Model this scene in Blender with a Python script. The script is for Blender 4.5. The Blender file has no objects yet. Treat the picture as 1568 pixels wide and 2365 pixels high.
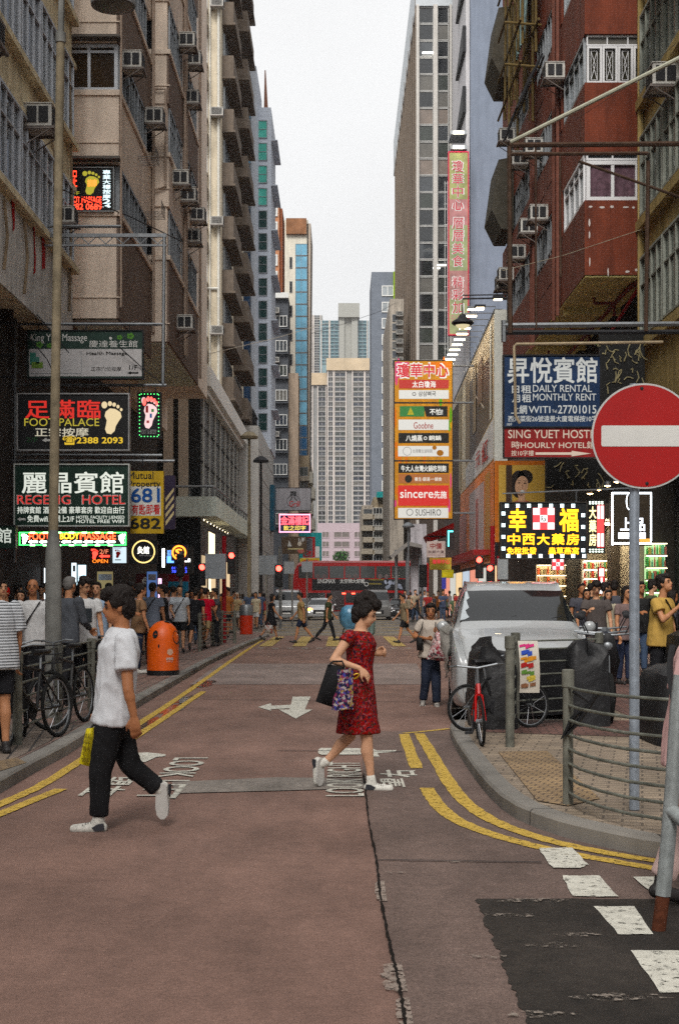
import bpy, bmesh, math, random
import numpy as np
from mathutils import Vector, Matrix, noise
S = bpy.context.scene
COL = S.collection
R = math.radians
random.seed(11)
# ---------------------------------------------------------------- camera
U0, V0, FP, EYE = 784.0, 1375.0, 3285.0, 1.62      # photo measures: centre line, horizon, focal length, eye height
cam = bpy.data.cameras.new('camera')
cam.sensor_fit = 'VERTICAL'; cam.sensor_height = 36.0; cam.lens = 50.0
cam.shift_y = (V0 - 1182.5) / 2365.0
cam.clip_start = 0.1; cam.clip_end = 4000
camo = bpy.data.objects.new('camera', cam); COL.objects.link(camo)
camo.location = (0, 0, EYE); camo.rotation_euler = (R(90), 0, 0)
S.camera = camo
# ---------------------------------------------------------------- sky, sun, exposure
w = bpy.data.worlds.new("World"); S.world = w; w.use_nodes = True
N = w.node_tree.nodes; L = w.node_tree.links
bg = N['Background']
sky = N.new('ShaderNodeTexSky'); sky.sky_type = 'NISHITA'; sky.sun_disc = False
SUN_EL, SUN_AZ = 44, 190
sky.sun_elevation = R(SUN_EL); sky.sun_rotation = R(SUN_AZ)
sky.air_density = 1.0; sky.dust_density = 6.0; sky.ozone_density = 1.0
hs = N.new('ShaderNodeHueSaturation'); hs.inputs['Saturation'].default_value = 0.10
hs.inputs['Value'].default_value = 1.0
cl = N.new('ShaderNodeTexNoise'); cl.inputs['Scale'].default_value = 2.2; cl.inputs['Detail'].default_value = 5
cr = N.new('ShaderNodeMapRange'); cr.inputs[1].default_value = .3; cr.inputs[2].default_value = .7
cr.inputs[3].default_value = .86; cr.inputs[4].default_value = 1.06
mu = N.new('ShaderNodeMix'); mu.data_type = 'RGBA'; mu.blend_type = 'MULTIPLY'; mu.inputs[0].default_value = 1
L.new(sky.outputs[0], hs.inputs['Color']); L.new(cl.outputs[0], cr.inputs[0])
L.new(hs.outputs[0], mu.inputs[6]); L.new(cr.outputs[0], mu.inputs[7])
ov = N.new('ShaderNodeMix'); ov.data_type = 'RGBA'; ov.inputs[0].default_value = .75      # the even cloud layer
ov.inputs[7].default_value = (5.2, 5.22, 5.22, 1)
mu.inputs[6].default_value = (1, 1, 1, 1)
L.remove(mu.inputs[6].links[0]); L.new(hs.outputs[0], ov.inputs[6]); L.new(ov.outputs[2], mu.inputs[6])
L.new(mu.outputs[2], bg.inputs['Color'])
bg.inputs['Strength'].default_value = 0.11
sl = bpy.data.lights.new('sun', 'SUN'); sl.energy = 1.5; sl.angle = R(24); sl.color = (1, .96, .9)
so = bpy.data.objects.new('sun', sl); COL.objects.link(so)
so.rotation_euler = (R(90 - SUN_EL), 0, R(180 - SUN_AZ)); so.location = (0, -20, 60)
S.view_settings.view_transform = 'Standard'; S.view_settings.look = 'None'
S.view_settings.gamma = 1; S.view_settings.exposure = 1.0
cy = S.cycles
cy.use_denoising = False; cy.max_bounces = 5; cy.diffuse_bounces = 3; cy.glossy_bounces = 3
cy.transmission_bounces = 3; cy.sample_clamp_indirect = 4
# ---------------------------------------------------------------- measuring helpers: photo mark + distance -> place
def P(u, v, y): return Vector(((u - U0) / FP * y, y, EYE + (V0 - v) / FP * y))
def PX(u, y): return (u - U0) / FP * y
def PZ(v, y): return EYE + (V0 - v) / FP * y
def G(u, v, z=0.0):
    y = FP * (EYE - z) / (v - V0)
    return Vector((PX(u, y), y, z))
# ---------------------------------------------------------------- materials
MC = {}
def mat(col, rough=.8, metal=0, emit=0, var=.18, scale=5, bump=0, bscale=60, streak=0, spec=.35, coat=0, alpha=1, name=None):
    key = (col, rough, metal, emit, var, scale, bump, bscale, streak, spec, coat, alpha)
    if key in MC: return MC[key]
    if not emit:                                            # film-like richness: pull colours a little away from grey
        lm = sum(col) / 3; col = tuple(max(.002, lm + (c - lm) * 1.22) for c in col)
    m = bpy.data.materials.new(name or 'mat'); m.use_nodes = True
    nt = m.node_tree; b = nt.nodes['Principled BSDF']
    b.inputs['Roughness'].default_value = rough; b.inputs['Metallic'].default_value = metal
    b.inputs['Specular IOR Level'].default_value = spec if spec != .35 else (.08 if rough >= .8 else (.18 if rough >= .6 else .3)); b.inputs['Coat Weight'].default_value = coat
    b.inputs['Alpha'].default_value = alpha
    c4 = (*col, 1)
    b.inputs['Base Color'].default_value = c4
    tc = nt.nodes.new('ShaderNodeNewGeometry')
    if emit:
        b.inputs['Emission Color'].default_value = c4; b.inputs['Emission Strength'].default_value = emit
        b.inputs['Base Color'].default_value = tuple(x * .5 for x in col) + (1,)
    elif var:
        n = nt.nodes.new('ShaderNodeTexNoise'); n.inputs['Scale'].default_value = scale; n.inputs['Detail'].default_value = 6
        n.inputs['Roughness'].default_value = .65
        nt.links.new(tc.outputs['Position'], n.inputs['Vector'])
        r = nt.nodes.new('ShaderNodeMapRange'); r.inputs[1].default_value = .25; r.inputs[2].default_value = .75
        r.inputs[3].default_value = 1 - var; r.inputs[4].default_value = 1 + var
        nt.links.new(n.outputs[0], r.inputs[0])
        x = nt.nodes.new('ShaderNodeMix'); x.data_type = 'RGBA'; x.blend_type = 'MULTIPLY'; x.inputs[0].default_value = 1
        x.inputs[6].default_value = c4; nt.links.new(r.outputs[0], x.inputs[7])
        out = x.outputs[2]
        if streak:
            mp = nt.nodes.new('ShaderNodeMapping'); mp.inputs['Scale'].default_value = (1.9, 1.9, .2)
            nt.links.new(tc.outputs['Position'], mp.inputs['Vector'])
            n2 = nt.nodes.new('ShaderNodeTexNoise'); n2.inputs['Scale'].default_value = 1.6; n2.inputs['Detail'].default_value = 7
            n2.inputs['Roughness'].default_value = .7
            nt.links.new(mp.outputs[0], n2.inputs['Vector'])
            r2 = nt.nodes.new('ShaderNodeMapRange'); r2.inputs[1].default_value = .42; r2.inputs[2].default_value = .68
            r2.inputs[3].default_value = 1; r2.inputs[4].default_value = 1 - streak
            nt.links.new(n2.outputs[0], r2.inputs[0])
            x2 = nt.nodes.new('ShaderNodeMix'); x2.data_type = 'RGBA'; x2.blend_type = 'MULTIPLY'; x2.inputs[0].default_value = 1
            nt.links.new(out, x2.inputs[6]); nt.links.new(r2.outputs[0], x2.inputs[7]); out = x2.outputs[2]
        nt.links.new(out, b.inputs['Base Color'])
    if bump:
        n3 = nt.nodes.new('ShaderNodeTexNoise'); n3.inputs['Scale'].default_value = bscale; n3.inputs['Detail'].default_value = 4
        nt.links.new(tc.outputs['Position'], n3.inputs['Vector'])
        bp = nt.nodes.new('ShaderNodeBump'); bp.inputs['Strength'].default_value = bump; bp.inputs['Distance'].default_value = .02
        nt.links.new(n3.outputs[0], bp.inputs['Height']); nt.links.new(bp.outputs[0], b.inputs['Normal'])
    MC[key] = m
    return m
def lit(col, e): return mat(col, .5, emit=e, var=0)
def glass(col=(.03, .035, .04), rough=.06): return mat(col, rough, var=.35, scale=.9, spec=.6)
STEEL = mat((.2, .21, .22), .45, .7, var=.3, scale=9)
RUST = mat((.055, .036, .027), .85, var=.45, scale=7)
DARK = mat((.018, .018, .02), .6, var=.3)
BLACK = mat((.008, .008, .009), .5, var=.2)
ALU = mat((.45, .47, .5), .45, .3, var=.15)
WHITEP = mat((.62, .62, .6), .5, var=.1)
CHROME = mat((.6, .6, .62), .18, 1, var=.05)
RUBBER = mat((.014, .014, .014), .8, var=.2)
SPLIT = {'drain_pipe', 'soffit_beam', 'bay_pier', 'pier', 'transom', 'soffit_pipe', 'door_seam', 'window_hood', 'peeled_paint', 'crown_core', 'red_cross', 'balcony', 'bag_strap', 'arm', 'window_sill'}
# ---------------------------------------------------------------- mesh builder
class MB:
    def __init__(s, fn=None): s.v = []; s.f = []; s.m = []; s.fn = fn; s.mi = 0; s.ch = []
    def add(s, vs, fs):
        o = len(s.v); s.ch.append((o, len(s.f)))
        s.v += [Vector(s.fn(*p)) if s.fn else Vector(p) for p in vs]
        for f in fs: s.f.append([o + i for i in f]); s.m.append(s.mi)
        return s
    def box(s, x0, y0, z0, x1, y1, z1):
        return s.add([(x, y, z) for z in (z0, z1) for y in (y0, y1) for x in (x0, x1)],
                     [(0, 2, 3, 1), (4, 5, 7, 6), (0, 1, 5, 4), (2, 6, 7, 3), (0, 4, 6, 2), (1, 3, 7, 5)])
    def cbox(s, c, d, rot=None):
        M = rot or Matrix.Identity(3)
        q = [Vector(c) + M @ Vector((x * d[0] / 2, y * d[1] / 2, z * d[2] / 2)) for z in (-1, 1) for y in (-1, 1) for x in (-1, 1)]
        return s.add(q, [(0, 2, 3, 1), (4, 5, 7, 6), (0, 1, 5, 4), (2, 6, 7, 3), (0, 4, 6, 2), (1, 3, 7, 5)])
    def poly(s, pts, d):
        n = len(pts); d = Vector(d)
        vs = [Vector(p) for p in pts] + [Vector(p) + d for p in pts]
        return s.add(vs, [list(range(n))[::-1], list(range(n, 2 * n))] + [(i, (i + 1) % n, n + (i + 1) % n, n + i) for i in range(n)])
    def loft(s, rings, closed=True, caps=True):
        n = len(rings[0]); vs = [p for r in rings for p in r]; fs = []
        for k in range(len(rings) - 1):
            for i in range(n if closed else n - 1):
                j = (i + 1) % n
                fs.append((k * n + i, k * n + j, (k + 1) * n + j, (k + 1) * n + i))
        if caps: fs += [list(range(n))[::-1], list(range((len(rings) - 1) * n, len(rings) * n))]
        return s.add(vs, fs)
    def tube(s, pts, r, n=8, closed=False, flat=1.0):
        pts = [Vector(p) for p in pts]; K = len(pts)
        rs = r if isinstance(r, (list, tuple)) else [r] * K
        rings = []; up = None
        for i, p in enumerate(pts):
            a = pts[(i - 1) % K] if (closed or i > 0) else p; b = pts[(i + 1) % K] if (closed or i < K - 1) else p
            t = (b - a)
            t = t.normalized() if t.length > 1e-9 else Vector((0, 0, 1))
            if up is None: up = Vector((0, 0, 1)) if abs(t.z) < .9 else Vector((0, 1, 0))
            x = up.cross(t)
            if x.length < 1e-6: x = Vector((1, 0, 0)).cross(t)
            x.normalize(); y = t.cross(x); up = y
            rings.append([p + (x * math.cos(q) + y * math.sin(q) * flat) * rs[i] for q in (2 * math.pi * k / n for k in range(n))])
        if closed: rings.append(rings[0]); return s.loft(rings, caps=False)
        return s.loft(rings)
    def lathe(s, prof, c=(0, 0, 0), n=16, axis='z'):
        c = Vector(c); rings = []
        for r, h in prof:
            ring = []
            for k in range(n):
                q = 2 * math.pi * k / n; a, b = max(r, 1e-4) * math.cos(q), max(r, 1e-4) * math.sin(q)
                ring.append(c + Vector({'z': (a, b, h), 'y': (a, h, b), 'x': (h, a, b)}[axis]))
            rings.append(ring)
        return s.loft(rings)
    def ell(s, c, r, nu=12, nv=8, rot=None):
        c = Vector(c); rings = []
        for j in range(nv + 1):
            t = math.pi * j / nv; ring = []
            for k in range(nu):
                q = 2 * math.pi * k / nu; st = max(math.sin(t), 1e-3)
                p = Vector((r[0] * st * math.cos(q), r[1] * st * math.sin(q), -r[2] * math.cos(t)))
                ring.append(c + (rot @ p if rot else p))
            rings.append(ring)
        return s.loft(rings)
    def mesh(s, name, org=Vector((0, 0, 0)), recalc=True):
        me = bpy.data.meshes.new(name)
        me.from_pydata([v - org for v in s.v], [], s.f); me.update()
        me.polygons.foreach_set('material_index', s.m)
        if recalc:
            bm = bmesh.new(); bm.from_mesh(me); bmesh.ops.recalc_face_normals(bm, faces=bm.faces); bm.to_mesh(me); bm.free()
        return me
    def build(s, name, mats, parent=None, smooth=False, bevel=0, recalc=True):
        if name in SPLIT and len(s.ch) > 1:          # separate pieces become separate objects
            e = s.ch[1:] + [(len(s.v), len(s.f))]; out = None
            for (v0, f0), (v1, f1) in zip(s.ch, e):
                q = MB(); q.v = s.v[v0:v1]; q.f = [[i - v0 for i in f] for f in s.f[f0:f1]]; q.m = s.m[f0:f1]
                out = q.build(name, mats, parent, smooth, bevel, recalc)
            return out
        if parent is not None: org = ORG.get(parent.name, Vector((0, 0, 0)))
        elif s.v:
            org = Vector((sum(v.x for v in s.v) / len(s.v), sum(v.y for v in s.v) / len(s.v), min(v.z for v in s.v)))
        else: org = Vector((0, 0, 0))
        me = s.mesh(name, org, recalc)
        o = bpy.data.objects.new(name, me); COL.objects.link(o)
        for m in (mats if isinstance(mats, (list, tuple)) else [mats]): me.materials.append(m)
        if parent is not None: o.parent = parent
        else: o.location = org
        ORG[o.name] = org
        if smooth:
            me.polygons.foreach_set('use_smooth', [True] * len(me.polygons))
            me.set_sharp_from_angle(angle=R(smooth if smooth > 1 else 40))
        if bevel:
            b = o.modifiers.new('bevel', 'BEVEL'); b.width = bevel; b.segments = 2; b.limit_method = 'ANGLE'; b.angle_limit = R(40)
        return o
ORG = {}
def tag(o, label=None, cat=None, group=None, kind=None):
    if label: o['label'] = label
    if cat: o['category'] = cat
    if group: o['group'] = group
    if kind: o['kind'] = kind
    return o
def thing(name, label, cat, loc=(0, 0, 0), group=None, rz=None):
    o = bpy.data.objects.new(name, None); COL.objects.link(o); o.empty_display_size = .2
    o.location = loc
    ORG[o.name] = Vector(loc) if rz is None else Vector((0, 0, 0))
    if rz is not None: o.rotation_euler = (0, 0, rz)
    return tag(o, label, cat, group)
def dup(root, loc, rz=0, label=None, group=None, parent=None, scale=None):
    def cp(o, par):
        c = o.copy(); COL.objects.link(c); c.parent = par
        for ch in kids.get(o, ()): cp(ch, c)
        return c
    kids = {}
    stack = [root]
    while stack:
        o = stack.pop(); kids[o] = list(o.children); stack += kids[o]
    c = cp(root, parent); c.location = loc; c.rotation_euler = (0, 0, rz)
    if scale: c.scale = scale
    if label: c['label'] = label
    if group: c['group'] = group
    return c
# ---------------------------------------------------------------- lettering
TX = {}
def glyph(s, bold=0.0):
    k = (s, bold)
    if k not in TX:
        cu = bpy.data.curves.new('lettering', 'FONT'); cu.body = s; cu.offset = bold; cu.resolution_u = 3
        ob = bpy.data.objects.new('lettering', cu); me = bpy.data.meshes.new_from_object(ob)
        vs = [(v.co.x, v.co.y) for v in me.vertices]; fs = [list(p.vertices) for p in me.polygons]
        bpy.data.objects.remove(ob); bpy.data.curves.remove(cu); bpy.data.meshes.remove(me)
        x0 = min(v[0] for v in vs); x1 = max(v[0] for v in vs); y0 = min(v[1] for v in vs); y1 = max(v[1] for v in vs)
        TX[k] = ([((x - x0) / (x1 - x0), (y - y0) / (y1 - y0)) for x, y in vs], fs, (x1 - x0) / (y1 - y0))
    return TX[k]
def txt(mb, s, box, fn, bold=0.0, vert=False):
    """write s so that it fills box=(a0,b0,a1,b1); fn(a,b)->place, b grows downwards"""
    a0, b0, a1, b1 = box
    if vert:
        n = len(s); h = (b1 - b0) / n
        for i, c in enumerate(s):
            if c != ' ': txt(mb, c, (a0, b0 + h * (i + .06), a1, b0 + h * (i + .94)), fn, bold)
        return
    vs, fs, asp = glyph(s, 0)
    o, e1, e2 = (Vector(fn(*q)) for q in ((a0, b0), (a1, b0), (a0, b1))); nr = (e2 - o).cross(e1 - o); nr.normalize()
    k = bold * .55 * (b1 - b0); kx = k * (1 if abs(e1.x - o.x) + abs(e1.y - o.y) > 0 else 1) * ((a1 - a0) / (b1 - b0) / asp)
    sh = ((0, 0),) if bold < .008 else ((-kx, -k), (kx, -k), (-kx, k), (kx, k))
    for i, (dx, dy) in enumerate(sh):      # a heavier stroke is laid on in thin coats
        mb.add([Vector(fn(a0 + x * (a1 - a0) + dx, b1 - y * (b1 - b0) + dy)) + nr * (.0007 * i) for x, y in vs], fs)
def dash(mb, pts, fn):
    mb.add([fn(*p) for p in pts], [list(range(len(pts)))])
def disc(mb, c, r, fn, n=18, ry=None, rot=0):
    ry = ry or r; ca, sa = math.cos(rot), math.sin(rot)
    dash(mb, [(c[0] + r * math.cos(q) * ca - ry * math.sin(q) * sa, c[1] + r * math.cos(q) * sa + ry * math.sin(q) * ca) for q in (2 * math.pi * k / n for k in range(n))], fn)
def ringd(mb, c, r, t, fn, n=24, ry=None):
    ry = ry or r
    o = [(c[0] + r * math.cos(2 * math.pi * k / n), c[1] + ry * math.sin(2 * math.pi * k / n)) for k in range(n)]
    i = [(c[0] + (r - t) * math.cos(2 * math.pi * k / n), c[1] + (ry - t) * math.sin(2 * math.pi * k / n)) for k in range(n)]
    mb.add([fn(*p) for p in o + i], [(k, (k + 1) % n, n + (k + 1) % n, n + k) for k in range(n)])
def foot(mb, box, fn, flip=False):
    """a bare footprint with five toes"""
    a0, b0, a1, b1 = box
    f = lambda x, y: ((a1 - x * (a1 - a0)) if flip else (a0 + x * (a1 - a0)), b0 + y * (b1 - b0))
    sole = [(.2, .32), (.4, .22), (.65, .24), (.9, .34), (.95, .48), (.8, .62), (.68, .75), (.62, .9), (.45, 1), (.25, .97), (.17, .85), (.22, .7), (.25, .58), (.15, .45)]
    dash(mb, [f(*p) for p in sole], fn)
    for x, y, r in ((.14, .12, .14), (.4, .08, .1), (.6, .11, .085), (.78, .17, .075), (.93, .26, .065)):
        disc(mb, f(x, y), r * abs(a1 - a0), fn, 12, r * (b1 - b0) * .75)
# ================================================================ ground, road, pavements, paint
def paving(c1, c2, mortar, bw, bh, rot=0, m=.012):
    mm = bpy.data.materials.new('paving'); mm.use_nodes = True; nt = mm.node_tree; b = nt.nodes['Principled BSDF']
    g = nt.nodes.new('ShaderNodeNewGeometry'); mp = nt.nodes.new('ShaderNodeMapping'); mp.inputs['Rotation'].default_value = (0, 0, R(rot))
    nt.links.new(g.outputs['Position'], mp.inputs['Vector'])
    t = nt.nodes.new('ShaderNodeTexBrick'); t.inputs['Scale'].default_value = 1
    t.inputs['Color1'].default_value = (*c1, 1); t.inputs['Color2'].default_value = (*c2, 1); t.inputs['Mortar'].default_value = (*mortar, 1)
    t.inputs['Brick Width'].default_value = bw; t.inputs['Row Height'].default_value = bh; t.inputs['Mortar Size'].default_value = m
    nt.links.new(mp.outputs[0], t.inputs['Vector'])
    n = nt.nodes.new('ShaderNodeTexNoise'); n.inputs['Scale'].default_value = 1.3; n.inputs['Detail'].default_value = 7
    nt.links.new(g.outputs['Position'], n.inputs['Vector'])
    r = nt.nodes.new('ShaderNodeMapRange'); r.inputs[1].default_value = .3; r.inputs[2].default_value = .7; r.inputs[3].default_value = .62; r.inputs[4].default_value = 1.25
    nt.links.new(n.outputs[0], r.inputs[0])
    x = nt.nodes.new('ShaderNodeMix'); x.data_type = 'RGBA'; x.blend_type = 'MULTIPLY'; x.inputs[0].default_value = 1
    nt.links.new(t.outputs['Color'], x.inputs[6]); nt.links.new(r.outputs[0], x.inputs[7])
    nt.links.new(x.outputs[2], b.inputs['Base Color']); b.inputs['Roughness'].default_value = .75
    bp = nt.nodes.new('ShaderNodeBump'); bp.inputs['Strength'].default_value = .5; bp.inputs['Distance'].default_value = .01; bp.invert = True
    nt.links.new(t.outputs['Fac'], bp.inputs['Height']); nt.links.new(bp.outputs[0], b.inputs['Normal'])
    return mm
def asphalt(col, var=.25, speck=.5, rough=.8, wet=0):
    mm = bpy.data.materials.new('asphalt'); mm.use_nodes = True; nt = mm.node_tree; b = nt.nodes['Principled BSDF']
    g = nt.nodes.new('ShaderNodeNewGeometry')
    out = None
    prev = None
    for sc, lo, hi, a, bb, st in ((.45, .3, .7, 1 - var, 1 + var, (1, 1, 1)), (1.7, .35, .7, 1 + var * .5, 1 - var * .8, (1.6, .5, 1)), (9, .3, .7, 1 - var * .5, 1 + var * .5, (1, 1, 1)), (42, .3, .7, .8, 1.2, (1, 1, 1)), (160, .32, .7, 1 - speck, 1 + speck, (1, 1, 1))):
        mp = nt.nodes.new('ShaderNodeMapping'); mp.inputs['Scale'].default_value = st
        nt.links.new(g.outputs['Position'], mp.inputs['Vector'])
        n = nt.nodes.new('ShaderNodeTexNoise'); n.inputs['Scale'].default_value = sc; n.inputs['Detail'].default_value = 6; n.inputs['Roughness'].default_value = .6
        nt.links.new(mp.outputs[0], n.inputs['Vector'])
        r = nt.nodes.new('ShaderNodeMapRange'); r.inputs[1].default_value = lo; r.inputs[2].default_value = hi; r.inputs[3].default_value = a; r.inputs[4].default_value = bb
        nt.links.new(n.outputs[0], r.inputs[0])
        x = nt.nodes.new('ShaderNodeMix'); x.data_type = 'RGBA'; x.blend_type = 'MULTIPLY'; x.inputs[0].default_value = 1
        if prev is None: x.inputs[6].default_value = (*col, 1)
        else: nt.links.new(prev, x.inputs[6])
        nt.links.new(r.outputs[0], x.inputs[7]); prev = x.outputs[2]
        last = n
    nt.links.new(prev, b.inputs['Base Color'])
    b.inputs['Roughness'].default_value = rough; b.inputs['Specular IOR Level'].default_value = .3
    bp = nt.nodes.new('ShaderNodeBump'); bp.inputs['Strength'].default_value = .35; bp.inputs['Distance'].default_value = .006
    nt.links.new(last.outputs[0], bp.inputs['Height']); nt.links.new(bp.outputs[0], b.inputs['Normal'])
    return mm
def structure(name, mb, m, **k): return tag(mb.build(name, m, **k), kind='structure')
def sheet(name, pts, z, m):
    b = MB(); b.add([(p[0], p[1], z) for p in pts], [list(range(len(pts)))]); return structure(name, b, m)
random.seed(5)
def fine(pts, n):
    out = []
    for i in range(len(pts) - 1):
        for k in range(n):
            t = k / n; out.append(Vector(pts[i]).lerp(Vector(pts[i + 1]), t))
    return out + [Vector(pts[-1])]
sheet('ground', [(-400, -120), (400, -120), (400, 1200), (-400, 1200)], -.05, mat((.12, .115, .11), .9, scale=.2))
ROADM = asphalt((.172, .102, .081), .24)
sheet('road', [(-60, -30), (60, -30), (60, 126), (-60, 126)], 0, ROADM)
sheet('far_road', [(-5, 126), (4, 126), (4, 520), (-5, 520)], 0, asphalt((.13, .12, .115)))
GREYA = asphalt((.15, .135, .12), .25)
sheet('road_junction', [(-60, 57), (60, 57), (60, 125), (-60, 125)], .004, GREYA)
crack = [(838, 1790), (843, 1840), (852, 1900), (866, 1990), (876, 2080), (892, 2160), (905, 2230), (918, 2290), (935, 2365), (970, 2560)]
sheet('road_strip', [G(*p) for p in crack] + [(12, 3.2), (12, 17), (1.3, 17), G(836, 1690)], .004, asphalt((.125, .086, .073), .28))
sheet('dark_road_patch', [p + Vector((random.uniform(-.012, .012), random.uniform(-.012, .012), 0)) for p in fine([G(2000, 2082), G(1100, 2078), G(1122, 2140), G(1152, 2200), G(1180, 2280), G(1222, 2370), G(1300, 2560), Vector((9, 3.3, 0))], 12)], .008, asphalt((.024, .019, .0155), .55, .6))
sheet('pale_road_patch', [G(505, 1533), G(962, 1533), G(985, 1581), G(440, 1581)], .004, asphalt((.2, .155, .14), .25))
sheet('pale_repair_strip', [G(398, 1808), G(640, 1797), G(840, 1800), G(845, 1822), G(640, 1828), G(404, 1834)], .008, asphalt((.2, .175, .155), .35))
for k, (a, b_) in enumerate((((470, 1616), (960, 1622)), ((640, 1735), (930, 1738)))):
    p, q = G(*a), G(*b_)
    sheet('road_joint', [(p.x, p.y), (q.x, q.y), (q.x, q.y + .03), (p.x, p.y + .03)], .01, DARK)
def paintm(col, wear=.45):
    m = mat(col, .75, var=.22, scale=11, bump=.2, bscale=90); m = m.copy(); nt = m.node_tree; bs = nt.nodes['Principled BSDF']
    g = nt.nodes.new('ShaderNodeNewGeometry'); n = nt.nodes.new('ShaderNodeTexNoise'); n.inputs['Scale'].default_value = 26; n.inputs['Detail'].default_value = 7
    n.inputs['Roughness'].default_value = .75
    nt.links.new(g.outputs['Position'], n.inputs['Vector'])
    r = nt.nodes.new('ShaderNodeMapRange'); r.inputs[1].default_value = wear - .05; r.inputs[2].default_value = wear + .04
    nt.links.new(n.outputs[0], r.inputs[0]); nt.links.new(r.outputs[0], bs.inputs['Alpha'])
    return m
CEM = paintm((.25, .21, .185), .47)
ck = fine([G(*p) + Vector((random.uniform(-.012, .012), 0, 0)) for p in crack], 14)
b = MB(); lft = [(p.x - random.uniform(.002, .012), p.y, .0125) for p in ck]; rgt = [(p.x + random.uniform(.002, .011), p.y, .0125) for p in ck]
n = len(ck)
b.add(lft + rgt, [(i, i + 1, n + i + 1, n + i) for i in range(n - 1)])
structure('road_crack', b, mat((.012, .01, .009), .9))
for lo, hi, wd in ((84, 100, .07), (50, 58, .03), (102, 114, .03)):
    seg = ck[lo:hi]; k = len(seg)
    if k < 2: continue
    b = MB(); o_ = [(p.x - wd * random.uniform(.7, 1.1) * min(1, i + .3, k - i - .7), p.y, .0105) for i, p in enumerate(seg)]
    b.add(o_ + [(p.x + .03, p.y, .0105) for p in seg], [(i, i + 1, k + i + 1, k + i) for i in range(k - 1)])
    structure('cement_patch', b, CEM)
p_, q_ = G(868, 1990), G(1250, 1996)
sheet('cross_joint', [(p_.x, p_.y), (q_.x, q_.y), (q_.x, q_.y + .02), (p_.x, p_.y + .02)], .0125, DARK)
# pavements: raised slabs with a kerb stone edge
def slab(name, kerb, back, m, kw=.16, h=.12):
    kerb = [Vector((p[0], p[1], 0)) for p in kerb]
    inner = []
    for i, p in enumerate(kerb):
        a = kerb[max(i - 1, 0)]; c = kerb[min(i + 1, len(kerb) - 1)]
        t = (c - a).normalized(); nrm = Vector((-t.y, t.x, 0)); inner.append(p + nrm * kw * SIDE)
    b = MB(); k = len(kerb)
    vs = [(p.x, p.y, -.04) for p in kerb] + [(p.x, p.y, h - .02) for p in kerb] + [(p.x + (q.x - p.x) * .12, p.y + (q.y - p.y) * .12, h) for p, q in zip(kerb, inner)] + [(q.x, q.y, h) for q in inner] + [(q.x, q.y, -.04) for q in inner]
    fs = []
    for r in range(4):
        for i in range(k - 1): fs.append((r * k + i, r * k + i + 1, (r + 1) * k + i + 1, (r + 1) * k + i))
    b.add(vs, fs); structure(name + '_kerb', b, KERBM)
    pts = inner + [Vector((p[0], p[1], 0)) for p in back]
    b = MB(); b.add([(p.x, p.y, h - .004) for p in pts], [list(range(len(pts)))])
    return structure(name, b, m)
KERBM = paving((.2, .185, .165), (.16, .15, .135), (.06, .055, .05), 1.0, 5.0, 0, .012)
SIDE = 1
lk = [(-30, 5.6), (-9, 6.4), (-5, 7.4), (-3.6, 8.8), (-3.0, 10.3)] + [tuple(G(*p)[:2]) for p in ((0, 1834), (80, 1786), (150, 1748))] + [tuple(G(*p)[:2]) for p in ((332, 1627), (420, 1574), (483, 1536), (540, 1508), (576, 1491), (610, 1477))] + [(-2.75, 56), (-3.2, 58.5), (-4.2, 60.5), (-6, 61.5), (-60, 62)]
PAVE_L = paving((.2, .125, .1), (.155, .1, .082), (.06, .04, .035), .42, .21, 90)
slab('left_pavement', lk, [(-60, 5)], PAVE_L)
sheet('near_paving', [(-30, 6.2), (-9, 6.9), (-5.1, 7.8), (-3.8, 9.1), (-3.2, 10.5), (-2.98, 11.8), (-2.98, 16.5), (-12, 16.5)], .1205, paving((.19, .145, .115), (.14, .11, .09), (.04, .033, .03), .3, .15, 82))
SIDE = -1
rk = [(3.4, 56), (3.4, 17.25), (1.45, 17.25)] + [tuple(G(*p)[:2]) for p in ((1036, 1690), (1048, 1726), (1080, 1777), (1117, 1830), (1171, 1884), (1261, 1924), (1369, 1953), (1520, 1985))] + [(3.0, 7.9), (5, 7.4), (30, 6.8)]
rk = rk[::-1]; SIDE = 1
rk2 = rk
def smooth_line(pts):
    out = [pts[0]]
    for a, c in zip(pts, pts[1:]): out += [(a[0] * .75 + c[0] * .25, a[1] * .75 + c[1] * .25), (a[0] * .25 + c[0] * .75, a[1] * .25 + c[1] * .75)]
    return out + [pts[-1]]
SIDE = -1
slab('right_pavement', smooth_line(rk), [(4.5, 58), (60, 58), (60, 6.6)], paving((.27, .21, .15), (.2, .155, .115), (.1, .078, .058), .26, .13, 12, .009))
sheet('red_paving', [(1.62, 15.6), (3.6, 14.9), (9, 14.3), (9, 55.5), (3.6, 55.5), (3.6, 17.08), (1.6, 17.08)], .1205, paving((.15, .07, .055), (.12, .06, .05), (.04, .025, .02), .2, .1, 4))
sheet('tactile_paving', [G(1150, 1737, .12), G(1263, 1735, .12), G(1385, 1845, .12), G(1310, 1862, .12), G(1240, 1850, .12)], .1246, paving((.27, .18, .09), (.23, .155, .085), (.09, .06, .04), .1, .1, 18, .008))
sheet('tactile_paving', [G(-60, 1798, .12), G(0, 1782, .12), G(62, 1762, .12), G(38, 1750, .12), G(-60, 1772, .12)], .1246, paving((.27, .18, .09), (.22, .15, .08), (.08, .055, .04), .1, .1, 10, .008))
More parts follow.
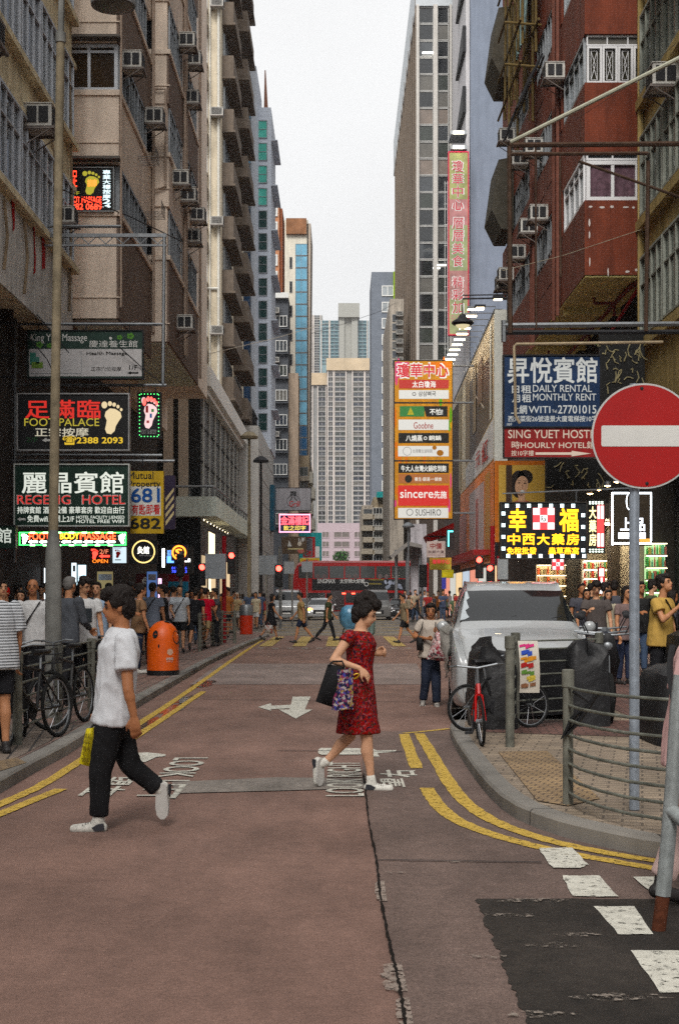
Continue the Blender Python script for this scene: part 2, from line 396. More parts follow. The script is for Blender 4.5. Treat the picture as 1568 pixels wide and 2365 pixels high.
# junction far side pavements
SIDE = 1
slab('far_left_pavement', [(-60, 64.5), (-6.4, 65), (-4.6, 66), (-3.9, 68), (-3.7, 99), (-5, 101), (-60, 101)], [], PAVE_L)
slab('far_right_pavement', [(60, 99), (6, 99), (4.2, 97), (3.9, 95), (3.9, 90), (4.6, 87), (6.4, 84), (6.5, 65.5), (7.5, 64), (60, 62.8)], [], PAVE_L)
slab('distant_pavement', [(60, 520), (4, 520), (4, 126), (60, 126)], [], PAVE_L)
slab('distant_pavement', [(-60, 126), (-4.6, 126), (-4.6, 520), (-60, 520)], [], PAVE_L)
# paint
YEL = paintm((.44, .31, .1), .43); YELF = paintm((.42, .32, .14), .45); WHT = paintm((.5, .49, .44), .42)
def ribbon(name, pts, wd, m, z=.0085, jag=.006):
    pts = fine(smooth_line([(p[0], p[1]) for p in pts]), 4) if len(pts) > 2 else fine(pts, 6)
    b = MB(); k = len(pts); A = []; B = []
    for i, p in enumerate(pts):
        a = pts[max(i - 1, 0)]; c = pts[min(i + 1, k - 1)]; t = (Vector(c[:2]) - Vector(a[:2])).normalized()
        nx, ny = -t.y, t.x; j1 = random.uniform(-jag, jag); j2 = random.uniform(-jag, jag)
        A.append((p[0] + nx * (wd / 2 + j1), p[1] + ny * (wd / 2 + j1), z)); B.append((p[0] - nx * (wd / 2 + j2), p[1] - ny * (wd / 2 + j2), z))
    b.add(A + B, [(i, i + 1, k + i + 1, k + i) for i in range(k - 1)])
    return structure(name, b, m)
g2 = lambda pts: [tuple(G(*p)[:2]) for p in pts]
ribbon('yellow_line_marking', g2([(-60, 1885), (0, 1860), (105, 1813), (181, 1761), (300, 1687), (432, 1600), (540, 1522), (592, 1488), (612, 1476)]), .11, YEL)
ribbon('yellow_line_marking', g2([(-60, 1906), (0, 1882), (142, 1824)]), .11, YEL)
ribbon('yellow_line_marking', g2([(215, 1772), (282, 1723), (387, 1655), (470, 1598)]), .10, YEL)
ribbon('yellow_line_marking', g2([(1036, 1684), (985, 1690), (931, 1695)]), .09, YEL)
ribbon('yellow_line_marking', g2([(933, 1697), (944, 1729), (962, 1776)]), .12, YEL, .0095)
ribbon('yellow_line_marking', g2([(985, 1822), (1006, 1858), (1045, 1893), (1117, 1925), (1225, 1955), (1333, 1978), (1517, 2010), (1650, 2030)]), .12, YEL, .0095)
ribbon('yellow_line_marking', g2([(968, 1696), (1000, 1747), (1035, 1808), (1066, 1849), (1117, 1889), (1189, 1921), (1297, 1953), (1441, 1981), (1600, 2003)]), .12, YEL, .0105)
def marking(name, polys, m, z=.0085, jag=.008):
    b = MB()
    for q in polys:
        pts = fine([G(*p) for p in list(q) + [q[0]]], 5)[:-1]
        b.add([(p.x + random.uniform(-jag, jag), p.y + random.uniform(-jag, jag), z) for p in pts], [list(range(len(pts)))])
    return structure(name, b, m)
zr = lambda q: [(1008.9 + .3601 * x, 1513.4 + .3601 * y) for x, y in q]
for q in ([(650, 1248), (860, 1245), (970, 1355), (920, 1375), (740, 1375)], [(800, 1425), (1040, 1425), (1155, 1560), (870, 1560)], [(1000, 1625), (1270, 1625), (1390, 1805), (1160, 1805)],
          [(1235, 1910), (1560, 1910), (1700, 2180), (1430, 2180)], [(1255, 1435), (1430, 1430), (1530, 1560), (1410, 1555)], [(1560, 1625), (1800, 1625), (1900, 1805), (1690, 1805)]):
    marking('white_stop_marking', [zr(q)], WHT, .0125, .007)
marking('lane_arrow_marking', [[(597, 1634), (626, 1625), (626, 1631), (672, 1629), (676, 1610), (718, 1610), (704, 1640), (722, 1640), (683, 1661), (644, 1640), (668, 1640), (670, 1637), (626, 1639), (626, 1643)]], WHT, .0085, .004)
marking('look_right_arrow', [[(735, 1733), (742, 1729), (860, 1730), (870, 1735), (915, 1734), (913, 1738), (872, 1741), (876, 1749), (860, 1749), (855, 1744), (742, 1745), (735, 1741)]], WHT, .0085, .003)
marking('look_left_arrow', [[(305, 1741), (340, 1739), (383, 1744), (383, 1748), (362, 1750), (335, 1762), (320, 1760), (325, 1748)]], WHT, .0085, .003)
def roadtext(name, s, x0, x1, y0, y1, up, z=.0085, bold=.02):
    """up=-1: read walking away with the letter tops to the left; up=+1: the other way round"""
    b = MB()
    if up < 0: fn = lambda a, h: (x1 - (1 - h) * (x1 - x0), y0 + a * (y1 - y0), z)
    else: fn = lambda a, h: (x0 + (1 - h) * (x1 - x0), y1 - a * (y1 - y0), z)
    txt(b, s, (0, 0, 1, 1), fn, bold); return structure(name, b, WHT)
a_, c_ = G(752, 1841), G(830, 1762)
roadtext('look_right_lettering', 'LOOK RIGHT', a_.x, a_.x + .31, a_.y, c_.y, -1)
a_ = G(880, 1820)
roadtext('look_right_characters', '望', a_.x, a_.x + .2, a_.y, a_.y + .55, -1, bold=.03); roadtext('look_right_characters', '右', a_.x + .02, a_.x + .34, a_.y + .65, a_.y + 1.15, -1, bold=.03)
a_, c_ = G(300, 1846), G(405, 1752)
roadtext('look_left_lettering', 'LOOK LEFT', -1.63, -1.3, a_.y, c_.y, 1)
roadtext('look_left_characters', '望左', -2.1, -1.78, a_.y + .15, a_.y + 1.35, 1, bold=.03)
for i in range(9):
    x = -2.55 + i * 1.06
    b = MB(); b.add([(x, 45, .0125), (x + .42, 45, .0125), (x + .42, 55.5, .0125), (x, 55.5, .0125)], [(0, 1, 2, 3)]); structure('crossing_stripe_marking', b, YELF)
for y, m_ in ((43.2, WHT), (57.5, YELF), (96, WHT)):
    b = MB()
    for i in range(14 if y < 50 else 1):
        x0 = -2.5 + i * .45
        b.add([(x0, y, .0125), (x0 + (.2 if y < 50 else 6), y, .0125), (x0 + (.2 if y < 50 else 6), y + .25, .0125), (x0, y + .25, .0125)], [(0, 1, 2, 3)])
    structure('cross_line_marking', b, m_)
for i in range(7):
    for s in (-1, 1):
        y = 58 + i * 6.5; x0 = -3.4; x1 = 3.4
        b = MB(); p = (x0, y) if s > 0 else (x1, y); q = (x1, y + 7) if s > 0 else (x0, y + 7)
        b.add([(p[0], p[1], .0165 + .003 * s), (q[0], q[1], .0165 + .003 * s), (q[0], q[1] + .3, .0165 + .003 * s), (p[0], p[1] + .3, .0165 + .003 * s)], [(0, 1, 2, 3)])
        structure('junction_box_marking', b, YELF)
# wet gutter stains beside the left kerb and scuffs
for u, v, a, c in ((395, 1640, .35, .16), (430, 1617, .3, .12), (340, 1672, .3, .12), (470, 1580, .4, .12)):
    p = G(u, v); b = MB(); k = 26
    b.add([(p.x + a * .5 * math.cos(6.283 * i / k) * random.uniform(.5, 1.15), p.y + a * 3.2 * math.sin(6.283 * i / k) * random.uniform(.5, 1.15), .0062) for i in range(k)], [list(range(k))])
    structure('wet_gutter_stain', b, mat((.10, .08, .07), .1, var=.3, spec=.8))
WORN = paintm((.24, .21, .185), .56)
for i, (u, v, sx, sy) in enumerate(((1180, 2120, .16, .05), (1250, 2350, .14, .05), (1340, 2165, .12, .04), (1440, 2310, .2, .06), (1275, 2190, .14, .05), (1120, 2215, .1, .04), (1240, 2085, .2, .07), (1050, 1995, .12, .03), (640, 1553, .3, .2), (690, 1760, .12, .05), (900, 2020, .12, .03))):
    p = G(u, v); b = MB(); k = 16
    b.add([(p.x + sx * random.uniform(.6, 1.2) * math.cos(6.283 * q / k), p.y + sy * random.uniform(.6, 1.2) * math.sin(6.283 * q / k), .0145) for q in range(k)], [list(range(k))])
    structure('road_scuff_mark', b, WORN)
# ================================================================ buildings
WM = {}
def winmesh(w, h, nx, ny, fm, gm, fw, d, top):
    k = (w, h, nx, ny, fm.name, gm.name, fw, d, top)
    if k not in WM:
        a = MB()
        a.box(-w / 2, -d, 0, -w / 2 + fw, .02, h); a.box(w / 2 - fw, -d, 0, w / 2, .02, h)
        a.box(-w / 2 + fw, -d, 0, w / 2 - fw, .02, fw); a.box(-w / 2 + fw, -d, h - fw, w / 2 - fw, .02, h)
        for i in range(1, nx):
            x = -w / 2 + w * i / nx; a.box(x - fw * .4, -d * .9, fw, x + fw * .4, .02, h - fw)
        for j in range(1, ny):
            z = (h * top if ny == 2 and top else h * j / ny)
            a.box(-w / 2 + fw, -d * .86, z - fw * .35, w / 2 - fw, .02, z + fw * .35)
        g = MB(); g.box(-w / 2 + fw * .6, -d * .4, fw * .6, w / 2 - fw * .6, .015, h - fw * .6)
        fm_ = a.mesh('window'); fm_.materials.append(fm); gm_ = g.mesh('pane'); gm_.materials.append(gm)
        WM[k] = (fm_, gm_)
    return WM[k]
WN = {}
def window(root, x, y, z, rz, w, h, nx=2, ny=1, fm=ALU, gm=None, fw=.06, d=.1, top=0, sill=None):
    gm = gm or GL[random.randrange(len(GL))]
    a, g = winmesh(w, h, nx, ny, fm, gm, fw, d, top)
    o = bpy.data.objects.new('window', a); COL.objects.link(o); o.parent = root
    o.location = Vector((x, y, z)) - ORG[root.name]; o.rotation_euler = (0, 0, rz); ORG[o.name] = Vector((x, y, z))
    q = bpy.data.objects.new('pane', g); COL.objects.link(q); q.parent = o
    return o
GL = [glass((.018, .02, .022)), glass((.05, .055, .06)), glass((.03, .035, .03), .15), glass((.09, .085, .075), .3), glass((.025, .03, .04))]
FL, FLf, FR = R(90), 0, R(-90)     # a window's turn on a left facade, facing the camera, on a right facade
def ORD(i): return ('first', 'second', 'third', 'fourth', 'fifth', 'sixth', 'seventh', 'eighth', 'ninth', 'tenth')[i]
# ---- one air conditioner, copied
acr = thing('air_conditioner', 'x', 'air conditioner', (0, 0, 0), 'window air conditioners on the facades', 0)
b = MB(); b.box(-.33, -.5, 0, .33, .04, .44); b.box(-.35, -.52, .42, .35, .04, .445); AC_C = b.build('casing', mat((.5, .49, .46), .6, var=.3, scale=8, streak=.3), acr, bevel=.01)
b = MB()
for i in range(7): b.box(-.28, -.512, .06 + i * .05, .28, -.503, .085 + i * .05)
for s in (-1, 1):
    for i in range(2): b.box(s * .345 - .01, -.44 + i * .22, .07, s * .345 + .01, -.26 + i * .22, .37)
b.build('grille', DARK, acr)
b = MB()
for s in (-1, 1):
    b.tube([(s * .3, .02, -.35), (s * .3, -.5, -.02)], .014, 5); b.box(s * .3 - .02, -.54, -.045, s * .3 + .02, .03, -.005)
b.box(-.36, -.56, -.05, .36, -.5, -.004); b.build('bracket', mat((.16, .14, .13), .7, var=.3), acr)
ACN = [0]
def aircon(x, y, z, rz, label, sc=1.0):
    if ACN[0] == 0: o = acr; o.location = (x, y, z); o.rotation_euler = (0, 0, rz); o.scale = (sc,) * 3; o['label'] = label
    else: o = dup(acr, (x, y, z), rz, label, scale=(sc,) * 3)
    ACN[0] += 1
# ---------------------------------------------------------------- left: weathered cream building by the camera
r = thing('plaster_building', 'weathered cream plaster building with peeling white band and rows of steel windows', 'building', (-10, 25, 0))
CREAM = mat((.68, .6, .44), .9, var=.22, scale=1.5, streak=.45, bump=.25, bscale=12)
b = MB(); b.box(-18, 16, 7.5, -6.3, 33.5, 27); b.build('wall', CREAM, r)
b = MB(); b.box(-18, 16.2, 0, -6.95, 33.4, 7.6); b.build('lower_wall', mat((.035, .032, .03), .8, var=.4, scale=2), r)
b = MB(); b.box(-6.31, 16.2, 7.42, -6.28, 33.52, 9.1); b.build('peeling_band', mat((.56, .55, .53), .85, var=.3, scale=2.2, streak=.4, bump=.4, bscale=9), r)
b = MB()
for y, z0, z1, wd in ((29.3, 8.2, 9.6, .16), (30.2, 8.5, 9.9, .3), (31.4, 8.4, 9.3, .15), (27.4, 8.6, 9.5, .2), (31.9, 7.9, 9.2, .18), (25.4, 8.3, 9.2, .2)):
    pts = [(-6.27, y + random.uniform(-.05, .05) - wd / 2, z0), (-6.27, y + wd / 2, z0 + .1)] + [(-6.27, y + wd / 2 + random.uniform(-.06, .06), z0 + (z1 - z0) * t) for t in (.3, .5, .8, 1)] + [(-6.27, y - wd / 2 + random.uniform(-.06, .06), z0 + (z1 - z0) * t) for t in (1, .7, .4, .2)]
    b.add(pts, [list(range(len(pts)))])
b.build('peeled_paint', mat((.3, .03, .03), .8, var=.4, scale=9), r)
for fl, (z0, h) in enumerate(((9.35, 1.75), (12.25, 1.75), (15.2, 1.75))):
    b = MB(); b.box(-6.32, 16.1, z0 - .16, -6.14, 33.6, z0 - .02); b.box(-6.32, 16.1, z0 + h + .02, -6.2, 33.6, z0 + h + .14); b.build('window_sill', CREAM, r)
    b = MB(); b.box(-6.32, 16.6, z0, -6.292, 33.2, z0 + h); b.build('window_recess', DARK, r)
    for k in range(9):
        y = 17.6 + k * 1.84
        window(r, -6.28, y, z0, FL, 1.72, h, 3, 2, ALU, GL[(k * 3 + fl) % 5], .055, .1, .68)
for k, (y, z) in enumerate(((28.6, 10.95), (31.6, 9.85), (24.0, 10.9), (22.2, 13.9))): aircon(-6.24, y, z, FL, ('white boxy air conditioner jutting from the weathered cream wall', 'small grey air conditioner behind the lamp post', 'air conditioner on the cream building nearest the viewer', 'air conditioner high on the cream building')[k], 1.05 if k != 1 else .8)
b = MB()
for y, zz in ((28.2, (9.1, 7.6)), (30.8, (11.9, 10.2)), (32.9, (14, 8.2)), (26.5, (9.0, 7.7))): b.tube([(-6.24, y, zz[0]), (-6.2, y + .1, (zz[0] + zz[1]) / 2), (-6.24, y, zz[1])], .03, 6)
b.build('drain_pipe', mat((.22, .17, .12), .8, var=.4), r)
# ---------------------------------------------------------------- left: beige flats with projecting bays
BEI = mat((.73, .63, .54), .88, var=.16, scale=1.2, streak=.22, bump=.2, bscale=40)
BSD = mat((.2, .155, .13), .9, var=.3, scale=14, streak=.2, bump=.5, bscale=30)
SOF = mat((.72, .78, .68), .8, var=.15, streak=.1)
r = thing('beige_apartment_building', 'beige apartment block with stacked bay windows over the pavement', 'building', (-9, 45, 0))
b = MB(); b.box(-18, 33.7, 8.2, -6.9, 57, 31); b.build('wall', BEI, r)
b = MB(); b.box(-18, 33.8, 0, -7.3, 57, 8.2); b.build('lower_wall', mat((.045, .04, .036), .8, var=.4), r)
STOR = 2.97
def bay(root, x0, x1, y0, y1, zb, zt, sills, wh, side, front_w=True, drop=0):
    """spandrel walls between window bands; the street side is x1, the end facing the camera is y0"""
    zs = [zb] + [z for s in sills for z in (s, s + wh)] + [zt]
    for k in range(0, len(zs) - 1, 2):
        b = MB(); b.box(x0, y0, zs[k], x1 - .06, y1, zs[k + 1]); b.build('bay_wall', BEI, root)
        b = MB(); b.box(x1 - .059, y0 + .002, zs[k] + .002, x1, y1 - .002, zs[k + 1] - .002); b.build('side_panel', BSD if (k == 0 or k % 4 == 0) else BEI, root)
        b = MB(); b.box(x0, y0 - .05, zs[k + 1] - .1, x1 + .05, y1, zs[k + 1] + .03)
        b.box(x0, y0 - .03, zs[k] + .5, x1 + .03, y0 - .001, zs[k] + .53); b.build('moulding', BEI, root)
    for s in sills:
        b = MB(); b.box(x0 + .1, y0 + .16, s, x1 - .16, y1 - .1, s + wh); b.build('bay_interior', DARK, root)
b = None
sl_ = [11.05, 14.02, 16.99, 19.96]
bay(r, -6.9, -5.42, 35, 41, 8.44, 23, sl_, 1.2, 1)
for k, s in enumerate(sl_):
    if k: window(r, -6.16, 35.12, s + .02, 0, 1.42, 1.16, 2, 2, ALU, glass((.035, .024, .016)), .09, .1, .84)
    for j, y in enumerate((35.95, 37.6, 39.25)): window(r, -5.52, y, s + .02, FL, 1.6, 1.16, 3, 1, STEEL, GL[(k + j) % 5], .05, .1)
    b = MB(); b.box(-6.95, 34.7, s + 1.24, -5.36, 35.02, s + 1.3); b.build('window_hood', mat((.13, .12, .11), .8), r)
b = MB(); b.box(-6.85, 35.12, 8.40, -5.5, 40.95, 8.437); b.build('soffit', SOF, r)
b = MB(); b.box(-6.88, 35.05, 8.36, -5.45, 35.5, 8.40); b.box(-6.88, 35.5, 8.36, -6.65, 40.9, 8.4); b.build('soffit_beam', BSD, r)
sl2 = [11.4, 14.37, 17.34, 20.31]
bay(r, -6.9, -4.92, 41.05, 49.6, 8.95, 24, sl2, 1.45, 1)
for k, s in enumerate(sl2):
    for j, y in enumerate((42.1, 43.9, 46.0, 48.3)): window(r, -5.02, y, s + .02, FL, 1.5, 1.4, 3, 2, STEEL, GL[(k * 2 + j) % 5], .05, .1, .7)
    b = MB(); b.box(-5.42, 41.1, s, -4.97, 41.6, s + 1.45); b.box(-5.3, 44.6, s, -4.95, 45.3, s + 1.45); b.build('bay_pier', BEI, r)
b = MB(); b.box(-6.85, 41.2, 8.9, -4.99, 49.5, 8.947); b.build('soffit', SOF, r)
b = MB(); b.box(-6.9, 49.6, 9.5, -5.3, 57, 26); b.build('bay_wall', BEI, r)
b = MB()
for y, x in ((41.0, -5.36), (49.7, -4.86), (45.2, -4.86), (44.8, -4.86)): b.tube([(x, y, 9.2), (x, y, 24)], .05, 6)
b.tube([(-5.3, 40.96, 16.2), (-5.0, 40.96, 16.2), (-5.0, 40.96, 13.4), (-5.3, 40.96, 13.3)], .035, 6); b.tube([(-5.36, 34.94, 8.7), (-5.36, 34.94, 23)], .03, 6)
b.build('drain_pipe', mat((.36, .29, .24), .8, var=.2), r)
for k, (u, v, x) in enumerate(((285, 158, -5.42), (338, 285, -5.42), (400, 427, -4.92), (415, 108, -4.92), (425, 240, -4.92), (418, 465, -4.92), (430, 150, -4.92), (428, 560, -4.92), (440, 510, -4.92), (410, 760, -4.92))):
    y = x * FP / (u - U0); aircon(x, y + .2, PZ(v, y), FL, f'air conditioner on beige bays, {ORD(k)} of ten counting from the nearest', .95)
b = MB()
for (y, z) in ((38.2, 13.4), (39.6, 12.3), (42.5, 9.9)):
    for s in range(6): b.tube([(-5.42, y + s * .16, z), (-4.95, y + s * .16, z), (-4.95, y + s * .16, z + .3)], .008, 4)
    b.tube([(-4.95, y - .05, z + .3), (-4.95, y + .85, z + .3)], .01, 4); b.tube([(-4.95, y - .05, z), (-4.95, y + .85, z)], .01, 4)
b.build('drying_rack', STEEL, r)
# ---------------------------------------------------------------- left: stone podium with canopy, balcony tower above
STN = mat((.72, .71, .68), .75, var=.14, scale=2, streak=.25)
r = thing('podium_building', 'grey stone shopping block with canopy under a tan tower of balconies', 'building', (-9, 74, 0))
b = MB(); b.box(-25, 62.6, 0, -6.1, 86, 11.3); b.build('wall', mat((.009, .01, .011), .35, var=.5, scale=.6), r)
b = MB(); b.box(-25, 62, 10.75, -5.6, 86, 11.6); b.box(-25, 62.3, 10.5, -5.8, 86, 10.748); b.build('cornice', STN, r)
b = MB(); b.box(-25, 61.6, 5.05, -5.32, 97, 5.9); b.build('canopy', mat((.68, .74, .68), .7, var=.14, streak=.25), r)
b = MB(); b.tube([(-9, 61.8, 6.35), (-5.5, 61.8, 6.35), (-5.45, 64, 6.35), (-5.45, 86, 6.35)], .06, 6)
for x in (-8.5, -7.5, -6.5, -5.5): b.tube([(x, 61.8, 5.9), (x, 61.8, 6.35)], .03, 5)
for k in range(12): b.tube([(-5.45, 63 + 2 * k, 5.9), (-5.45, 63 + 2 * k, 6.35)], .03, 5)
b.build('canopy_rail', STEEL, r)
b = MB()
for x in (-7.7, -7.05): b.box(x, 62.3, 5.9, x + .42, 62.59, 10.7)
b.build('pier', mat((.42, .36, .3), .8, var=.15), r)
for k in range(8):
    b = MB(); y = 63.2 + k * 3.0; b.box(-6.1, y, 5.9, -6.02, y + .22, 10.5); b.build('mullion', mat((.5, .5, .47), .6, var=.1), r)
b = MB()
for z in (7.5, 9.1): b.box(-6.1, 62.7, z, -6.05, 85.9, z + .07)
b.build('transom', DARK, r)
for k in range(9):
    b = MB(); b.box(-6.9, 64 + k * 1.7, 4.98, -6.1, 64.25 + k * 1.7, 5.04); b.build('canopy_light', lit((1, .8, .5), 5), r)
for k in range(6):
    b = MB(); y = 66.5 + k * .55; b.box(-6.2, y, 1.4, -6.08, y + .2, 4.6); b.build('light_strip', lit((1, .78, .45), 1.6), r)
for k in range(4):
    b = MB(); y = 63 + k * 4.5; b.box(-6.12, y, .2, -6.06, y + 2.2, 3.4); b.build('shop_window', lit((.8, .6, .35), .35 + .12 * (k % 2)), r)
TAN = mat((.56, .5, .4), .9, var=.15, scale=1.5, streak=.3, bump=.2)
BALC = mat((.15, .125, .105), .9, var=.25, scale=3, streak=.3)
b = MB(); b.box(-14, 76, 11.43, -6.34, 94, 52); b.build('tower_wall', TAN, r)
for k in range(13):
    z = 12.3 + k * 2.9
    b = MB(); b.box(-7.75, 75.2, z + 1.75, -7.0, 76, z + 2.35); b.box(-7.75, 75.3, z + .1, -7.0, 76, z + .16); b.build('window_hood', BALC, r)
    window(r, -7.38, 76, z + .2, 0, .7, 1.5, 1, 2, WHITEP, None, .07, .1, .5)
    for y0, y1, xo in ((77.0, 83.2, -5.72), (85.2, 91.5, -5.5)):
        b = MB(); b.box(-6.34, y0, z, xo, y1, z + 1.15); b.box(-6.34, y0 - .1, z - .12, xo + .1, y1 + .1, z - .002); b.build('balcony', BALC, r)
        window(r, -6.3, (y0 + y1) / 2, z + 1.2, FL, 5.4, 1.3, 5, 1, STEEL, None, .07, .08)
    if k % 2: aircon(-6.5, 75.95, z + .3, 0, f'air conditioner on the tan tower, {ORD(k // 2)} counted upwards')
b = MB(); b.tube([(-6.45, 75.9, 11.4), (-6.45, 75.9, 52)], .07, 6); b.tube([(-7.7, 75.9, 18), (-6.45, 75.9, 18)], .07, 6); b.tube([(-6.9, 75.9, 11.4), (-6.9, 75.9, 52)], .04, 6); b.build('drain_pipe', mat((.55, .54, .5), .6, var=.15), r)
# ---------------------------------------------------------------- left: white stone block and glass towers
r = thing('glass_tower', 'pale stone block carrying a slim tower of blue and green glass', 'building', (-8, 95, 0))
PAN = None and paving((.5, .49, .47), (.46, .45, .43), (.3, .29, .28), 2.4, 1.6, 0, .02)
b = MB(); b.box(-25, 86.1, 0, -4.9, 106, 11.9); b.build('podium_wall', mat((.47, .46, .44), .8, var=.12, scale=1.2, streak=.15), r)
b = MB()
for k in range(1, 8): b.box(-4.9, 86.2, k * 1.5, -4.885, 105.9, k * 1.5 + .03)
for k in range(8): b.box(-4.9, 87 + k * 2.5, .2, -4.886, 87.03 + k * 2.5, 11.8)
b.build('panel_joint', mat((.22, .22, .21), .9), r)
GREY = mat((.46, .49, .54), .6, var=.1)
b = MB(); b.box(-14, 97, 11.9, PX(592, 97), 104, PZ(152, 97)); b.build('tower_wall', GREY, r)
b = MB(); b.box(PX(592, 97) + .002, 100, 11.9, PX(626, 100), 107, PZ(248, 100)); b.build('tower_wall', GREY, r)
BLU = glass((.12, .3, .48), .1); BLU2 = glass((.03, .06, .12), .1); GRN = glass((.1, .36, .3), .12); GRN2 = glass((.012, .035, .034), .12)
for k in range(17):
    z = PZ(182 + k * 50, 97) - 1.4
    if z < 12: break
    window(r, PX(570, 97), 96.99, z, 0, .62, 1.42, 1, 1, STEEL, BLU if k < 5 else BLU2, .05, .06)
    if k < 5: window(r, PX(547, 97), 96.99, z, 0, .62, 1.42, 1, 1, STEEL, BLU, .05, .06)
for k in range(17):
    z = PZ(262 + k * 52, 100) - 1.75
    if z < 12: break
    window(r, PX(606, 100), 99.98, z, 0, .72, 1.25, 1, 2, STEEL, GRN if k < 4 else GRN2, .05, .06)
    if k % 2: b = MB(); b.box(PX(626, 100), 100.2, z + 1.5, PX(626, 100) + .45, 106, z + 1.56); b.build('sun_fin', GREY, r)
b = MB(); b.tube([(PX(613, 100), 101, PZ(250, 100)), (PX(611, 100), 101, PZ(150, 100))], [.16, .04], 6); b.build('roof_mast', mat((.2, .1, .07), .8), r)
b = MB(); x = PX(605, 86)
for k in range(5): b.tube([(-5.3, 87 + k, 11.9), (-5.3, 87 + k, 13.0)], .04, 5)
b.tube([(-5.3, 87, 13.0), (-5.3, 92, 13.0)], .05, 5); b.tube([(-5.3, 87, 12.5), (-5.3, 92, 12.5)], .05, 5); b.build('roof_rail', DARK, r)
b = MB(); b.box(-4.88, 100, 6.2, -4.6, 103, 9.4); b.build('wall_banner', mat((.02, .07, .11), .6, var=.5, scale=1), r)
# ---------------------------------------------------------------- beyond the junction, left side
def block(name, label, u0, u1, vt, y, dep, m, z0=0, cat='building'):
    x0, x1 = PX(u0, y), PX(u1, y); zt = PZ(vt, y)
    r = thing(name, label, cat, ((x0 + x1) / 2, y, 0))
    b = MB(); b.box(x0, y, z0, x1, y + dep, zt); b.build('wall', m, r)
    return r
ORG_ = mat((.42, .22, .14), .85, var=.15)
r = block('terracotta_tower', 'slim orange tower with white window frames', 560, 645, 455, 134, 8, ORG_)
for k in range(12): window(r, PX(634, 134), 133.98, PZ(500 + k * 38, 134), 0, .62, 1.05, 1, 1, WHITEP, glass((.3, .3, .3), .3), .14, .1)
b = MB(); b.box(PX(645, 134), 134.5, 20, PX(652, 134), 140, PZ(478, 134)); b.build('side_wall', mat((.25, .1, .06), .9), r)
r = block('white_tower', 'white tower with rust-stained crown and a tall strip of blue glass', 648, 712, 508, 150, 14, mat((.68, .65, .57), .85, var=.1, streak=.25))
b = MB(); b.box(PX(661, 150), 149.6, PZ(542, 150), PX(708, 150), 149.99, PZ(506, 150)); b.build('crown_band', mat((.24, .13, .08), .9, var=.5, scale=.9), r)
b = MB(); b.poly([(PX(709, 150), 150, PZ(1300, 150)), (PX(711, 150), 150, PZ(1300, 150)), (PX(718, 150), 150, PZ(516, 150)), (PX(709, 150), 150, PZ(516, 150))], (0, 10, 0)); b.build('edge_fin', mat((.4, .35, .3), .8), r)
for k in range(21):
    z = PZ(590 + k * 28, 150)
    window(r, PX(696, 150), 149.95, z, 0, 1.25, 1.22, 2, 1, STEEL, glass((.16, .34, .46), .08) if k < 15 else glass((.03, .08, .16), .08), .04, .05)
for k in range(9): window(r, PX(672, 150), 149.98, PZ(620 + k * 56, 150), 0, .3, 1.2, 1, 1, STEEL, GL[0], .04, .05)
DG = mat((.085, .09, .1), .85, var=.2, streak=.2)
r = block('dark_grey_flats', 'dark grey old flats with barred white windows', 560, 666, 682, 128, 5, DG)
b = MB(); b.box(PX(666, 128) + .002, 128.4, 0, PX(689, 128), 133, PZ(860, 128)); b.build('side_wall', mat((.36, .29, .23), .9, var=.2, streak=.4), r)
for k in range(9):
    z = PZ(755 + k * 57, 128)
    window(r, PX(646, 128), 127.98, z, 0, 1.35, 1.0, 4, 1, WHITEP, GL[k % 5], .06, .1)
    b = MB(); b.box(PX(620, 128), 127.6, z - .25, PX(667, 128), 127.99, z - .17); b.build('ledge', DG, r)
    if k in (0, 2, 5): aircon(PX(637, 128), 127.95, z + 1.2, 0, f'air conditioner on dark grey flats, {ORD(k // 2)} from the top')
b = MB(); b.box(PX(622, 128), 127.5, PZ(690, 128), PX(667, 128), 127.95, PZ(678, 128)); b.build('roof_canopy', WHITEP, r)
OLD = mat((.36, .3, .22), .9, var=.35, scale=1.2, streak=.5)
r = block('old_tenement', 'stained old tenement cluttered with balconies behind the shop signs', 640, 714, 1052, 140, 20, OLD)
for k in range(6):
    z = PZ(1100 + k * 36, 140)
    for j, u in enumerate((658, 683, 702)):
        window(r, PX(u, 140), 139.98, z, 0, .8, .9, 2, 1, STEEL, GL[(k + j) % 5], .06, .1)
    b = MB(); b.box(PX(672, 140), 139.3, z - .5, PX(714, 140), 139.99, z - .05); b.build('balcony', mat((.4, .36, .3), .9, var=.3, streak=.5), r)
    b = MB(); b.box(PX(713, 140), 140.6, z - .6, PX(722 + 5 * (k % 2), 140), 144, z + .5); b.build('enclosed_balcony', mat((.45, .43, .38), .8, var=.4, scale=2), r)
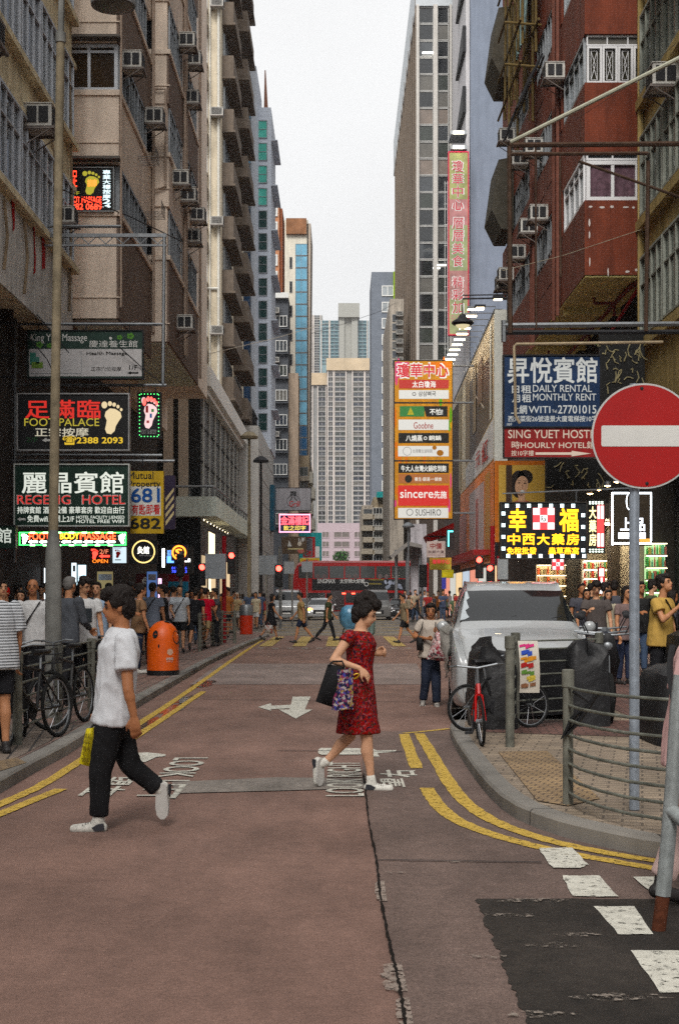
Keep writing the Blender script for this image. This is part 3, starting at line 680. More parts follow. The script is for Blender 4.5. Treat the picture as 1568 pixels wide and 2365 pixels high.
# ---------------------------------------------------------------- far residential estate
def estate(name, label, u0, u1, vt, y, dep, wallm, cols, floors, v1, cap=True, g=None, rib=True):
    r = block(name, label, u0, u1, vt, y, dep, wallm)
    x0, x1, zt = PX(u0, y), PX(u1, y), PZ(vt, y)
    zb = PZ(v1, y); fh = (zt - zb) / floors; a = MB(); n = 0
    q = []
    for f in range(floors):
        for c0, c1 in cols: q.append((f, c0, c1))
    for i, (f, c0, c1) in enumerate(q):
        m_ = a if i >= 100 else MB()
        xa, xb = PX(c0, y), PX(c1, y); z = zt - (f + 1) * fh
        m_.mi = 1
        m_.box(xa + .1, y - .12, z + fh * .34, xb - .1, y - .002, z + fh * .86)
        m_.mi = 0
        nn = max(2, int((xb - xa) / 1.3))
        for s in range(nn + 1):
            xx = xa + .1 + (xb - xa - .2) * s / nn; m_.box(xx - .07, y - .2, z + fh * .34, xx + .07, y - .121, z + fh * .86)
        m_.mi = 2
        m_.box(xa, y - .3, z, xb, y - .202, z + fh * .3)
        if i < 100: m_.build('window', [LILF, g or GL[i % 5], wallm], r)
    if a.v: tag(a.build('window', [LILF, g or GL[1], wallm], r), kind='stuff')
    b = MB()
    if rib:
        for c0, c1 in cols:
            for c in (c0, c1): b.box(PX(c, y) - .15, y - .5, 0, PX(c, y) + .15, y - .31, zt)
        b.build('rib', mat((.5, .46, .43), .8, var=.25, scale=.2), r)
    if cap:
        b = MB(); b.box(x0 - .4, y - .9, zt - 2.2, x1 + .4, y + dep, zt + 1.2); b.build('parapet', mat((.46, .38, .28), .8, var=.2, scale=.3), r)
    return r
LILF = mat((.3, .28, .3), .7, var=.3, scale=.4)
LIL = mat((.27, .265, .255), .85, var=.15, scale=.3); LIL2 = mat((.22, .22, .215), .85, var=.15, scale=.3)
estate('residential_tower', 'pale lilac residential tower in front, white ribs and small balconies', 757, 860, 838, 400, 25, LIL, [(757, 770), (772, 799), (814, 841), (843, 856)], 33, 1215)
estate('residential_tower', 'pale lilac residential tower, the lower one beside the blue glass', 700, 755, 872, 405, 25, LIL2, [(708, 722), (734, 753)], 30, 1215)
r = estate('residential_tower', 'hazy blue glass residential tower with a stepped crown', 738, 852, 740, 440, 25, mat((.2, .27, .29), .7, var=.15, scale=.3), [(742, 760), (762, 792), (816, 848)], 12, 840, cap=False, g=glass((.05, .1, .12), .2))
b = MB(); b.box(PX(783, 438), 437, 60, PX(795, 438), 441, PZ(708, 438)); b.box(PX(812, 438), 437, 60, PX(826, 438), 441, PZ(708, 438)); b.box(PX(781, 438), 436, PZ(735, 438), PX(830, 438), 450, PZ(703, 438)); b.box(PX(795, 438), 438, 60, PX(812, 438), 441, PZ(720, 438)); b.build('crown_core', mat((.3, .3, .28), .8, var=.15), r)
estate('residential_tower', 'plain grey residential tower furthest back in the haze', 708, 745, 728, 470, 20, mat((.3, .3, .29), .8, var=.15, scale=.3), [(711, 722), (725, 740)], 26, 880, cap=False)
r = block('pink_podium', 'pale pink podium block with square openings at the end of the street', 733, 842, 1208, 385, 10, mat((.36, .3, .32), .85, var=.12))
for k in range(4):
    for u, w_ in ((752, 2.0), (789, 4.4), (826, 2.0)): window(r, PX(u, 385), 384.9, PZ(1242 + k * 22, 385), 0, w_, 1.7, 2, 1, mat((.4, .33, .35), .8), glass((.1, .085, .075), .4), .15, .1)
SL = mat((.15, .165, .19), .85, var=.15, scale=1)
r = block('slate_tower', 'slate grey tower with one column of pale windows and a green edge', 858, 926, 628, 205, 14, SL)
for k in range(17): window(r, PX(895, 205), 204.95, PZ(684 + k * 37.5, 205), 0, 1.7, 1.5, 2, 1, WHITEP, glass((.25, .27, .28), .3), .13, .1)
b = MB(); b.box(PX(908, 205), 204.4, PZ(700, 205), PX(914, 205), 204.95, PZ(629, 205)); b.build('green_panel', mat((.2, .3, .04), .8), r)
r = block('old_walkup', 'cluttered old walk-up flats with enclosed balconies and turquoise roof shed', 862, 912, 1148, 160, 25, OLD)
b = MB(); b.box(PX(836, 160), 161.5, 0, PX(862, 160) - .02, 180, PZ(1165, 160)); b.build('side_wall', mat((.42, .38, .33), .9, var=.3, streak=.5), r)
b = MB(); b.box(PX(870, 160), 159, PZ(1150, 160), PX(906, 160), 164, PZ(1137, 160)); b.build('roof_shed', mat((.05, .3, .3), .7, var=.2), r)
for k in range(5):
    z = PZ(1188 + k * 27, 160)
    for u in (872, 898): window(r, PX(u, 160), 159.95, z, 0, 1.05, .75, 3, 1, WHITEP, GL[k % 5], .06, .12)
    b = MB(); b.box(PX(864, 160), 159.2, z - .5, PX(911, 160), 159.99, z - .08); b.build('balcony', mat((.46, .44, .4), .85, var=.35, streak=.4), r)
    b = MB(); b.box(PX(838 - 4 * (k % 2), 160), 160.4, z - .5, PX(861, 160), 161.4, z + .1); b.build('enclosed_balcony', mat((.4, .36, .3), .85, var=.4), r)
    window(r, PX(850, 160), 161.45, z + .12, 0, .95, .55, 3, 1, STEEL, GL[(k + 1) % 5], .05, .1)
r = block('narrow_old_house', 'narrow old house with a column of air conditioners beside the ribbed tower', 900, 932, 690, 126, 20, mat((.42, .38, .33), .9, var=.25, streak=.5))
for k in range(6):
    aircon(PX(922, 126), 125.9, PZ(732 + k * 21, 126), 0, f'grey air conditioner on the narrow old house, {ORD(k)} from the top', .9)
    window(r, PX(912, 126), 125.98, PZ(742 + k * 21, 126), 0, .5, .6, 1, 1, STEEL, GL[k % 5], .05, .06)
# ---------------------------------------------------------------- right: ribbed office tower
r = thing('ribbed_office_tower', 'tall office tower with brown vertical ribs and dark glass', 'building', (9, 120, 0))
RIBM = mat((.2, .165, .135), .8, var=.15, scale=2, streak=.25)
zt = PZ(13, 118)
b = MB(); b.box(6.4, 118.3, 0, 18, 165, zt); b.build('wall', mat((.075, .06, .052), .85, var=.2), r)
b = MB(); b.box(6.3, 118, zt, 18, 166, zt + 4); b.build('crown', mat((.5, .53, .55), .6, var=.1), r)
for k in range(12):
    b = MB(); y = 118.2 + k * 3.9; b.box(6.27, y, 0, 6.4, y + .5, zt + .8); b.build('rib', RIBM, r)
for u, wd in ((964, .22), (1005, .34), (1040, .2), (1070, .34)):
    b = MB(); x = PX(u, 118); b.box(x - wd / 2, 117.7, 0, x + wd / 2, 118.299, zt); b.build('rib', mat((.55, .53, .5), .7, var=.1, streak=.2), r)
for k in range(34):
    z = zt - 1.4 * (k + 1)
    for u0, u1 in ((967, 1001), (1010, 1036), (1043, 1066)):
        if z > 8 and (k + 1) * 3 <= 96:
            x0, x1 = PX(u0, 118), PX(u1, 118)
            window(r, (x0 + x1) / 2, 118.3, z, 0, x1 - x0, 1.36, 1, 1, mat((.45, .45, .44), .6), GL[(k * 5 + u0) % 4 if k % 3 else 0] if k not in (6, 9) else glass((.16, .13, .11), .3), .06, .12)
# a lit office floor
for k, (u0, u1, v) in enumerate(((975, 1000, 123), (1010, 1030, 613), (1000, 1016, 620))):
    b = MB(); b.box(PX(u0, 118), 117.9, PZ(v, 118), PX(u1, 118), 118.05, PZ(v, 118) + .07); b.build('ceiling_light', lit((1, .95, .85), 4), r)
b = MB()
for x in (PX(1028, 117), PX(1034, 117)): b.tube([(x, 117.4, PZ(830, 117)), (x, 117.4, PZ(415, 117))], .03, 5)
for k in range(9): b.tube([(PX(1026, 117), 117.4, PZ(420 + k * 48, 117)), (PX(1036, 117), 117.4, PZ(420 + k * 48, 117)), (PX(1036, 117), 118, PZ(420 + k * 48, 117))], .025, 5)
b.build('cat_ladder', WHITEP, r)
r = thing('blue_grey_tower', 'tall windowless blue-grey tower wall', 'building', (12, 103, 0))
b = MB(); b.box(PX(1086, 103), 103, 0, 26, 117, 66); b.build('wall', mat((.2, .225, .275), .8, var=.1, scale=.8, streak=.15), r)
b = MB(); b.box(PX(1077, 103), 103.6, 0, PX(1086, 103) - .003, 116, 66); b.build('white_edge', mat((.55, .54, .55), .8, var=.1, streak=.2), r)
for k in range(8):
    b = MB(); z = 28 + k * 4.4; b.poly([(PX(1078, 103) - .02, 103.5, z), (PX(1078, 103) - .02, 110, z + .2), (PX(1078, 103) - .02, 103.5, z + 1.9)], (-.25, 0, 0)); b.build('stair_panel', DARK, r)
# ---------------------------------------------------------------- right: corner block behind the big billboard
r = thing('corner_shop_block', 'low corner block of lit shops carrying the long billboard', 'building', (10, 80, 0))
b = MB(); b.box(7.35, 64.5, 0, 30, 100, 13.6); b.build('wall', mat((.12, .1, .09), .85, var=.3, streak=.3), r)
for k in range(7):
    b = MB(); y = 66 + k * 4.8; b.box(7.26, y, .3, 7.34, y + 3.6, 3.0); b.build('shop_window', lit(((.9, .65, .35), (.6, .6, .55), (.8, .3, .2), (.5, .6, .7))[k % 4], .5), r)
b = MB(); b.box(6.2, 66, 3.5, 7.3, 99, 3.75); b.build('awning', mat((.25, .03, .03), .7, var=.3), r)
# ---------------------------------------------------------------- right: red tiled flats
def redtile():
    m = mat((.165, .046, .027), .7, var=.2, scale=1.2, streak=.45).copy(); nt = m.node_tree; bs = nt.nodes['Principled BSDF']
    g = nt.nodes.new('ShaderNodeNewGeometry'); sp = nt.nodes.new('ShaderNodeSeparateXYZ'); nt.links.new(g.outputs['Position'], sp.inputs[0])
    ad = nt.nodes.new('ShaderNodeMath'); ad.operation = 'ADD'; nt.links.new(sp.outputs[0], ad.inputs[0]); nt.links.new(sp.outputs[1], ad.inputs[1])
    cb = nt.nodes.new('ShaderNodeCombineXYZ'); nt.links.new(ad.outputs[0], cb.inputs[0]); nt.links.new(sp.outputs[2], cb.inputs[1])
    t = nt.nodes.new('ShaderNodeTexBrick'); t.inputs['Scale'].default_value = 1; t.inputs['Brick Width'].default_value = .12; t.inputs['Row Height'].default_value = .06; t.inputs['Mortar Size'].default_value = .006
    t.inputs['Color1'].default_value = (1, 1, 1, 1); t.inputs['Color2'].default_value = (.82, .8, .8, 1); t.inputs['Mortar'].default_value = (.7, .66, .62, 1)
    nt.links.new(cb.outputs[0], t.inputs['Vector'])
    old = bs.inputs['Base Color'].links[0].from_socket
    x = nt.nodes.new('ShaderNodeMix'); x.data_type = 'RGBA'; x.blend_type = 'MULTIPLY'; x.inputs[0].default_value = 1
    nt.links.new(old, x.inputs[6]); nt.links.new(t.outputs['Color'], x.inputs[7]); nt.links.new(x.outputs[2], bs.inputs['Base Color'])
    return m
RED = redtile()
SOFY = mat((.78, .7, .36), .85, var=.25, scale=1.5, streak=.2)
r = thing('red_tiled_building', 'red tiled apartment block with white bay windows overhanging the pavement', 'building', (9, 45, 0))
WF = mat((.6, .6, .61), .5, var=.08)
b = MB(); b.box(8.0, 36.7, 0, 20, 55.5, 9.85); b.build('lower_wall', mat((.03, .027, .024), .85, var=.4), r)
sr = [11.79, 14.82, 17.85]; wh = 1.25
zs = [9.87] + [z for s in sr for z in (s, s + wh)] + [30]
for k in range(0, len(zs) - 1, 2):
    b = MB(); b.box(6.3, 36.6, zs[k], 20, 55, zs[k + 1]); b.build('bay_wall', RED, r)
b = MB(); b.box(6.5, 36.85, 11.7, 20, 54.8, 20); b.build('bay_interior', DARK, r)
CURT = mat((.11, .07, .085), .9, var=.6, scale=7, streak=.5)
for k, s in enumerate(sr):
    zz = s
    if k == 0:
        window(r, 7.03, 36.78, zz, 0, 1.36, wh - .22, 2, 1, WF, CURT, .1, .14); window(r, 7.03, 36.78, zz + wh - .2, 0, 1.36, .2, 2, 1, WF, GL[1], .05, .12)
    else:
        for j in range(4): window(r, 6.56 + j * .4, 36.78, zz, 0, .39, .95, 1, 1, WF, glass((.03, .028, .02)), .055, .14)
        window(r, 7.16, 36.78, zz + .97, 0, 1.6, .27, 3, 1, WF, GL[3], .035, .12)
        for j in range(4):
            b = MB(); x = 6.56 + j * .4
            for a_ in ((-.08, .1, -.08, .85), (.08, .1, .08, .85), (-.08, .84, .08, .84), (-.08, .1, .08, .1), (-.08, .84, .03, .48), (.08, .84, -.03, .48), (-.08, .1, .03, .48), (.08, .1, -.03, .48)): b.tube([(x + a_[0], 36.70, zz + a_[1]), (x + a_[2], 36.70, zz + a_[3])], .009, 4)
            b.build('window_grille', WF, r)
    window(r, 6.42, 38.4, zz, FR, 3.2, wh - .02, 4, 2, WF if k == 0 else STEEL, glass((.1, .13, .14), .15), .07, .12, .75)
    for j, y in enumerate((42.4, 44.6, 47.5, 50.2, 52.8)): window(r, 6.42, y, zz - (.9 if j < 2 else 0), FR, 1.7, wh + (.85 if j < 2 else 0), 3, 2, STEEL, GL[(j * 2 + k) % 5], .05, .12, .5)
    b = MB()
    for y in (40.3, 41.2, 45.8, 46.3): b.box(6.28, y, zz - .02, 6.5, y + .3, zz + wh + .02)
    b.build('bay_pier', RED, r)
b = MB()
for y in (40.6, 41.35, 45.7, 46.2): b.tube([(6.22, y, 9.6), (6.22, y, 25)], .055, 6)
b.build('drain_pipe', mat((.14, .06, .045), .7, var=.3), r)
b = MB(); b.box(6.32, 36.65, 9.82, 13, 55, 9.868); b.build('soffit', SOFY, r)
b = MB(); b.box(6.4, 40.5, 9.62, 8, 40.75, 9.818); b.box(6.4, 46.2, 9.62, 8, 46.45, 9.818)
b.build('soffit_beam', SOFY, r)
b = MB(); b.tube([(7.75, 36.8, 9.75), (7.6, 37.5, 9.7), (7.4, 50, 9.4)], .06, 6)
for y in (38.6, 42.5, 47): b.tube([(6.9, y, 9.7), (6.9, y, 9.55), (7.45, y, 9.55), (7.45, y, 9.2)], .045, 6)
b.build('soffit_pipe', mat((.17, .03, .025), .6, var=.3), r)
b = MB(); b.tube([(8.1, 33.6, 10.75), (7.9, 36.5, 9.9), (7.6, 40, 9.0)], .05, 6); b.build('red_hose', mat((.4, .02, .04), .5), r)
b = MB()
for x, z, s in ((6.45, 11.62, .12), (6.75, 11.6, .2), (7.0, 11.62, .15), (7.35, 11.61, .22), (7.55, 11.6, .1), (6.42, 11.2, .06), (6.42, 10.9, .05), (6.43, 10.2, .05), (7.4, 9.95, .14), (6.9, 9.93, .05), (7.62, 10.0, .12)):
    b.add([(x + s * .5 * random.uniform(.5, 1) * math.cos(q), 36.594, z + (.04 if s > .09 else .14) * random.uniform(.5, 1) * math.sin(q)) for q in (0, .9, 1.8, 2.7, 3.6, 4.5, 5.4)], [list(range(7))])
b.build('peeled_paint', mat((.5, .46, .44), .9), r)
for k, z in enumerate((14.9, 20.4)):
    b = MB(); b.poly([(6.3, 51.5, z), (6.3, 51.5, z + 2.6), (5.75, 51.5, z + 2.5), (5.5, 51.5, z + .7), (5.85, 51.5, z)], (0, 2.6, 0)); b.build('enclosed_balcony', mat((.06, .055, .045), .9, var=.4), r)
for k, (u, v) in enumerate(((1300, 188), (1262, 512), (1238, 542), (1211, 600), (1250, 358), (1217, 385), (1184, 650), (1178, 670), (1186, 330), (1176, 500))):
    y = 6.3 * FP / (u - U0); aircon(6.26, y, PZ(v, y), FR, f'air conditioner on red tiled side wall, {ORD(k)} of ten counting from the nearest' if k else 'cream air conditioner below the upper white bay window')
# ---------------------------------------------------------------- right: yellowish building at the frame edge
r = thing('ochre_building', 'stained ochre building with tall steel windows at the corner', 'building', (11, 30, 0))
OCH = mat((.36, .28, .14), .9, var=.25, scale=1.5, streak=.45, bump=.3, bscale=14)
b = MB(); b.box(7.8, 20, 6.2, 20, 36.55, 30); b.build('wall', OCH, r)
b = MB(); b.box(8.6, 20, 0, 20, 36.55, 6.2); b.build('lower_wall', DARK, r)
for k, z in enumerate((8.2, 11.3, 14.4, 17.5)):
    b = MB(); b.box(7.6, 20, z - .35, 7.795, 36.6, z - .1); b.build('ledge', OCH, r)
    for j in range(6): window(r, 7.79, 35.2 - j * 2.6, z, FR, 2.5, 2.05, 4, 2, mat((.24, .25, .22), .7, var=.3), glass((.07, .085, .075), .2), .06, .12, .65)
b = MB(); b.box(6.9, 20, 16.6, 7.795, 34.6, 16.9); b.build('metal_awning', mat((.03, .028, .025), .8, var=.5), r)
b = MB(); b.tube([(7.72, 36.5, 6.3), (7.72, 36.5, 30)], .09, 7); b.build('drain_pipe', OCH, r)
aircon(7.75, 33.0, PZ(207, 33), FR, 'large cream air conditioner on the ochre building at the frame edge', 1.15)

# ---------------------------------------------------------------- unseen near corner blocks, added to shut out side sky and darken the street
for sx, lab in ((-1, 'unseen grey corner block added at the near left of the crossing'), (1, 'unseen brown corner block added at the near right of the crossing')):
    x0, x1 = (-30, -8.2) if sx < 0 else (8.6, 30)
    r = thing('unseen_corner_block', lab, 'building', ((x0 + x1) / 2, -12, 0))
    b = MB(); b.box(x0, -34, 0, x1, 2.2, 26); b.build('wall', mat((.2, .18, .16) if sx < 0 else (.2, .13, .1), .9, var=.2, streak=.3), r)
    for k in range(6):
        for j in range(5): window(r, -8.18 if sx < 0 else 8.58, -3 - j * 5.5, 5 + k * 3.2, FL if sx < 0 else FR, 2.6, 1.6, 3, 1, STEEL, GL[(k + j) % 5])
        for j in range(3): window(r, (x0 + x1) / 2 + (j - 1) * 5.5, 2.22, 5 + k * 3.2, R(180), 2.6, 1.6, 3, 1, STEEL, GL[(k + j) % 5])
# ================================================================ signs and street furniture
def flatfn(y): return lambda a, b_: P(a, b_, y)
def sign(name, label, cat, box, y, col, draw=None, frame=None, fw=4, thick=.14, emit=0, group=None, hang=None):
    """a board facing down the street; draw(layer, fn) fills lettering layers; box in photo measures"""
    u0, v0, u1, v1 = box
    r = thing(name, label, cat, P((u0 + u1) / 2, v1, y), group)
    pm = lit(col, emit) if emit else mat(col, .55, var=.25, scale=5, streak=.3)
    b = MB(); a, c = P(u0, v0, y), P(u1, v1, y); b.box(a.x, y, c.z, c.x, y + thick, a.z); b.build('panel', pm, r)
    if frame is not None:
        f = fw / FP * y; d = .03
        for q in ((a.x - f, c.z - f, a.x, a.z + f), (c.x, c.z - f, c.x + f, a.z + f), (a.x, a.z, c.x, a.z + f), (a.x, c.z - f, c.x, c.z)):
            b = MB(); b.box(q[0], y - d, q[1], q[2], y + thick + .02, q[3]); b.build('frame', frame, r)
    if draw:
        layers = {}
        def lay(m, depth=1, part='lettering'):
            k = (m.name, depth, part)
            if k not in layers: layers[k] = (MB(), m, depth, part)
            return layers[k][0]
        fns = {}
        def at(depth=1): return flatfn(y - .004 * depth)
        draw(lay, at)
        for b, m, d_, part in layers.values():
            if b.v: b.build(part, m, r, recalc=False)
    if hang:
        b = MB()
        for (ua, va, ub, vb) in hang: b.tube([P(ua, va, y + thick / 2), P(ub, vb, y + thick / 2)], .018, 5)
        b.build('hanger', STEEL, r)
    return r
def T(lay, at, s, box, m, bold=.01, d=1, part='lettering', **k): txt(lay(m, d, part), s, box, at(d), bold, **k)
def RC(lay, at, box, m, d=1, part='colour_field'):
    u0, v0, u1, v1 = box; dash(lay(m, d, part), [(u0, v0), (u1, v0), (u1, v1), (u0, v1)], at(d))
def ARW(lay, at, box, m, d=2, left=True, part='arrow'):
    u0, v0, u1, v1 = box; h = (v0 + v1) / 2; k = (u1 - u0) * .35; t = (v1 - v0) * .22
    pts = [(u0, h), (u0 + k, v0), (u0 + k, h - t), (u1, h - t), (u1, h + t), (u0 + k, h + t), (u0 + k, v1)]
    if not left: pts = [(u0 + u1 - x, z) for x, z in pts]
    dash(lay(m, d, part), pts, at(d))
def paint(c): return mat(c, .6, var=.16, scale=9)
WH = paint((.62, .62, .6)); BK = paint((.012, .012, .012)); GD = paint((.5, .3, .04)); RD = paint((.42, .02, .02)); GRNP = paint((.08, .2, .04)); DKG = paint((.008, .03, .018)); CRM = paint((.55, .45, .25))
# ---- left stack of hanging signs
def d1(l, at):
    RC(l, at, (68, 806, 328, 869), paint((.46, .45, .45)))
    RC(l, at, (70, 814, 84, 842), paint((.06, .2, .16)), 2, 'picture'); RC(l, at, (74, 836, 100, 850), paint((.16, .26, .06)), 3, 'picture'); RC(l, at, (84, 824, 92, 840), paint((.1, .24, .2)), 3, 'picture')
    T(l, at, 'King Ying Massage', (72, 771, 202, 793), WH, .0, 1)
    T(l, at, '慶達養生館', (206, 786, 318, 802), WH, .0)
    for u, v, s in ((92, 796, 9), (115, 798, 7), (302, 776, 9), (277, 779, 7), (256, 781, 4)):
        for k in range(5): disc(l(GRNP if s > 5 else WH, 1, 'flower'), (u + s * .6 * math.cos(k * 1.257), v + s * .5 * math.sin(k * 1.257)), s * .38, at(1), 8)
    T(l, at, 'Health Massage', (201, 812, 295, 822), BK, .02, 2); T(l, at, '正宗穴位按摩', (211, 847, 281, 857), BK, .005, 2)
    T(l, at, '1/F', (299, 843, 318, 854), BK, .02, 2); ARW(l, at, (294, 857, 320, 865), BK)
    RC(l, at, (188, 810, 189, 866), STEEL, 2, 'divider'); RC(l, at, (70, 862, 188, 863), STEEL, 2, 'divider')
sign('massage_sign', 'dark green and white health massage board, topmost of the hanging signs', 'sign', (65, 764, 330, 873), 30, (.01, .03, .022), d1, DARK, 2)
def d2(l, at):
    r_ = lit((.75, .03, .02), .35); y_ = lit((.75, .5, .1), .35)
    T(l, at, '足滿臨', (60, 924, 232, 966), r_, .025); T(l, at, 'FOOT PALACE', (57, 966, 230, 984), lit((.6, .5, .05), .3), .0)
    T(l, at, '正宗按摩', (82, 988, 205, 1008), lit((.7, .65, .5), .3), .02); ARW(l, at, (98, 1011, 126, 1022), WH)
    T(l, at, '☎2388 2093', (146, 1007, 284, 1027), lit((.75, .5, .03), .4), .03); T(l, at, '2/F', (61, 1010, 88, 1021), paint((.03, .09, .04)), .01)
    foot(l(lit((.72, .58, .34), .45), 1, 'footprint'), (235, 926, 284, 1003), at(1))
sign('foot_massage_sign', 'black foot palace board with a large cream footprint', 'sign', (43, 911, 297, 1038), 29, (.008, .008, .009), d2, mat((.3, .3, .3), .5, .4, var=.4, scale=8), 3)
def d3(l, at):
    rd = lit((1, .1, .08), 1.2); pk = lit((.75, .5, .5), .6); gr = lit((.1, 1, .2), 2)
    foot(l(pk, 1, 'footprint'), (327, 916, 366, 990), at(1))
    for q in ((334, 928, 4.5, 9), (343, 921, 3.5, 6), (350, 922, 3.5, 6), (357, 925, 3.2, 5), (362, 931, 3, 5)): disc(l(rd, 2, 'toe'), q[:2], q[2], at(2), 12, q[3])
    for u, v, w_, h, c in ((340, 945, 6, 16, (.4, .05, .05)), (349, 960, 5, 10, (.05, .15, .4)), (353, 948, 6, 7, (.1, .35, .12)), (342, 974, 6, 6, (.5, .1, .1))): RC(l, at, (u - w_ / 2, v - h / 2, u + w_ / 2, v + h / 2), paint(c), 3, 'reflex_zone')
    for k in range(12):
        for u in (323, 367): disc(l(gr, 1, 'lamp'), (u, 912 + k * 8.4), 1.1, at(1), 6)
    for k in range(6):
        for v in (910, 1008): disc(l(gr, 1, 'lamp'), (327 + k * 7.4, v), 1.1, at(1), 6)
    T(l, at, 'FOOT & BODY', (325, 992, 362, 1002), paint((.3, .3, .3)))
sign('foot_chart_sign', 'small black foot chart sign bordered by green lights', 'sign', (320, 908, 371, 1012), 30.5, (.006, .006, .008), d3, DARK, 1.5)
def d4(l, at):
    w_ = lit((.7, .74, .66), .45); rd = lit((.5, .03, .025), .5)
    T(l, at, '麗晶賓館', (52, 1090, 286, 1139), w_, .022)
    T(l, at, 'REGENG', (40, 1143, 164, 1165), WH, .05, 1); T(l, at, 'HOTEL', (190, 1143, 290, 1165), WH, .05, 1)
    T(l, at, 'REGENG', (41, 1144, 163, 1164), rd, .012, 2); T(l, at, 'HOTEL', (191, 1144, 289, 1164), rd, .012, 2)
    T(l, at, '持牌賓館 酒店設備 豪華套房 歡迎自由行', (41, 1170, 288, 1186), w_, .015)
    ARW(l, at, (41, 1194, 60, 1204), WH); T(l, at, '免費wifi上網上2/F', (64, 1190, 172, 1206), w_, .01)
    T(l, at, 'HOTEL FACILITY LIENSED', (177, 1191, 288, 1198), w_, .01); T(l, at, 'HOTEL FREE WIFI', (177, 1200, 287, 1208), w_, .01)
sign('hotel_sign', 'dark green hotel board with white characters and red english letters', 'sign', (36, 1074, 297, 1213), 28.5, (.006, .028, .018), d4, mat((.4, .42, .4), .5, var=.2), 3)
def d5(l, at):
    RC(l, at, (302, 1123, 372, 1191), paint((.55, .55, .52)))
    T(l, at, 'Mutual', (297, 1090, 355, 1106), BK, .02); T(l, at, 'Property', (297, 1110, 371, 1129), BK, .02)
    T(l, at, '681', (304, 1128, 369, 1160), paint((.01, .07, .24)), .04, 2); T(l, at, '有匙即看', (305, 1165, 370, 1188), RD, .03, 2)
    T(l, at, '682', (301, 1197, 371, 1221), BK, .05)
sign('property_sign', 'yellow property agency banner showing the numbers 681 and 682', 'sign', (302, 1088, 378, 1232), 29.2, (.45, .3, .015), d5, None)
def d6(l, at):
    for k in range(4): dash(l(paint((.5, .42, .25)), 1, 'stripe'), [(383, 1150 + k * 18), (402, 1126 + k * 18), (402, 1134 + k * 18), (383, 1160 + k * 18)], at(1))
sign('striped_sign', 'narrow dark purple sign with slanting cream stripes', 'sign', (380, 1098, 405, 1222), 31, (.02, .012, .035), d6, None)
def d7(l, at):
    g_ = lit((.05, 1, .12), 2.6); rd = lit((1, .07, .02), 3.2); yl = lit((1, .45, .02), 3.2); ww = lit((.95, 1, .95), 5)
    T(l, at, 'FOOT', (68, 1231, 116, 1247), rd, .03); T(l, at, 'BODY', (140, 1231, 183, 1245), yl, .03); T(l, at, 'MASSAGE', (186, 1230, 268, 1246), rd, .03)
    for k in range(8): ARW(l, at, (66 + k * 25.5, 1247, 88 + k * 25.5, 1256), ww)
    foot(l(ww, 2, 'footprint'), (50, 1233, 66, 1256), at(2)); foot(l(ww, 2, 'footprint'), (274, 1233, 290, 1256), at(2), True)
    for q in ((45, 1229, 292, 1231), (45, 1257.5, 292, 1259.5), (45, 1229, 47.5, 1259.5), (289.5, 1229, 292, 1259.5)): RC(l, at, q, g_, 1, 'neon_border')
    for k in range(7):
        for v in (1228.5, 1258): RC(l, at, (70 + k * 30, v, 82 + k * 30, v + 3), lit((.3, 1, .3), 5), 2, 'lamp')
sign('neon_massage_sign', 'long lit neon strip reading foot body massage with green ends', 'neon sign', (44, 1228, 293, 1261), 28.3, (.02, .03, .02), d7, DARK, 1.5, .2)
def d8(l, at): T(l, at, '館', (-8, 1220, 27, 1254), lit((.6, .65, .58), .4), .02)
sign('hotel_sign', 'dark green sign cut by the left frame edge, one white character', 'sign', (-60, 1214, 36, 1266), 27.5, (.008, .03, .018), d8, DARK, 1.5)
def d9(l, at):
    w_ = lit((.6, .75, .78), .9); g_ = lit((.4, .36, .03), .5); rd = lit((1, .05, .02), 1.6)
    foot(l(g_, 1, 'footprint'), (191, 394, 232, 450), at(1)); T(l, at, '按摩', (203, 415, 224, 430), lit((1, .2, .03), 1.2), .05, 2)
    T(l, at, '足', (168, 394, 179, 432), rd, .0); T(l, at, '1/F', (166, 442, 184, 451), g_)
    T(l, at, 'FOOT MASSAGE', (157, 454, 235, 468), rd, .04); T(l, at, '2882 0689', (156, 470, 236, 484), rd, .04)
    T(l, at, '專業大樓按摩24', (238, 392, 256, 482), w_, .03, vert=True)
sign('window_massage_sign', 'black foot massage sign with yellow foot set in the beige bay window', 'sign', (152, 388, 262, 487), 34.9, (.006, .006, .006), d9, mat((.3, .32, .33), .5), 2, .12)
# small shop signs below
def d10(l, at):
    rd = lit((1, .05, .03), 1.6); foot(l(rd, 1, 'footprint'), (211, 1267, 228, 1292), at(1)); T(l, at, '2/F', (231, 1269, 251, 1279), lit((.7, .2, .1), .8)); ARW(l, at, (229, 1279, 254, 1290), rd); T(l, at, 'OPEN', (214, 1292, 250, 1300), lit((1, .25, .02), 1))
sign('arrow_sign', 'small red lit second floor sign with an arrow', 'sign', (208, 1264, 256, 1301), 31, (.05, .006, .005), d10, DARK, 1, .1)
def d11(l, at): foot(l(RD, 1, 'footprint'), (266, 1269, 280, 1289), at(1)); RC(l, at, (266, 1292, 280, 1294), BK, 1, 'bar'); T(l, at, 'FOOT', (264, 1264, 282, 1268), BK)
sign('white_foot_sign', 'small pale blue sign with one red footprint', 'sign', (261, 1263, 291, 1300), 31, (.5, .62, .68), d11, None, emit=.7, thick=.1)
def d12(l, at):
    g_ = lit((.85, .6, .2), 1.0); ringd(l(g_, 1, 'ring'), (332, 1274), 27, 3, at(1), 26); T(l, at, '灸館', (318, 1262, 345, 1279), lit((.9, .9, .8), 1), .03, 2); T(l, at, 'Wellness', (322, 1281, 358, 1285), WH, .0, 2)
sign('round_ring_sign', 'dark board with a glowing gold ring and two characters', 'sign', (300, 1248, 364, 1302), 33, (.012, .014, .015), d12, None)
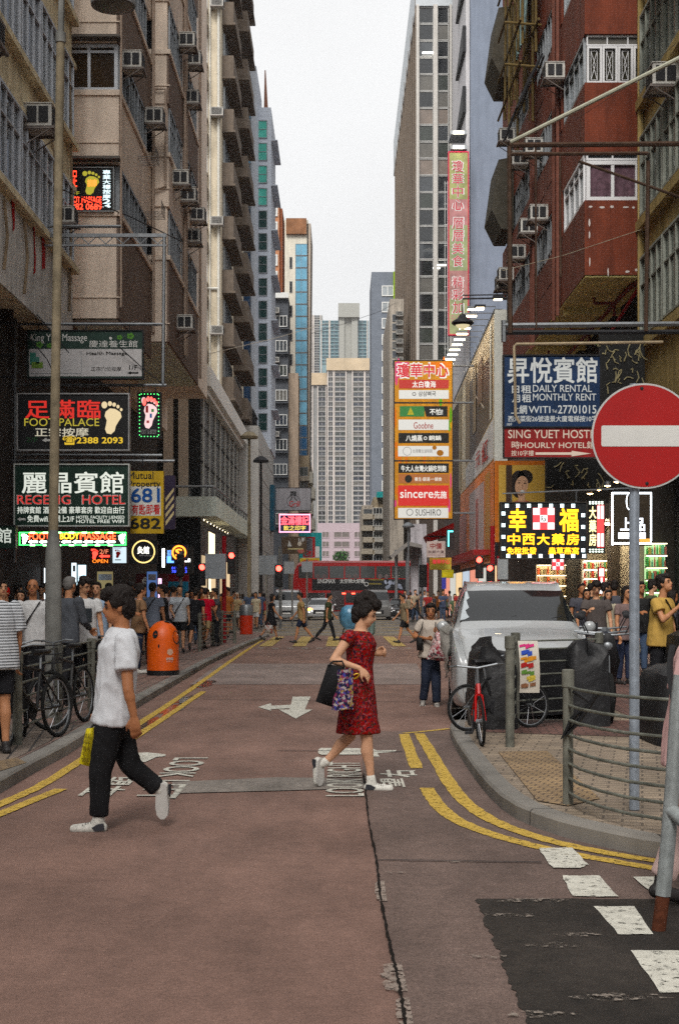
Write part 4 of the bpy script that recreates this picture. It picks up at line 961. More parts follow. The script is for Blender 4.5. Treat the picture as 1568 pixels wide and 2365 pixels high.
def d13(l, at):
    bl = lit((.1, .3, .9), 1.5); RC(l, at, (386, 1270, 402, 1300), bl, 1, 'screen'); T(l, at, '匯', (386, 1270, 401, 1284), WH, .02, 2); RC(l, at, (375, 1267, 381, 1310), lit((.9, .95, 1), 3), 1, 'light_tube')
    T(l, at, '金飾鐘錶', (408, 1290, 440, 1298), lit((.95, .95, .9), 2.5), .04); T(l, at, '0123456', (397, 1309, 432, 1315), lit((.05, .08, .9), 1.5)); T(l, at, '7890123', (397, 1317, 432, 1323), lit((.05, .08, .9), 1.5))
sign('exchange_board', 'dark exchange shop board with blue screen and figures', 'sign', (370, 1262, 446, 1326), 48, (.02, .018, .016), d13, None)
def d14(l, at):
    o_ = lit((1, .22, .02), 2.2); ringd(l(o_, 1, 'ring'), (374 + 40, 1276), 17, 4, at(1)); T(l, at, 'S', (406, 1268, 421, 1285), o_, .05, 1)
sign('round_logo_sign', 'round glowing orange sign with a curved letter', 'sign', (396, 1258, 433, 1295), 46, (.03, .02, .04), d14, None, thick=.2)
def d15(l, at):
    RC(l, at, (388, 1343, 436, 1400), paint((.06, .25, .4)), 1); T(l, at, 'SA SA', (396, 1296, 432, 1312), WH, .05, 2)
    RC(l, at, (388, 1268, 436, 1280), paint((.06, .25, .4)), 1)
sign('shop_hoarding', 'red and blue shop hoarding lettered in white', 'hoarding', (388, 1268, 436, 1405), 50, (.22, .02, .03), d15, None)
def d16(l, at): T(l, at, '6', (329, 1333, 342, 1347), WH, .06)
sign('number_sign', 'dark red fascia with a white figure six', 'sign', (314, 1325, 388, 1352), 47, (.07, .01, .012), d16, None)
for k, (q, c, e, lb) in enumerate((((103, 1312, 130, 1388), (.75, .85, .9), 1.5, 'bright white lit panel with red edge behind the lamp post'), ((166, 1300, 178, 1345), (.6, .7, .75), 1.0, 'narrow pale lit panel right of the lamp post'), ((178, 1305, 200, 1390), (.5, .75, .85), 1.3, 'pale blue lit panel with a red character'),
                                   ((366, 1336, 374, 1385), (.9, .5, .8), 1.3, 'thin pink and white lit strip'), ((340, 1320, 364, 1380), (.04, .08, .2), .8, 'dim blue lit shop panel'), ((225, 1320, 262, 1390), (.25, .2, .09), .4, 'dim amber shop window'), ((20, 1320, 66, 1390), (.1, .075, .05), .3, 'dim brown shop window'))):
    def dd(l, at, q=q, k=k):
        if k == 2: T(l, at, '郵', (182, 1330, 196, 1344), RD, .03)
        elif k == 0: RC(l, at, (127, 1314, 129, 1386), lit((1, .1, .1), 2), 1, 'neon_edge'); RC(l, at, (108, 1330, 122, 1360), paint((.3, .35, .4)), 1, 'picture')
        else: RC(l, at, (q[0] + 3, q[1] + 6, q[2] - 3, q[1] + 20), paint((.3, .3, .32)), 1, 'picture')
    sign('lit_shop_panel', lb, 'light box', q, 33.2 + .2 * k, c, dd, DARK, 1, .1, e)
# ---- left steel sign gantry
def tubes(name, label, cat, segs, m, group=None, parts='bar'):
    allp = [p for s_ in segs for p in s_[0]]
    r = thing(name, label, cat, (allp[0][0], allp[0][1], min(p[2] for p in allp)), group)
    for pts, rad in segs:
        b = MB(); b.tube(pts, rad, 6); b.build(parts, m, r)
    return r
Y_ = 30.2
r = thing('sign_gantry', 'grey lattice steel gantry carrying the left hanging signs', 'gantry', P(200, 890, Y_))
for v0, v1 in ((541, 547), (562, 568)):
    b = MB(); a, c = P(-120, v0 + (2 if v0 > 550 else -2), Y_), P(385, v1, Y_); b.box(a.x, Y_, c.z, c.x, Y_ + .06, a.z); b.build('chord', STEEL, r)
b = MB(); pts = []
for k in range(26): pts.append(P(-115 + k * 20, 545 if k % 2 else 563, Y_ + .03))
b.tube(pts, .016, 5); b.build('lattice', STEEL, r)
for u, v0, v1 in ((380, 547, 890), (38, 560, 1300), (26, 750, 1280)):
    b = MB(); b.tube([P(u, v0, Y_ + .03), P(u - 3, v1, Y_ + .03)], .038, 6); b.build('post', STEEL, r)
for v, u0, u1 in ((748, -100, 380), (889, -60, 385), (1051, 36, 375), (522, -100, 280), (1064, 10, 404), (985, -50, 30)):
    b = MB(); b.tube([P(u0, v, Y_ + .03), P(u1, v + 1, Y_ + .03)], .034, 6); b.build('beam', STEEL, r)
b = MB()
for u in (70, 140, 300, 330, 360): b.tube([P(u, 889, Y_), P(u, 911, Y_)], .012, 5)
for u in (90, 200, 300): b.tube([P(u, 748, Y_), P(u, 764, Y_)], .012, 5)
for u in (60, 180, 280, 330): b.tube([P(u, 1051, Y_), P(u, 1076, Y_)], .012, 5)
b.build('hanger', DARK, r)
r = thing('window_frame_rack', 'dark steel shelf frame at the left edge under the peeling wall', 'rack', P(0, 760, 29))
for v in (640, 705, 745, 820, 870): b = MB(); b.tube([P(-60, v, 29), P(36, v, 29)], .03, 5); b.build('rail', DARK, r)
b = MB(); b.box(PX(-30, 29.2), 29.2, PZ(735, 29), PX(30, 29.2), 29.3, PZ(645, 29)); b.build('back_panel', mat((.05, .04, .035), .8, var=.8, scale=5), r)
# ---- overhead wires
def wire(label, pts, y0, y1, rad=.007, m=DARK):
    k = len(pts); q = [P(u, v, y0 + (y1 - y0) * i / (k - 1)) for i, (u, v) in enumerate(pts)]
    b = MB(); b.tube(q, rad, 5); return tag(b.build('cable', m), label, 'cable')
wire('thick black stay running down from the upper left across the beige bay', [(-60, 345), (130, 432), (300, 500), (425, 560)], 27, 40, .016)
wire('pale thin wire from the left balconies rising to the right', [(480, 818), (640, 780), (760, 745)], 49, 84, .012, mat((.4, .36, .3), .8))
wire('dark wire sagging across the distant towers', [(720, 770), (800, 746), (880, 718), (912, 700)], 84, 110, .014)
wire('thin wire slanting below the red bays', [(1160, 625), (1300, 590), (1480, 530)], 33, 31, .007, mat((.35, .32, .25), .8))
wire('thin dark wire over the upper red bay window', [(1330, 275), (1440, 205), (1560, 100)], 31, 30, .005)
for k, q in enumerate(([(40, 690), (90, 730), (160, 815)], [(60, 770), (110, 830), (180, 980)], [(55, 600), (75, 640), (60, 700), (42, 720)])): wire(('loose black cable hanging across the peeling wall', 'loose cable trailing down past the massage board', 'curled cable at the left edge')[k], q, 29.5, 29.6, .012)
wire('cable from the massage board down to the gantry corner', [(275, 800), (330, 850), (378, 888)], 29.8, 30.1, .012)
# ---- lamp post at left
r = thing('lamp_post', 'tall grey mottled lamp post with a thicker base and one lantern', 'lamp post', (PX(124, 17.5), 17.5, .12))
LPM = mat((.19, .19, .18), .7, .2, var=.4, scale=3, streak=.3); LPU = mat((.23, .195, .14), .75, .1, var=.45, scale=6, streak=.4)
x = PX(124, 17.5)
b = MB(); b.lathe([(.0, .12), (.1, .12), (.1, 2.05), (.096, 2.15), (.07, 2.35), (.062, 2.42), (0, 2.42)], (x, 17.5, 0), 18); b.build('base', LPM, r, smooth=True)
b = MB(); b.tube([(x, 17.5, 2.4), (PX(131, 17.5), 17.5, 5.0), (PX(141, 17.5), 17.5, 8.5)], [.06, .056, .052], 14); b.build('pole', LPU, r, smooth=True)
b = MB(); b.tube([(PX(141, 17.5), 17.5, 8.5), (PX(145, 17.5), 17.5, 9.4), (PX(215, 17.5), 17.5, 9.9), (PX(262, 17.5), 17.5, 9.15)], .04, 8); b.lathe([(.064, 0), (.064, .12)], (PX(141, 17.5), 17.5, 8.42), 12); b.build('arm', LPM, r, smooth=True)
b = MB(); b.lathe([(0, .28), (.1, .27), (.25, .14), (.275, .03), (.27, 0), (0, -.001)], (PX(262, 17.5), 17.5, PZ(14, 17.5)), 22); b.build('lantern', mat((.15, .15, .15), .6), r, smooth=True)
b = MB(); b.lathe([(0, -.05), (.15, -.035), (.235, -.003), (0, -.003)], (PX(262, 17.5), 17.5, PZ(14, 17.5)), 22); b.build('diffuser', mat((.13, .13, .115), .4, var=.2), r, smooth=True)
# ---- right: hostel boards in their steel frame
def h1(l, at):
    w_ = lit((.6, .62, .6), .25)
    T(l, at, '昇悅賓館', (1172, 826, 1378, 884), w_, .03); T(l, at, '日租', (1182, 890, 1226, 908), w_, .03); T(l, at, 'DAILY RENTAL', (1230, 889, 1366, 905), w_, .01)
    T(l, at, '月租', (1182, 911, 1226, 929), w_, .03); T(l, at, 'MONTHLY RENT', (1230, 909, 1376, 925), w_, .01)
    T(l, at, '上網', (1180, 936, 1216, 956), w_, .025); T(l, at, 'WITI', (1220, 938, 1270, 954), w_, .01); T(l, at, 'Tel', (1274, 946, 1285, 953), w_); T(l, at, '27701015', (1288, 936, 1376, 955), w_, .02)
    T(l, at, '西洋菜街26號遠景大廈電梯按10字樓', (1173, 960, 1392, 974), w_, .015); T(l, at, '10/F', (1170, 977, 1182, 983), w_)
sign('hostel_sign', 'dark blue hostel board with white characters, red board beneath', 'sign', (1164, 822, 1384, 985), 33, (.008, .03, .085), h1, DARK, 3)
def h2(l, at):
    w_ = lit((.62, .5, .4), .25); T(l, at, 'SING YUET HOSTEL', (1173, 993, 1385, 1012), w_, .015); T(l, at, '時HOURLY HOTEL鐘', (1181, 1019, 1374, 1036), w_, .015); T(l, at, '按10字樓', (1180, 1040, 1232, 1053), w_, .01)
    ARW(l, at, (1236, 1041, 1364, 1054), w_, left=False)
sign('hostel_sign', 'red hostel board with a long white arrow under the blue board', 'sign', (1164, 989, 1384, 1056), 33, (.22, .012, .014), h2, DARK, 2)
r = thing('steel_sign_frame', 'rusty brown steel frame with diagonal stay in front of the red flats', 'frame', P(1180, 780, 30))
for pts, rad in (([(1176, 338), (1178, 770)], .05), ([(1496, 372), (1491, 765)], .045), ([(1176, 335), (1700, 331)], .055), ([(1176, 356), (1496, 354)], .04), ([(1335, 372), (1568, 455), (1640, 480)], .03), ([(1236, 340), (1238, 760)], .02), ([(1293, 360), (1294, 640)], .022)):
    b = MB(); b.tube([P(u, v, 30) for u, v in pts], rad, 6); b.build('bar', RUST, r)
r = thing('pale_long_pole', 'pale pole slanting up to the right across the red building', 'pole', P(1180, 328, 29.5)); b = MB(); b.tube([P(1180, 328, 29.5), P(1640, 98, 27)], .045, 8); b.build('shaft', mat((.4, .4, .33), .7, var=.2), r, smooth=True)
r = thing('steel_sign_frame', 'dark double beam above the blue hostel board', 'frame', P(1400, 780, 31.5))
for pts, rad in (([(1160, 752), (1700, 747)], .06), ([(1165, 768), (1700, 766)], .055), ([(1163, 740), (1163, 790)], .06)):
    b = MB(); b.tube([P(u, v, 31.5) for u, v in pts], rad, 6); b.build('bar', DARK if rad < .06 else STEEL, r)
r = thing('pipe_bracket', 'pale bent pipe bracket hanging over the blue hostel board', 'bracket', P(1190, 975, 32.6)); b = MB(); b.tube([P(1200, 978, 32.6), P(1190, 960, 32.6), P(1187, 800, 32.6), P(1192, 795, 32.6), P(1530, 790, 32.6)], .035, 8); b.build('pipe', mat((.33, .27, .19), .7, var=.3), r, smooth=True)
# ---- right: pharmacy boards
def cross_(l, at, u0, v0, s, d=1):
    rd = lit((.9, .04, .05), .9); w_ = lit((.85, .85, .85), .8); k = s / 3; RC(l, at, (u0, v0, u0 + s, v0 + s), rd, d, 'red_cross')
    for i in (0, 2):
        for j in (0, 2): RC(l, at, (u0 + i * k + .6, v0 + j * k + .6, u0 + (i + 1) * k - .6, v0 + (j + 1) * k - .6), w_, d + 1, 'white_square')
    RC(l, at, (u0 + k, v0 + k, u0 + 2 * k, v0 + 2 * k), w_, d + 1, 'white_square'); T(l, at, '℞' if False else 'Rx', (u0 + k * 1.15, v0 + k * 1.15, u0 + k * 1.85, v0 + k * 1.9), BK, .04, d + 2)
def ph(l, at):
    o_ = lit((1, .42, .01), 1.5); lp = lit((.75, .95, 1), 2.2)
    T(l, at, '幸', (1175, 1176, 1214, 1227), o_, .045); T(l, at, '福', (1292, 1175, 1334, 1227), o_, .045); cross_(l, at, 1230, 1173, 50)
    for k, c in enumerate('中西大藥房'): T(l, at, c, (1172 + k * 34, 1233, 1200 + k * 34, 1258), o_, .04)
    T(l, at, '免稅批發', (1170, 1264, 1238, 1280), o_, .03); T(l, at, '蟲草燕窩', (1266, 1264, 1336, 1280), o_, .03)
    q = [(1170 + k * 25.5, 1168) for k in range(7)] + [(1173 + k * 25, 1284) for k in range(8)] + [(1162, 1186 + k * 27) for k in range(4)] + [(1346, 1190 + k * 27) for k in range(4)]
    for u, v in q:
        for i in range(3):
            for j in range(3): RC(l, at, (u - 4 + i * 2.9, v - 4 + j * 2.9, u - 1.9 + i * 2.9, v - 1.9 + j * 2.9), lp, 1, 'lamp')
sign('pharmacy_sign', 'large black pharmacy board with orange characters and a red cross', 'sign', (1157, 1161, 1353, 1289), 33.5, (.006, .008, .01), ph, mat((.05, .045, .04), .8), 2, .25, hang=[(1180, 1138, 1180, 1161), (1330, 1130, 1330, 1161), (1160, 1140, 1500, 1125)])
def ph2(l, at): cross_(l, at, 1275, 1290, 26)
sign('pharmacy_sign', 'small hanging sign, red cross on white squares, under the black board', 'sign', (1273, 1289, 1303, 1317), 36, (.5, .5, .5), ph2, None, thick=.08)
def ph3(l, at):
    RC(l, at, (1378, 1166, 1394, 1264), lit((.85, .05, .05), .9), 1); [RC(l, at, (1379 + (k % 2) * 8.5, 1168 + (k // 2) * 64, 1385 + (k % 2) * 8.5, 1198 + (k // 2) * 64), lit((.9, .9, .9), .9), 2, 'white_square') for k in range(4)]
    T(l, at, '大藥房', (1360, 1168, 1376, 1262), lit((.9, .75, .35), 1.2), .03, vert=True)
    for k in range(5):
        for v in (1158, 1162, 1268, 1273): RC(l, at, (1360 + k * 7, v, 1364 + k * 7, v + 2.4), lit((.8, .95, .8), 2), 1, 'lamp')
sign('pharmacy_sign', 'tall lit box sign with red cross beside the black board', 'sign', (1357, 1154, 1397, 1278), 35, (.03, .03, .028), ph3, None, thick=.3)
def ph4(l, at):
    RC(l, at, (1382, 1312, 1395, 1370), lit((.6, .03, .03), .6), 1); [RC(l, at, (1383, 1313 + k * 40, 1394, 1331 + k * 40), lit((.85, .85, .85), .7), 2, 'white_square') for k in range(2)]; RC(l, at, (1386, 1334, 1391, 1349), lit((.85, .85, .85), .7), 2, 'white_square')
sign('pharmacy_sign', 'small vertical red and white sign over the shop doorway', 'sign', (1380, 1310, 1397, 1372), 38, (.3, .02, .02), ph4, None, thick=.1)
def nb(l, at):
    w_ = lit((.85, .93, 1), 4.5); wb = lit((.8, .85, .95), 1.4)
    for q in ((1412, 1138, 1415.5, 1259), (1501, 1142, 1504, 1250), (1412, 1137, 1504, 1140.5), (1412, 1253, 1504, 1257)): RC(l, at, q, w_, 1, 'neon_border')
    ringd(l(w_, 1, 'ring'), (1453, 1158), 8, 1.6, at(1), 20, 20); T(l, at, '上品', (1432, 1196, 1488, 1226), wb, .04); RC(l, at, (1427, 1230, 1490, 1244), wb, 1, 'strip'); T(l, at, 'TUTU', (1436, 1232, 1482, 1242), paint((.2, .2, .22)), .0, 2)
    RC(l, at, (1470, 1244, 1500, 1252), lit((.7, .3, .05), .8), 2, 'strip')
sign('neon_box_sign', 'white neon framed shop sign behind the no entry pole', 'neon sign', (1411, 1136, 1505, 1260), 34.2, (.035, .025, .014), nb, None, thick=.25)
r = thing('pharmacy_shop', 'brightly lit pharmacy front full of shelves of bottles and boxes', 'shop', (8, 39, .12))
b = MB(); b.box(6.95, 41.0, .12, 7.95, 41.2, 3.6); b.box(7.6, 36.9, .12, 7.98, 41, 3.6); b.build('back_wall', mat((.25, .22, .17), .8, var=.3), r)
b = MB(); b.box(5.9, 36.8, 3.62, 7.99, 50, 4.0); b.build('ceiling', mat((.06, .05, .04), .8), r)
random.seed(3)
def shelves(r, u0, u1, v0, v1, y, rows, n, cols, e, dim=1):
    for i in range(rows):
        zt, zb = PZ(v0 + (v1 - v0) * i / rows, y), PZ(v0 + (v1 - v0) * (i + 1) / rows, y)
        for j, c in enumerate(cols):
            b = MB()
            for k in range(n):
                if k % len(cols) != j: continue
                xa = PX(u0 + (u1 - u0) * (k + .08) / n, y); xb = PX(u0 + (u1 - u0) * (k + .92) / n, y); h = (zt - zb) * random.uniform(.5, .85)
                if random.random() < .4: b.lathe([(0, 0), ((xb - xa) / 2.2, 0), ((xb - xa) / 2.2, h * .7), ((xb - xa) / 5, h * .8), ((xb - xa) / 5, h), (0, h)], ((xa + xb) / 2, y - .12, zb + .03), 8)
                else: b.box(xa, y - .2, zb + .03, xb, y - .02, zb + .03 + h)
            if b.v: tag(b.build('goods', mat(c, .5, var=.3, scale=20), r), kind='stuff')
        b = MB(); b.box(PX(u0, y), y - .24, zb, PX(u1, y), y, zb + .03); b.build('shelf', mat((.35, .3, .22), .6), r)
        b = MB(); b.box(PX(u0, y), y - .235, zt - .022, PX(u1, y), y - .2, zt - .004); b.build('shelf_light', lit((1, .85, .55), 3 * dim), r)
    b = MB(); b.box(PX(u0, y), y, PZ(v1, y), PX(u1, y), y + .05, PZ(v0, y)); b.build('shelf_back', lit(e, .55 * dim), r)
shelves(r, 1345, 1400, 1295, 1420, 40.5, 6, 12, [(.4, .06, .05), (.45, .4, .3), (.1, .25, .12), (.35, .25, .08)], (.8, .7, .5))
shelves(r, 1488, 1535, 1255, 1425, 36.45, 6, 8, [(.08, .4, .1), (.45, .4, .12), (.15, .45, .28), (.4, .16, .12)], (.45, .7, .35), 1)
shelves(r, 1238, 1340, 1305, 1400, 50.5, 4, 14, [(.4, .1, .05), (.4, .33, .2), (.2, .15, .08)], (.7, .5, .25), .8)
for xx, yy, wd in ((7.0, 38.0, .9), (6.6, 39.4, 1.2), (7.4, 37.1, .5), (7.2, 49.3, 1.6), (8.0, 47.5, 1.0)):
    b = MB(); b.box(xx - wd / 2, yy - .12, 3.5, xx + wd / 2, yy + .12, 3.56); b.build('ceiling_light', lit((1, .86, .6), 26), r)
b = MB(); b.box(PX(1404, 39), 38.6, .12, PX(1440, 39), 39.2, 3.4); b.box(PX(1536, 37), 36.8, .12, PX(1600, 37), 37.4, 3.6); b.build('pier', mat((.035, .028, .022), .7), r)
for k, (u, v) in enumerate(((1362, 1140), (1382, 1131), (1402, 1122), (1424, 1113))):
    y = 36.2 - k * .5; r = thing('ceiling_downlight', f'warm round downlight over the pharmacy, {ORD(k)} of four from the left', 'light', P(u, v, y), 'downlights over the pharmacy')
    b = MB(); b.lathe([(0, .12), (.1, .1), (.11, 0), (.09, 0)], P(u, v, y), 12); b.build('housing', STEEL, r, smooth=True)
    b = MB(); b.lathe([(0, -.03), (.08, .0), (.09, .015), (0, .02)], P(u, v, y), 12); b.build('bulb', lit((1, .6, .25), 12), r, smooth=True)
# tangled scribbled wall and clutter above the shops at right
r = thing('scrawled_shutter', 'black boarding scrawled with pale strokes beside the hostel boards', 'boarding', P(1440, 985, 35.5))
b = MB(); b.box(PX(1384, 35.6), 35.6, PZ(985, 35.6), PX(1488, 35.6), 35.75, PZ(770, 35.6)); b.box(PX(1262, 35.6), 35.6, PZ(1130, 35.6), PX(1390, 35.6), 35.75, PZ(1062, 35.6)); b.build('panel', mat((.008, .008, .008), .6, var=.2), r)
b = MB()
for k in range(58):
    u = random.uniform(1390, 1484); v = random.uniform(775, 980)
    if k > 42: u, v = random.uniform(1275, 1385), random.uniform(1066, 1122)
    pts = [P(u, v, 35.58)]
    for q in range(3): u += random.uniform(-9, 9); v += random.uniform(-4, 16); pts.append(P(u, min(v, 983 if k <= 42 else 1126), 35.58))
    b.tube(pts, .014, 4)
b.build('scrawl', mat((.27, .24, .15), .8, var=.3), r)
# ---- right: face poster and long billboard
def fp(l, at):
    sk = paint((.55, .35, .24)); hr = paint((.02, .014, .012)); w_ = WH
    RC(l, at, (1151, 1074, 1260, 1250), paint((.5, .33, .1)), 1); RC(l, at, (1168, 1074, 1182, 1250), paint((.05, .03, .02)), 5, 'post_stripe')
    disc(l(hr, 2, 'portrait_hair'), (1197, 1118), 19, at(2), 22, 32); disc(l(hr, 2, 'portrait_hair'), (1212, 1102), 18, at(2), 18, 17)
    disc(l(sk, 3, 'portrait_face'), (1204, 1122), 15, at(3), 24, 23, .15); RC(l, at, (1196, 1142, 1212, 1158), sk, 3, 'portrait_face'); disc(l(paint((.4, .12, .1)), 3, 'portrait_clothes'), (1205, 1172), 30, at(2.5), 20, 17)
    for u, v in ((1198, 1115), (1212, 1116)): disc(l(hr, 4, 'portrait_eye'), (u, v), 3.2, at(4), 10, 1.4); RC(l, at, (u - 4, v - 6, u + 4, v - 5), hr, 4, 'portrait_eye')
    disc(l(w_, 4, 'portrait_smile'), (1206, 1134), 5.5, at(4), 12, 2.3); RC(l, at, (1205, 1119, 1207, 1127), paint((.42, .25, .17)), 4, 'portrait_face')
sign('portrait_poster', 'orange poster of a smiling dark haired woman under the hostel boards', 'poster', (1142, 1064, 1262, 1252), 62, (.5, .16, .02), fp, None)
r = thing('long_billboard', 'long slanting billboard along the corner block, brown picture over orange', 'billboard', (7, 64, 3))
def bill(t, z): return Vector((6.92 + t * .55, 64 + t * 29, z))
def bq(b, t0, z0, t1, z1, off=0, z0b=None, z1b=None):
    o = Vector((-off, 0, 0)); b.add([bill(t0, z0) + o, bill(t1, z0b if z0b is not None else z0) + o, bill(t1, z1b if z1b is not None else z1) + o, bill(t0, z1) + o], [(0, 1, 2, 3)])
def bbox(name, z0, z1, m, dep=.4):
    b = MB(); b.poly([bill(0, z0), bill(1, z0), bill(1, z1), bill(0, z1)], (dep, 0, 0)); return b.build(name, m, r)
bbox('picture_box', 7.75, 14.25, mat((.52, .4, .24), .45, var=.6, scale=.7, streak=.5)); bbox('orange_box', 3.2, 7.7, mat((.62, .2, .06), .5, var=.4, scale=1.2, streak=.3))
b = MB(); b.box(6.93, 63.6, 7.6, 7.5, 63.97, 14.4); b.build('white_edge', mat((.55, .56, .52), .6), r)
b = MB(); b.box(6.93, 63.6, 3.0, 7.1, 63.97, 7.58); b.build('dark_edge', DARK, r)
for k, (t0, z0, t1, z1, c, zb, zc) in enumerate(((.0, 7.8, .62, 9.6, (.56, .56, .56), None, 8.9), (.02, 9.7, .5, 12.6, (.055, .032, .016), 9.0, 13.4), (.5, 9.2, .62, 14, (.2, .14, .07), None, None), (.62, 8.4, .7, 13.9, (.62, .56, .42), None, None), (.74, 8.0, .86, 14, (.3, .24, .13), None, None), (.88, 7.9, .98, 14, (.62, .58, .46), None, None),
                                                   (.03, 9.7, .06, 14.1, (.66, .64, .56), None, None), (.16, 10.6, .34, 10.72, (.55, .5, .42), 11.9, 12.02), (.2, 11.2, .3, 13.4, (.13, .075, .04), None, None), (.34, 10.2, .42, 13.8, (.24, .17, .09), None, None))):
    b = MB(); bq(b, t0, z0, t1, z1, .004 * (k + 1), zb, zc); b.build('picture_field', mat(c, .5, var=.35, scale=1.5, streak=.3), r)
b = MB(); b.poly([bill(-.01, 14.25), bill(1, 14.25), bill(1, 14.45), bill(-.01, 14.45)], (.4, 0, 0)); b.build('top_rail', DARK, r)
b = MB(); z_ = 8.5
fnb = lambda a, v: bill(a, v) + Vector((-.05, 0, 0))
txt(b, '紅', (.2, -9.0, .08, -8.0), lambda a, v: bill(a, -v) + Vector((-.06, 0, 0)), .04); txt(b, '元', (.34, -8.9, .24, -8.2), lambda a, v: bill(a, -v) + Vector((-.06, 0, 0)), .03); b.build('lettering', paint((.3, .03, .03)), r)
for t0, z0, t1, z1, c in ((.18, 3.8, .52, 7.2, (.42, .36, .36)), (.3, 4.0, .36, 6.6, (.3, .1, .08)), (.06, 3.4, .16, 7.4, (.4, .2, .03)), (.6, 3.6, .8, 6.4, (.3, .12, .1))):
    b = MB(); bq(b, t0, z0, t1, z1, .004 + .01 * t0); b.build('picture_field', mat(c, .5, var=.4, scale=3, streak=.3), r)
for k in range(14):
    y = 64 + k * 1.5; x = 6.05
    r = thing('floodlight', f'small lit floodlight on an arm over the billboard, {k + 1} along from the near end', 'floodlight', (x, y, 14.5), 'floodlights over the billboard')
    b = MB(); b.tube([(x, y, 14.62), (7.0, y, 14.62), (7.05, y, 14.2)], .025, 5); b.build('arm', STEEL, r)
    b = MB(); b.box(x - .3, y - .1, 14.5, x + .26, y + .1, 14.62); b.build('housing', STEEL, r)
    b = MB(); b.box(x - .28, y - .09, 14.46, x + .24, y + .09, 14.498); b.build('lamp', lit((1, .82, .55), 10), r)
# ---- directory tower sign
def dt(l, at):
    pk = paint((.55, .1, .2)); gr = paint((.12, .3, .03)); og = paint((.55, .17, .02)); yl = paint((.55, .34, .02)); w_ = lit((.75, .75, .7), .35)
    rnd = random.Random(4)
    for k in range(22):
        u, v = rnd.choice([(rnd.uniform(913, 921), rnd.uniform(840, 1190)), (rnd.uniform(1036, 1041), rnd.uniform(840, 1190)), (rnd.uniform(915, 1040), rnd.choice([838, 1190, 928, 1062, 1072]))])
        disc(l(rnd.choice((pk, gr, og, yl)), .5 + .02 * k, 'colour_patch'), (u, v), rnd.uniform(2, 4), at(.3 + .03 * k), 9, rnd.uniform(4, 26))
    RC(l, at, (912, 836, 944, 872), pk, 1.2, 'colour_patch'); RC(l, at, (990, 836, 1042, 852), og, 1.2, 'colour_patch')
    T(l, at, '瓊華中心', (916, 838, 1036, 873), w_, .085, 2); T(l, at, '瓊華中心', (918, 840, 1034, 871), lit((.5, .02, .03), .4), .035, 3)
    def row(v0, v1, c, u0=921, u1=1036): RC(l, at, (u0, v0, u1, v1), c, 2)
    rd = lit((.42, .03, .02), .35); bk = paint((.015, .015, .014)); wh = lit((.6, .6, .57), .35); gn = lit((.03, .18, .04), .3)
    row(877, 897, rd); T(l, at, '太白瓊海', (952, 880, 1006, 895), w_, .03, 3)
    row(901, 921, wh); T(l, at, '삼삼뼈국', (966, 903, 1006, 915), bk, .01, 3); ringd(l(bk, 3, 'emblem'), (956, 910), 5, 1.6, at(3), 5)
    row(938, 962, gn, 923, 980); dash(l(bk, 2.5, 'colour_field'), [(978, 938), (1033, 938), (1033, 962), (984, 962)], at(2.5)); dash(l(paint((.35, .33, .06)), 3, 'emblem'), [(948, 940), (956, 958), (940, 958)], at(3)); T(l, at, '不怕!', (992, 944, 1022, 958), w_, .03, 3)
    row(969, 993, wh, 920); T(l, at, 'Goobne', (955, 975, 1000, 990), paint((.28, .03, .02)), .01, 3)
    row(1000, 1023, bk, 920); T(l, at, '八燒蒸', (937, 1005, 975, 1019), w_, .03, 3); T(l, at, '銅鍋', (990, 1006, 1018, 1017), w_, .03, 3); ringd(l(w_, 3, 'emblem'), (982, 1012), 4, 1.5, at(3))
    row(1030, 1054, wh, 919); ringd(l(STEEL, 3, 'emblem'), (940, 1042), 10, 1, at(3)); T(l, at, '台灣養生滷味鍋', (953, 1037, 998, 1046), paint((.2, .2, .2)), .0, 3); disc(l(paint((.3, .13, .03)), 3, 'emblem'), (1016, 1046), 8, at(3), 16, 7); disc(l(paint((.3, .13, .03)), 3, 'emblem'), (1003, 1034), 5, at(3), 14, 5)
    row(1070, 1092, bk, 920); T(l, at, '牛大人台灣火鍋吃到飽', (926, 1075, 1030, 1089), w_, .03, 3)
    row(1095, 1116, lit((.36, .12, .03), .3), 920); disc(l(bk, 3, 'emblem'), (943, 1106), 8.5, at(3), 18, 9); T(l, at, '養生·銀湯·一鍋食', (957, 1102, 1020, 1111), w_, .01, 3)
    row(1121, 1168, lit((.5, .02, .015), .4), 919); T(l, at, 'sincere', (924, 1131, 1000, 1150), w_, .02, 3); T(l, at, '先施', (1002, 1134, 1031, 1151), w_, .03, 3)
    row(1173, 1196, wh, 919, 1035); ringd(l(STEEL, 3, 'emblem'), (946, 1183), 8, 1.5, at(3)); T(l, at, 'SUSHIRO', (959, 1176, 1018, 1191), paint((.06, .06, .06)), .0, 3)
    for v in (930, 1064): RC(l, at, (911, v - 1.5, 1045, v + 1.5), DARK, 3.5, 'joint')
sign('directory_sign', 'tall stacked directory sign in orange, pink and green over the street', 'sign', (911, 833, 1044, 1198), 75, (.5, .24, .02), dt, DARK, 1.5, .5, emit=0)
r = thing('sign_bracket', 'steel arms tying the stacked directory sign to the corner block', 'bracket', P(1050, 1150, 75.3))
for v in (845, 930, 1064, 1185): b = MB(); b.tube([P(1044, v, 75.3), (7.5, 75.3, PZ(v, 75.3))], .06, 5); b.build('arm', STEEL, r)
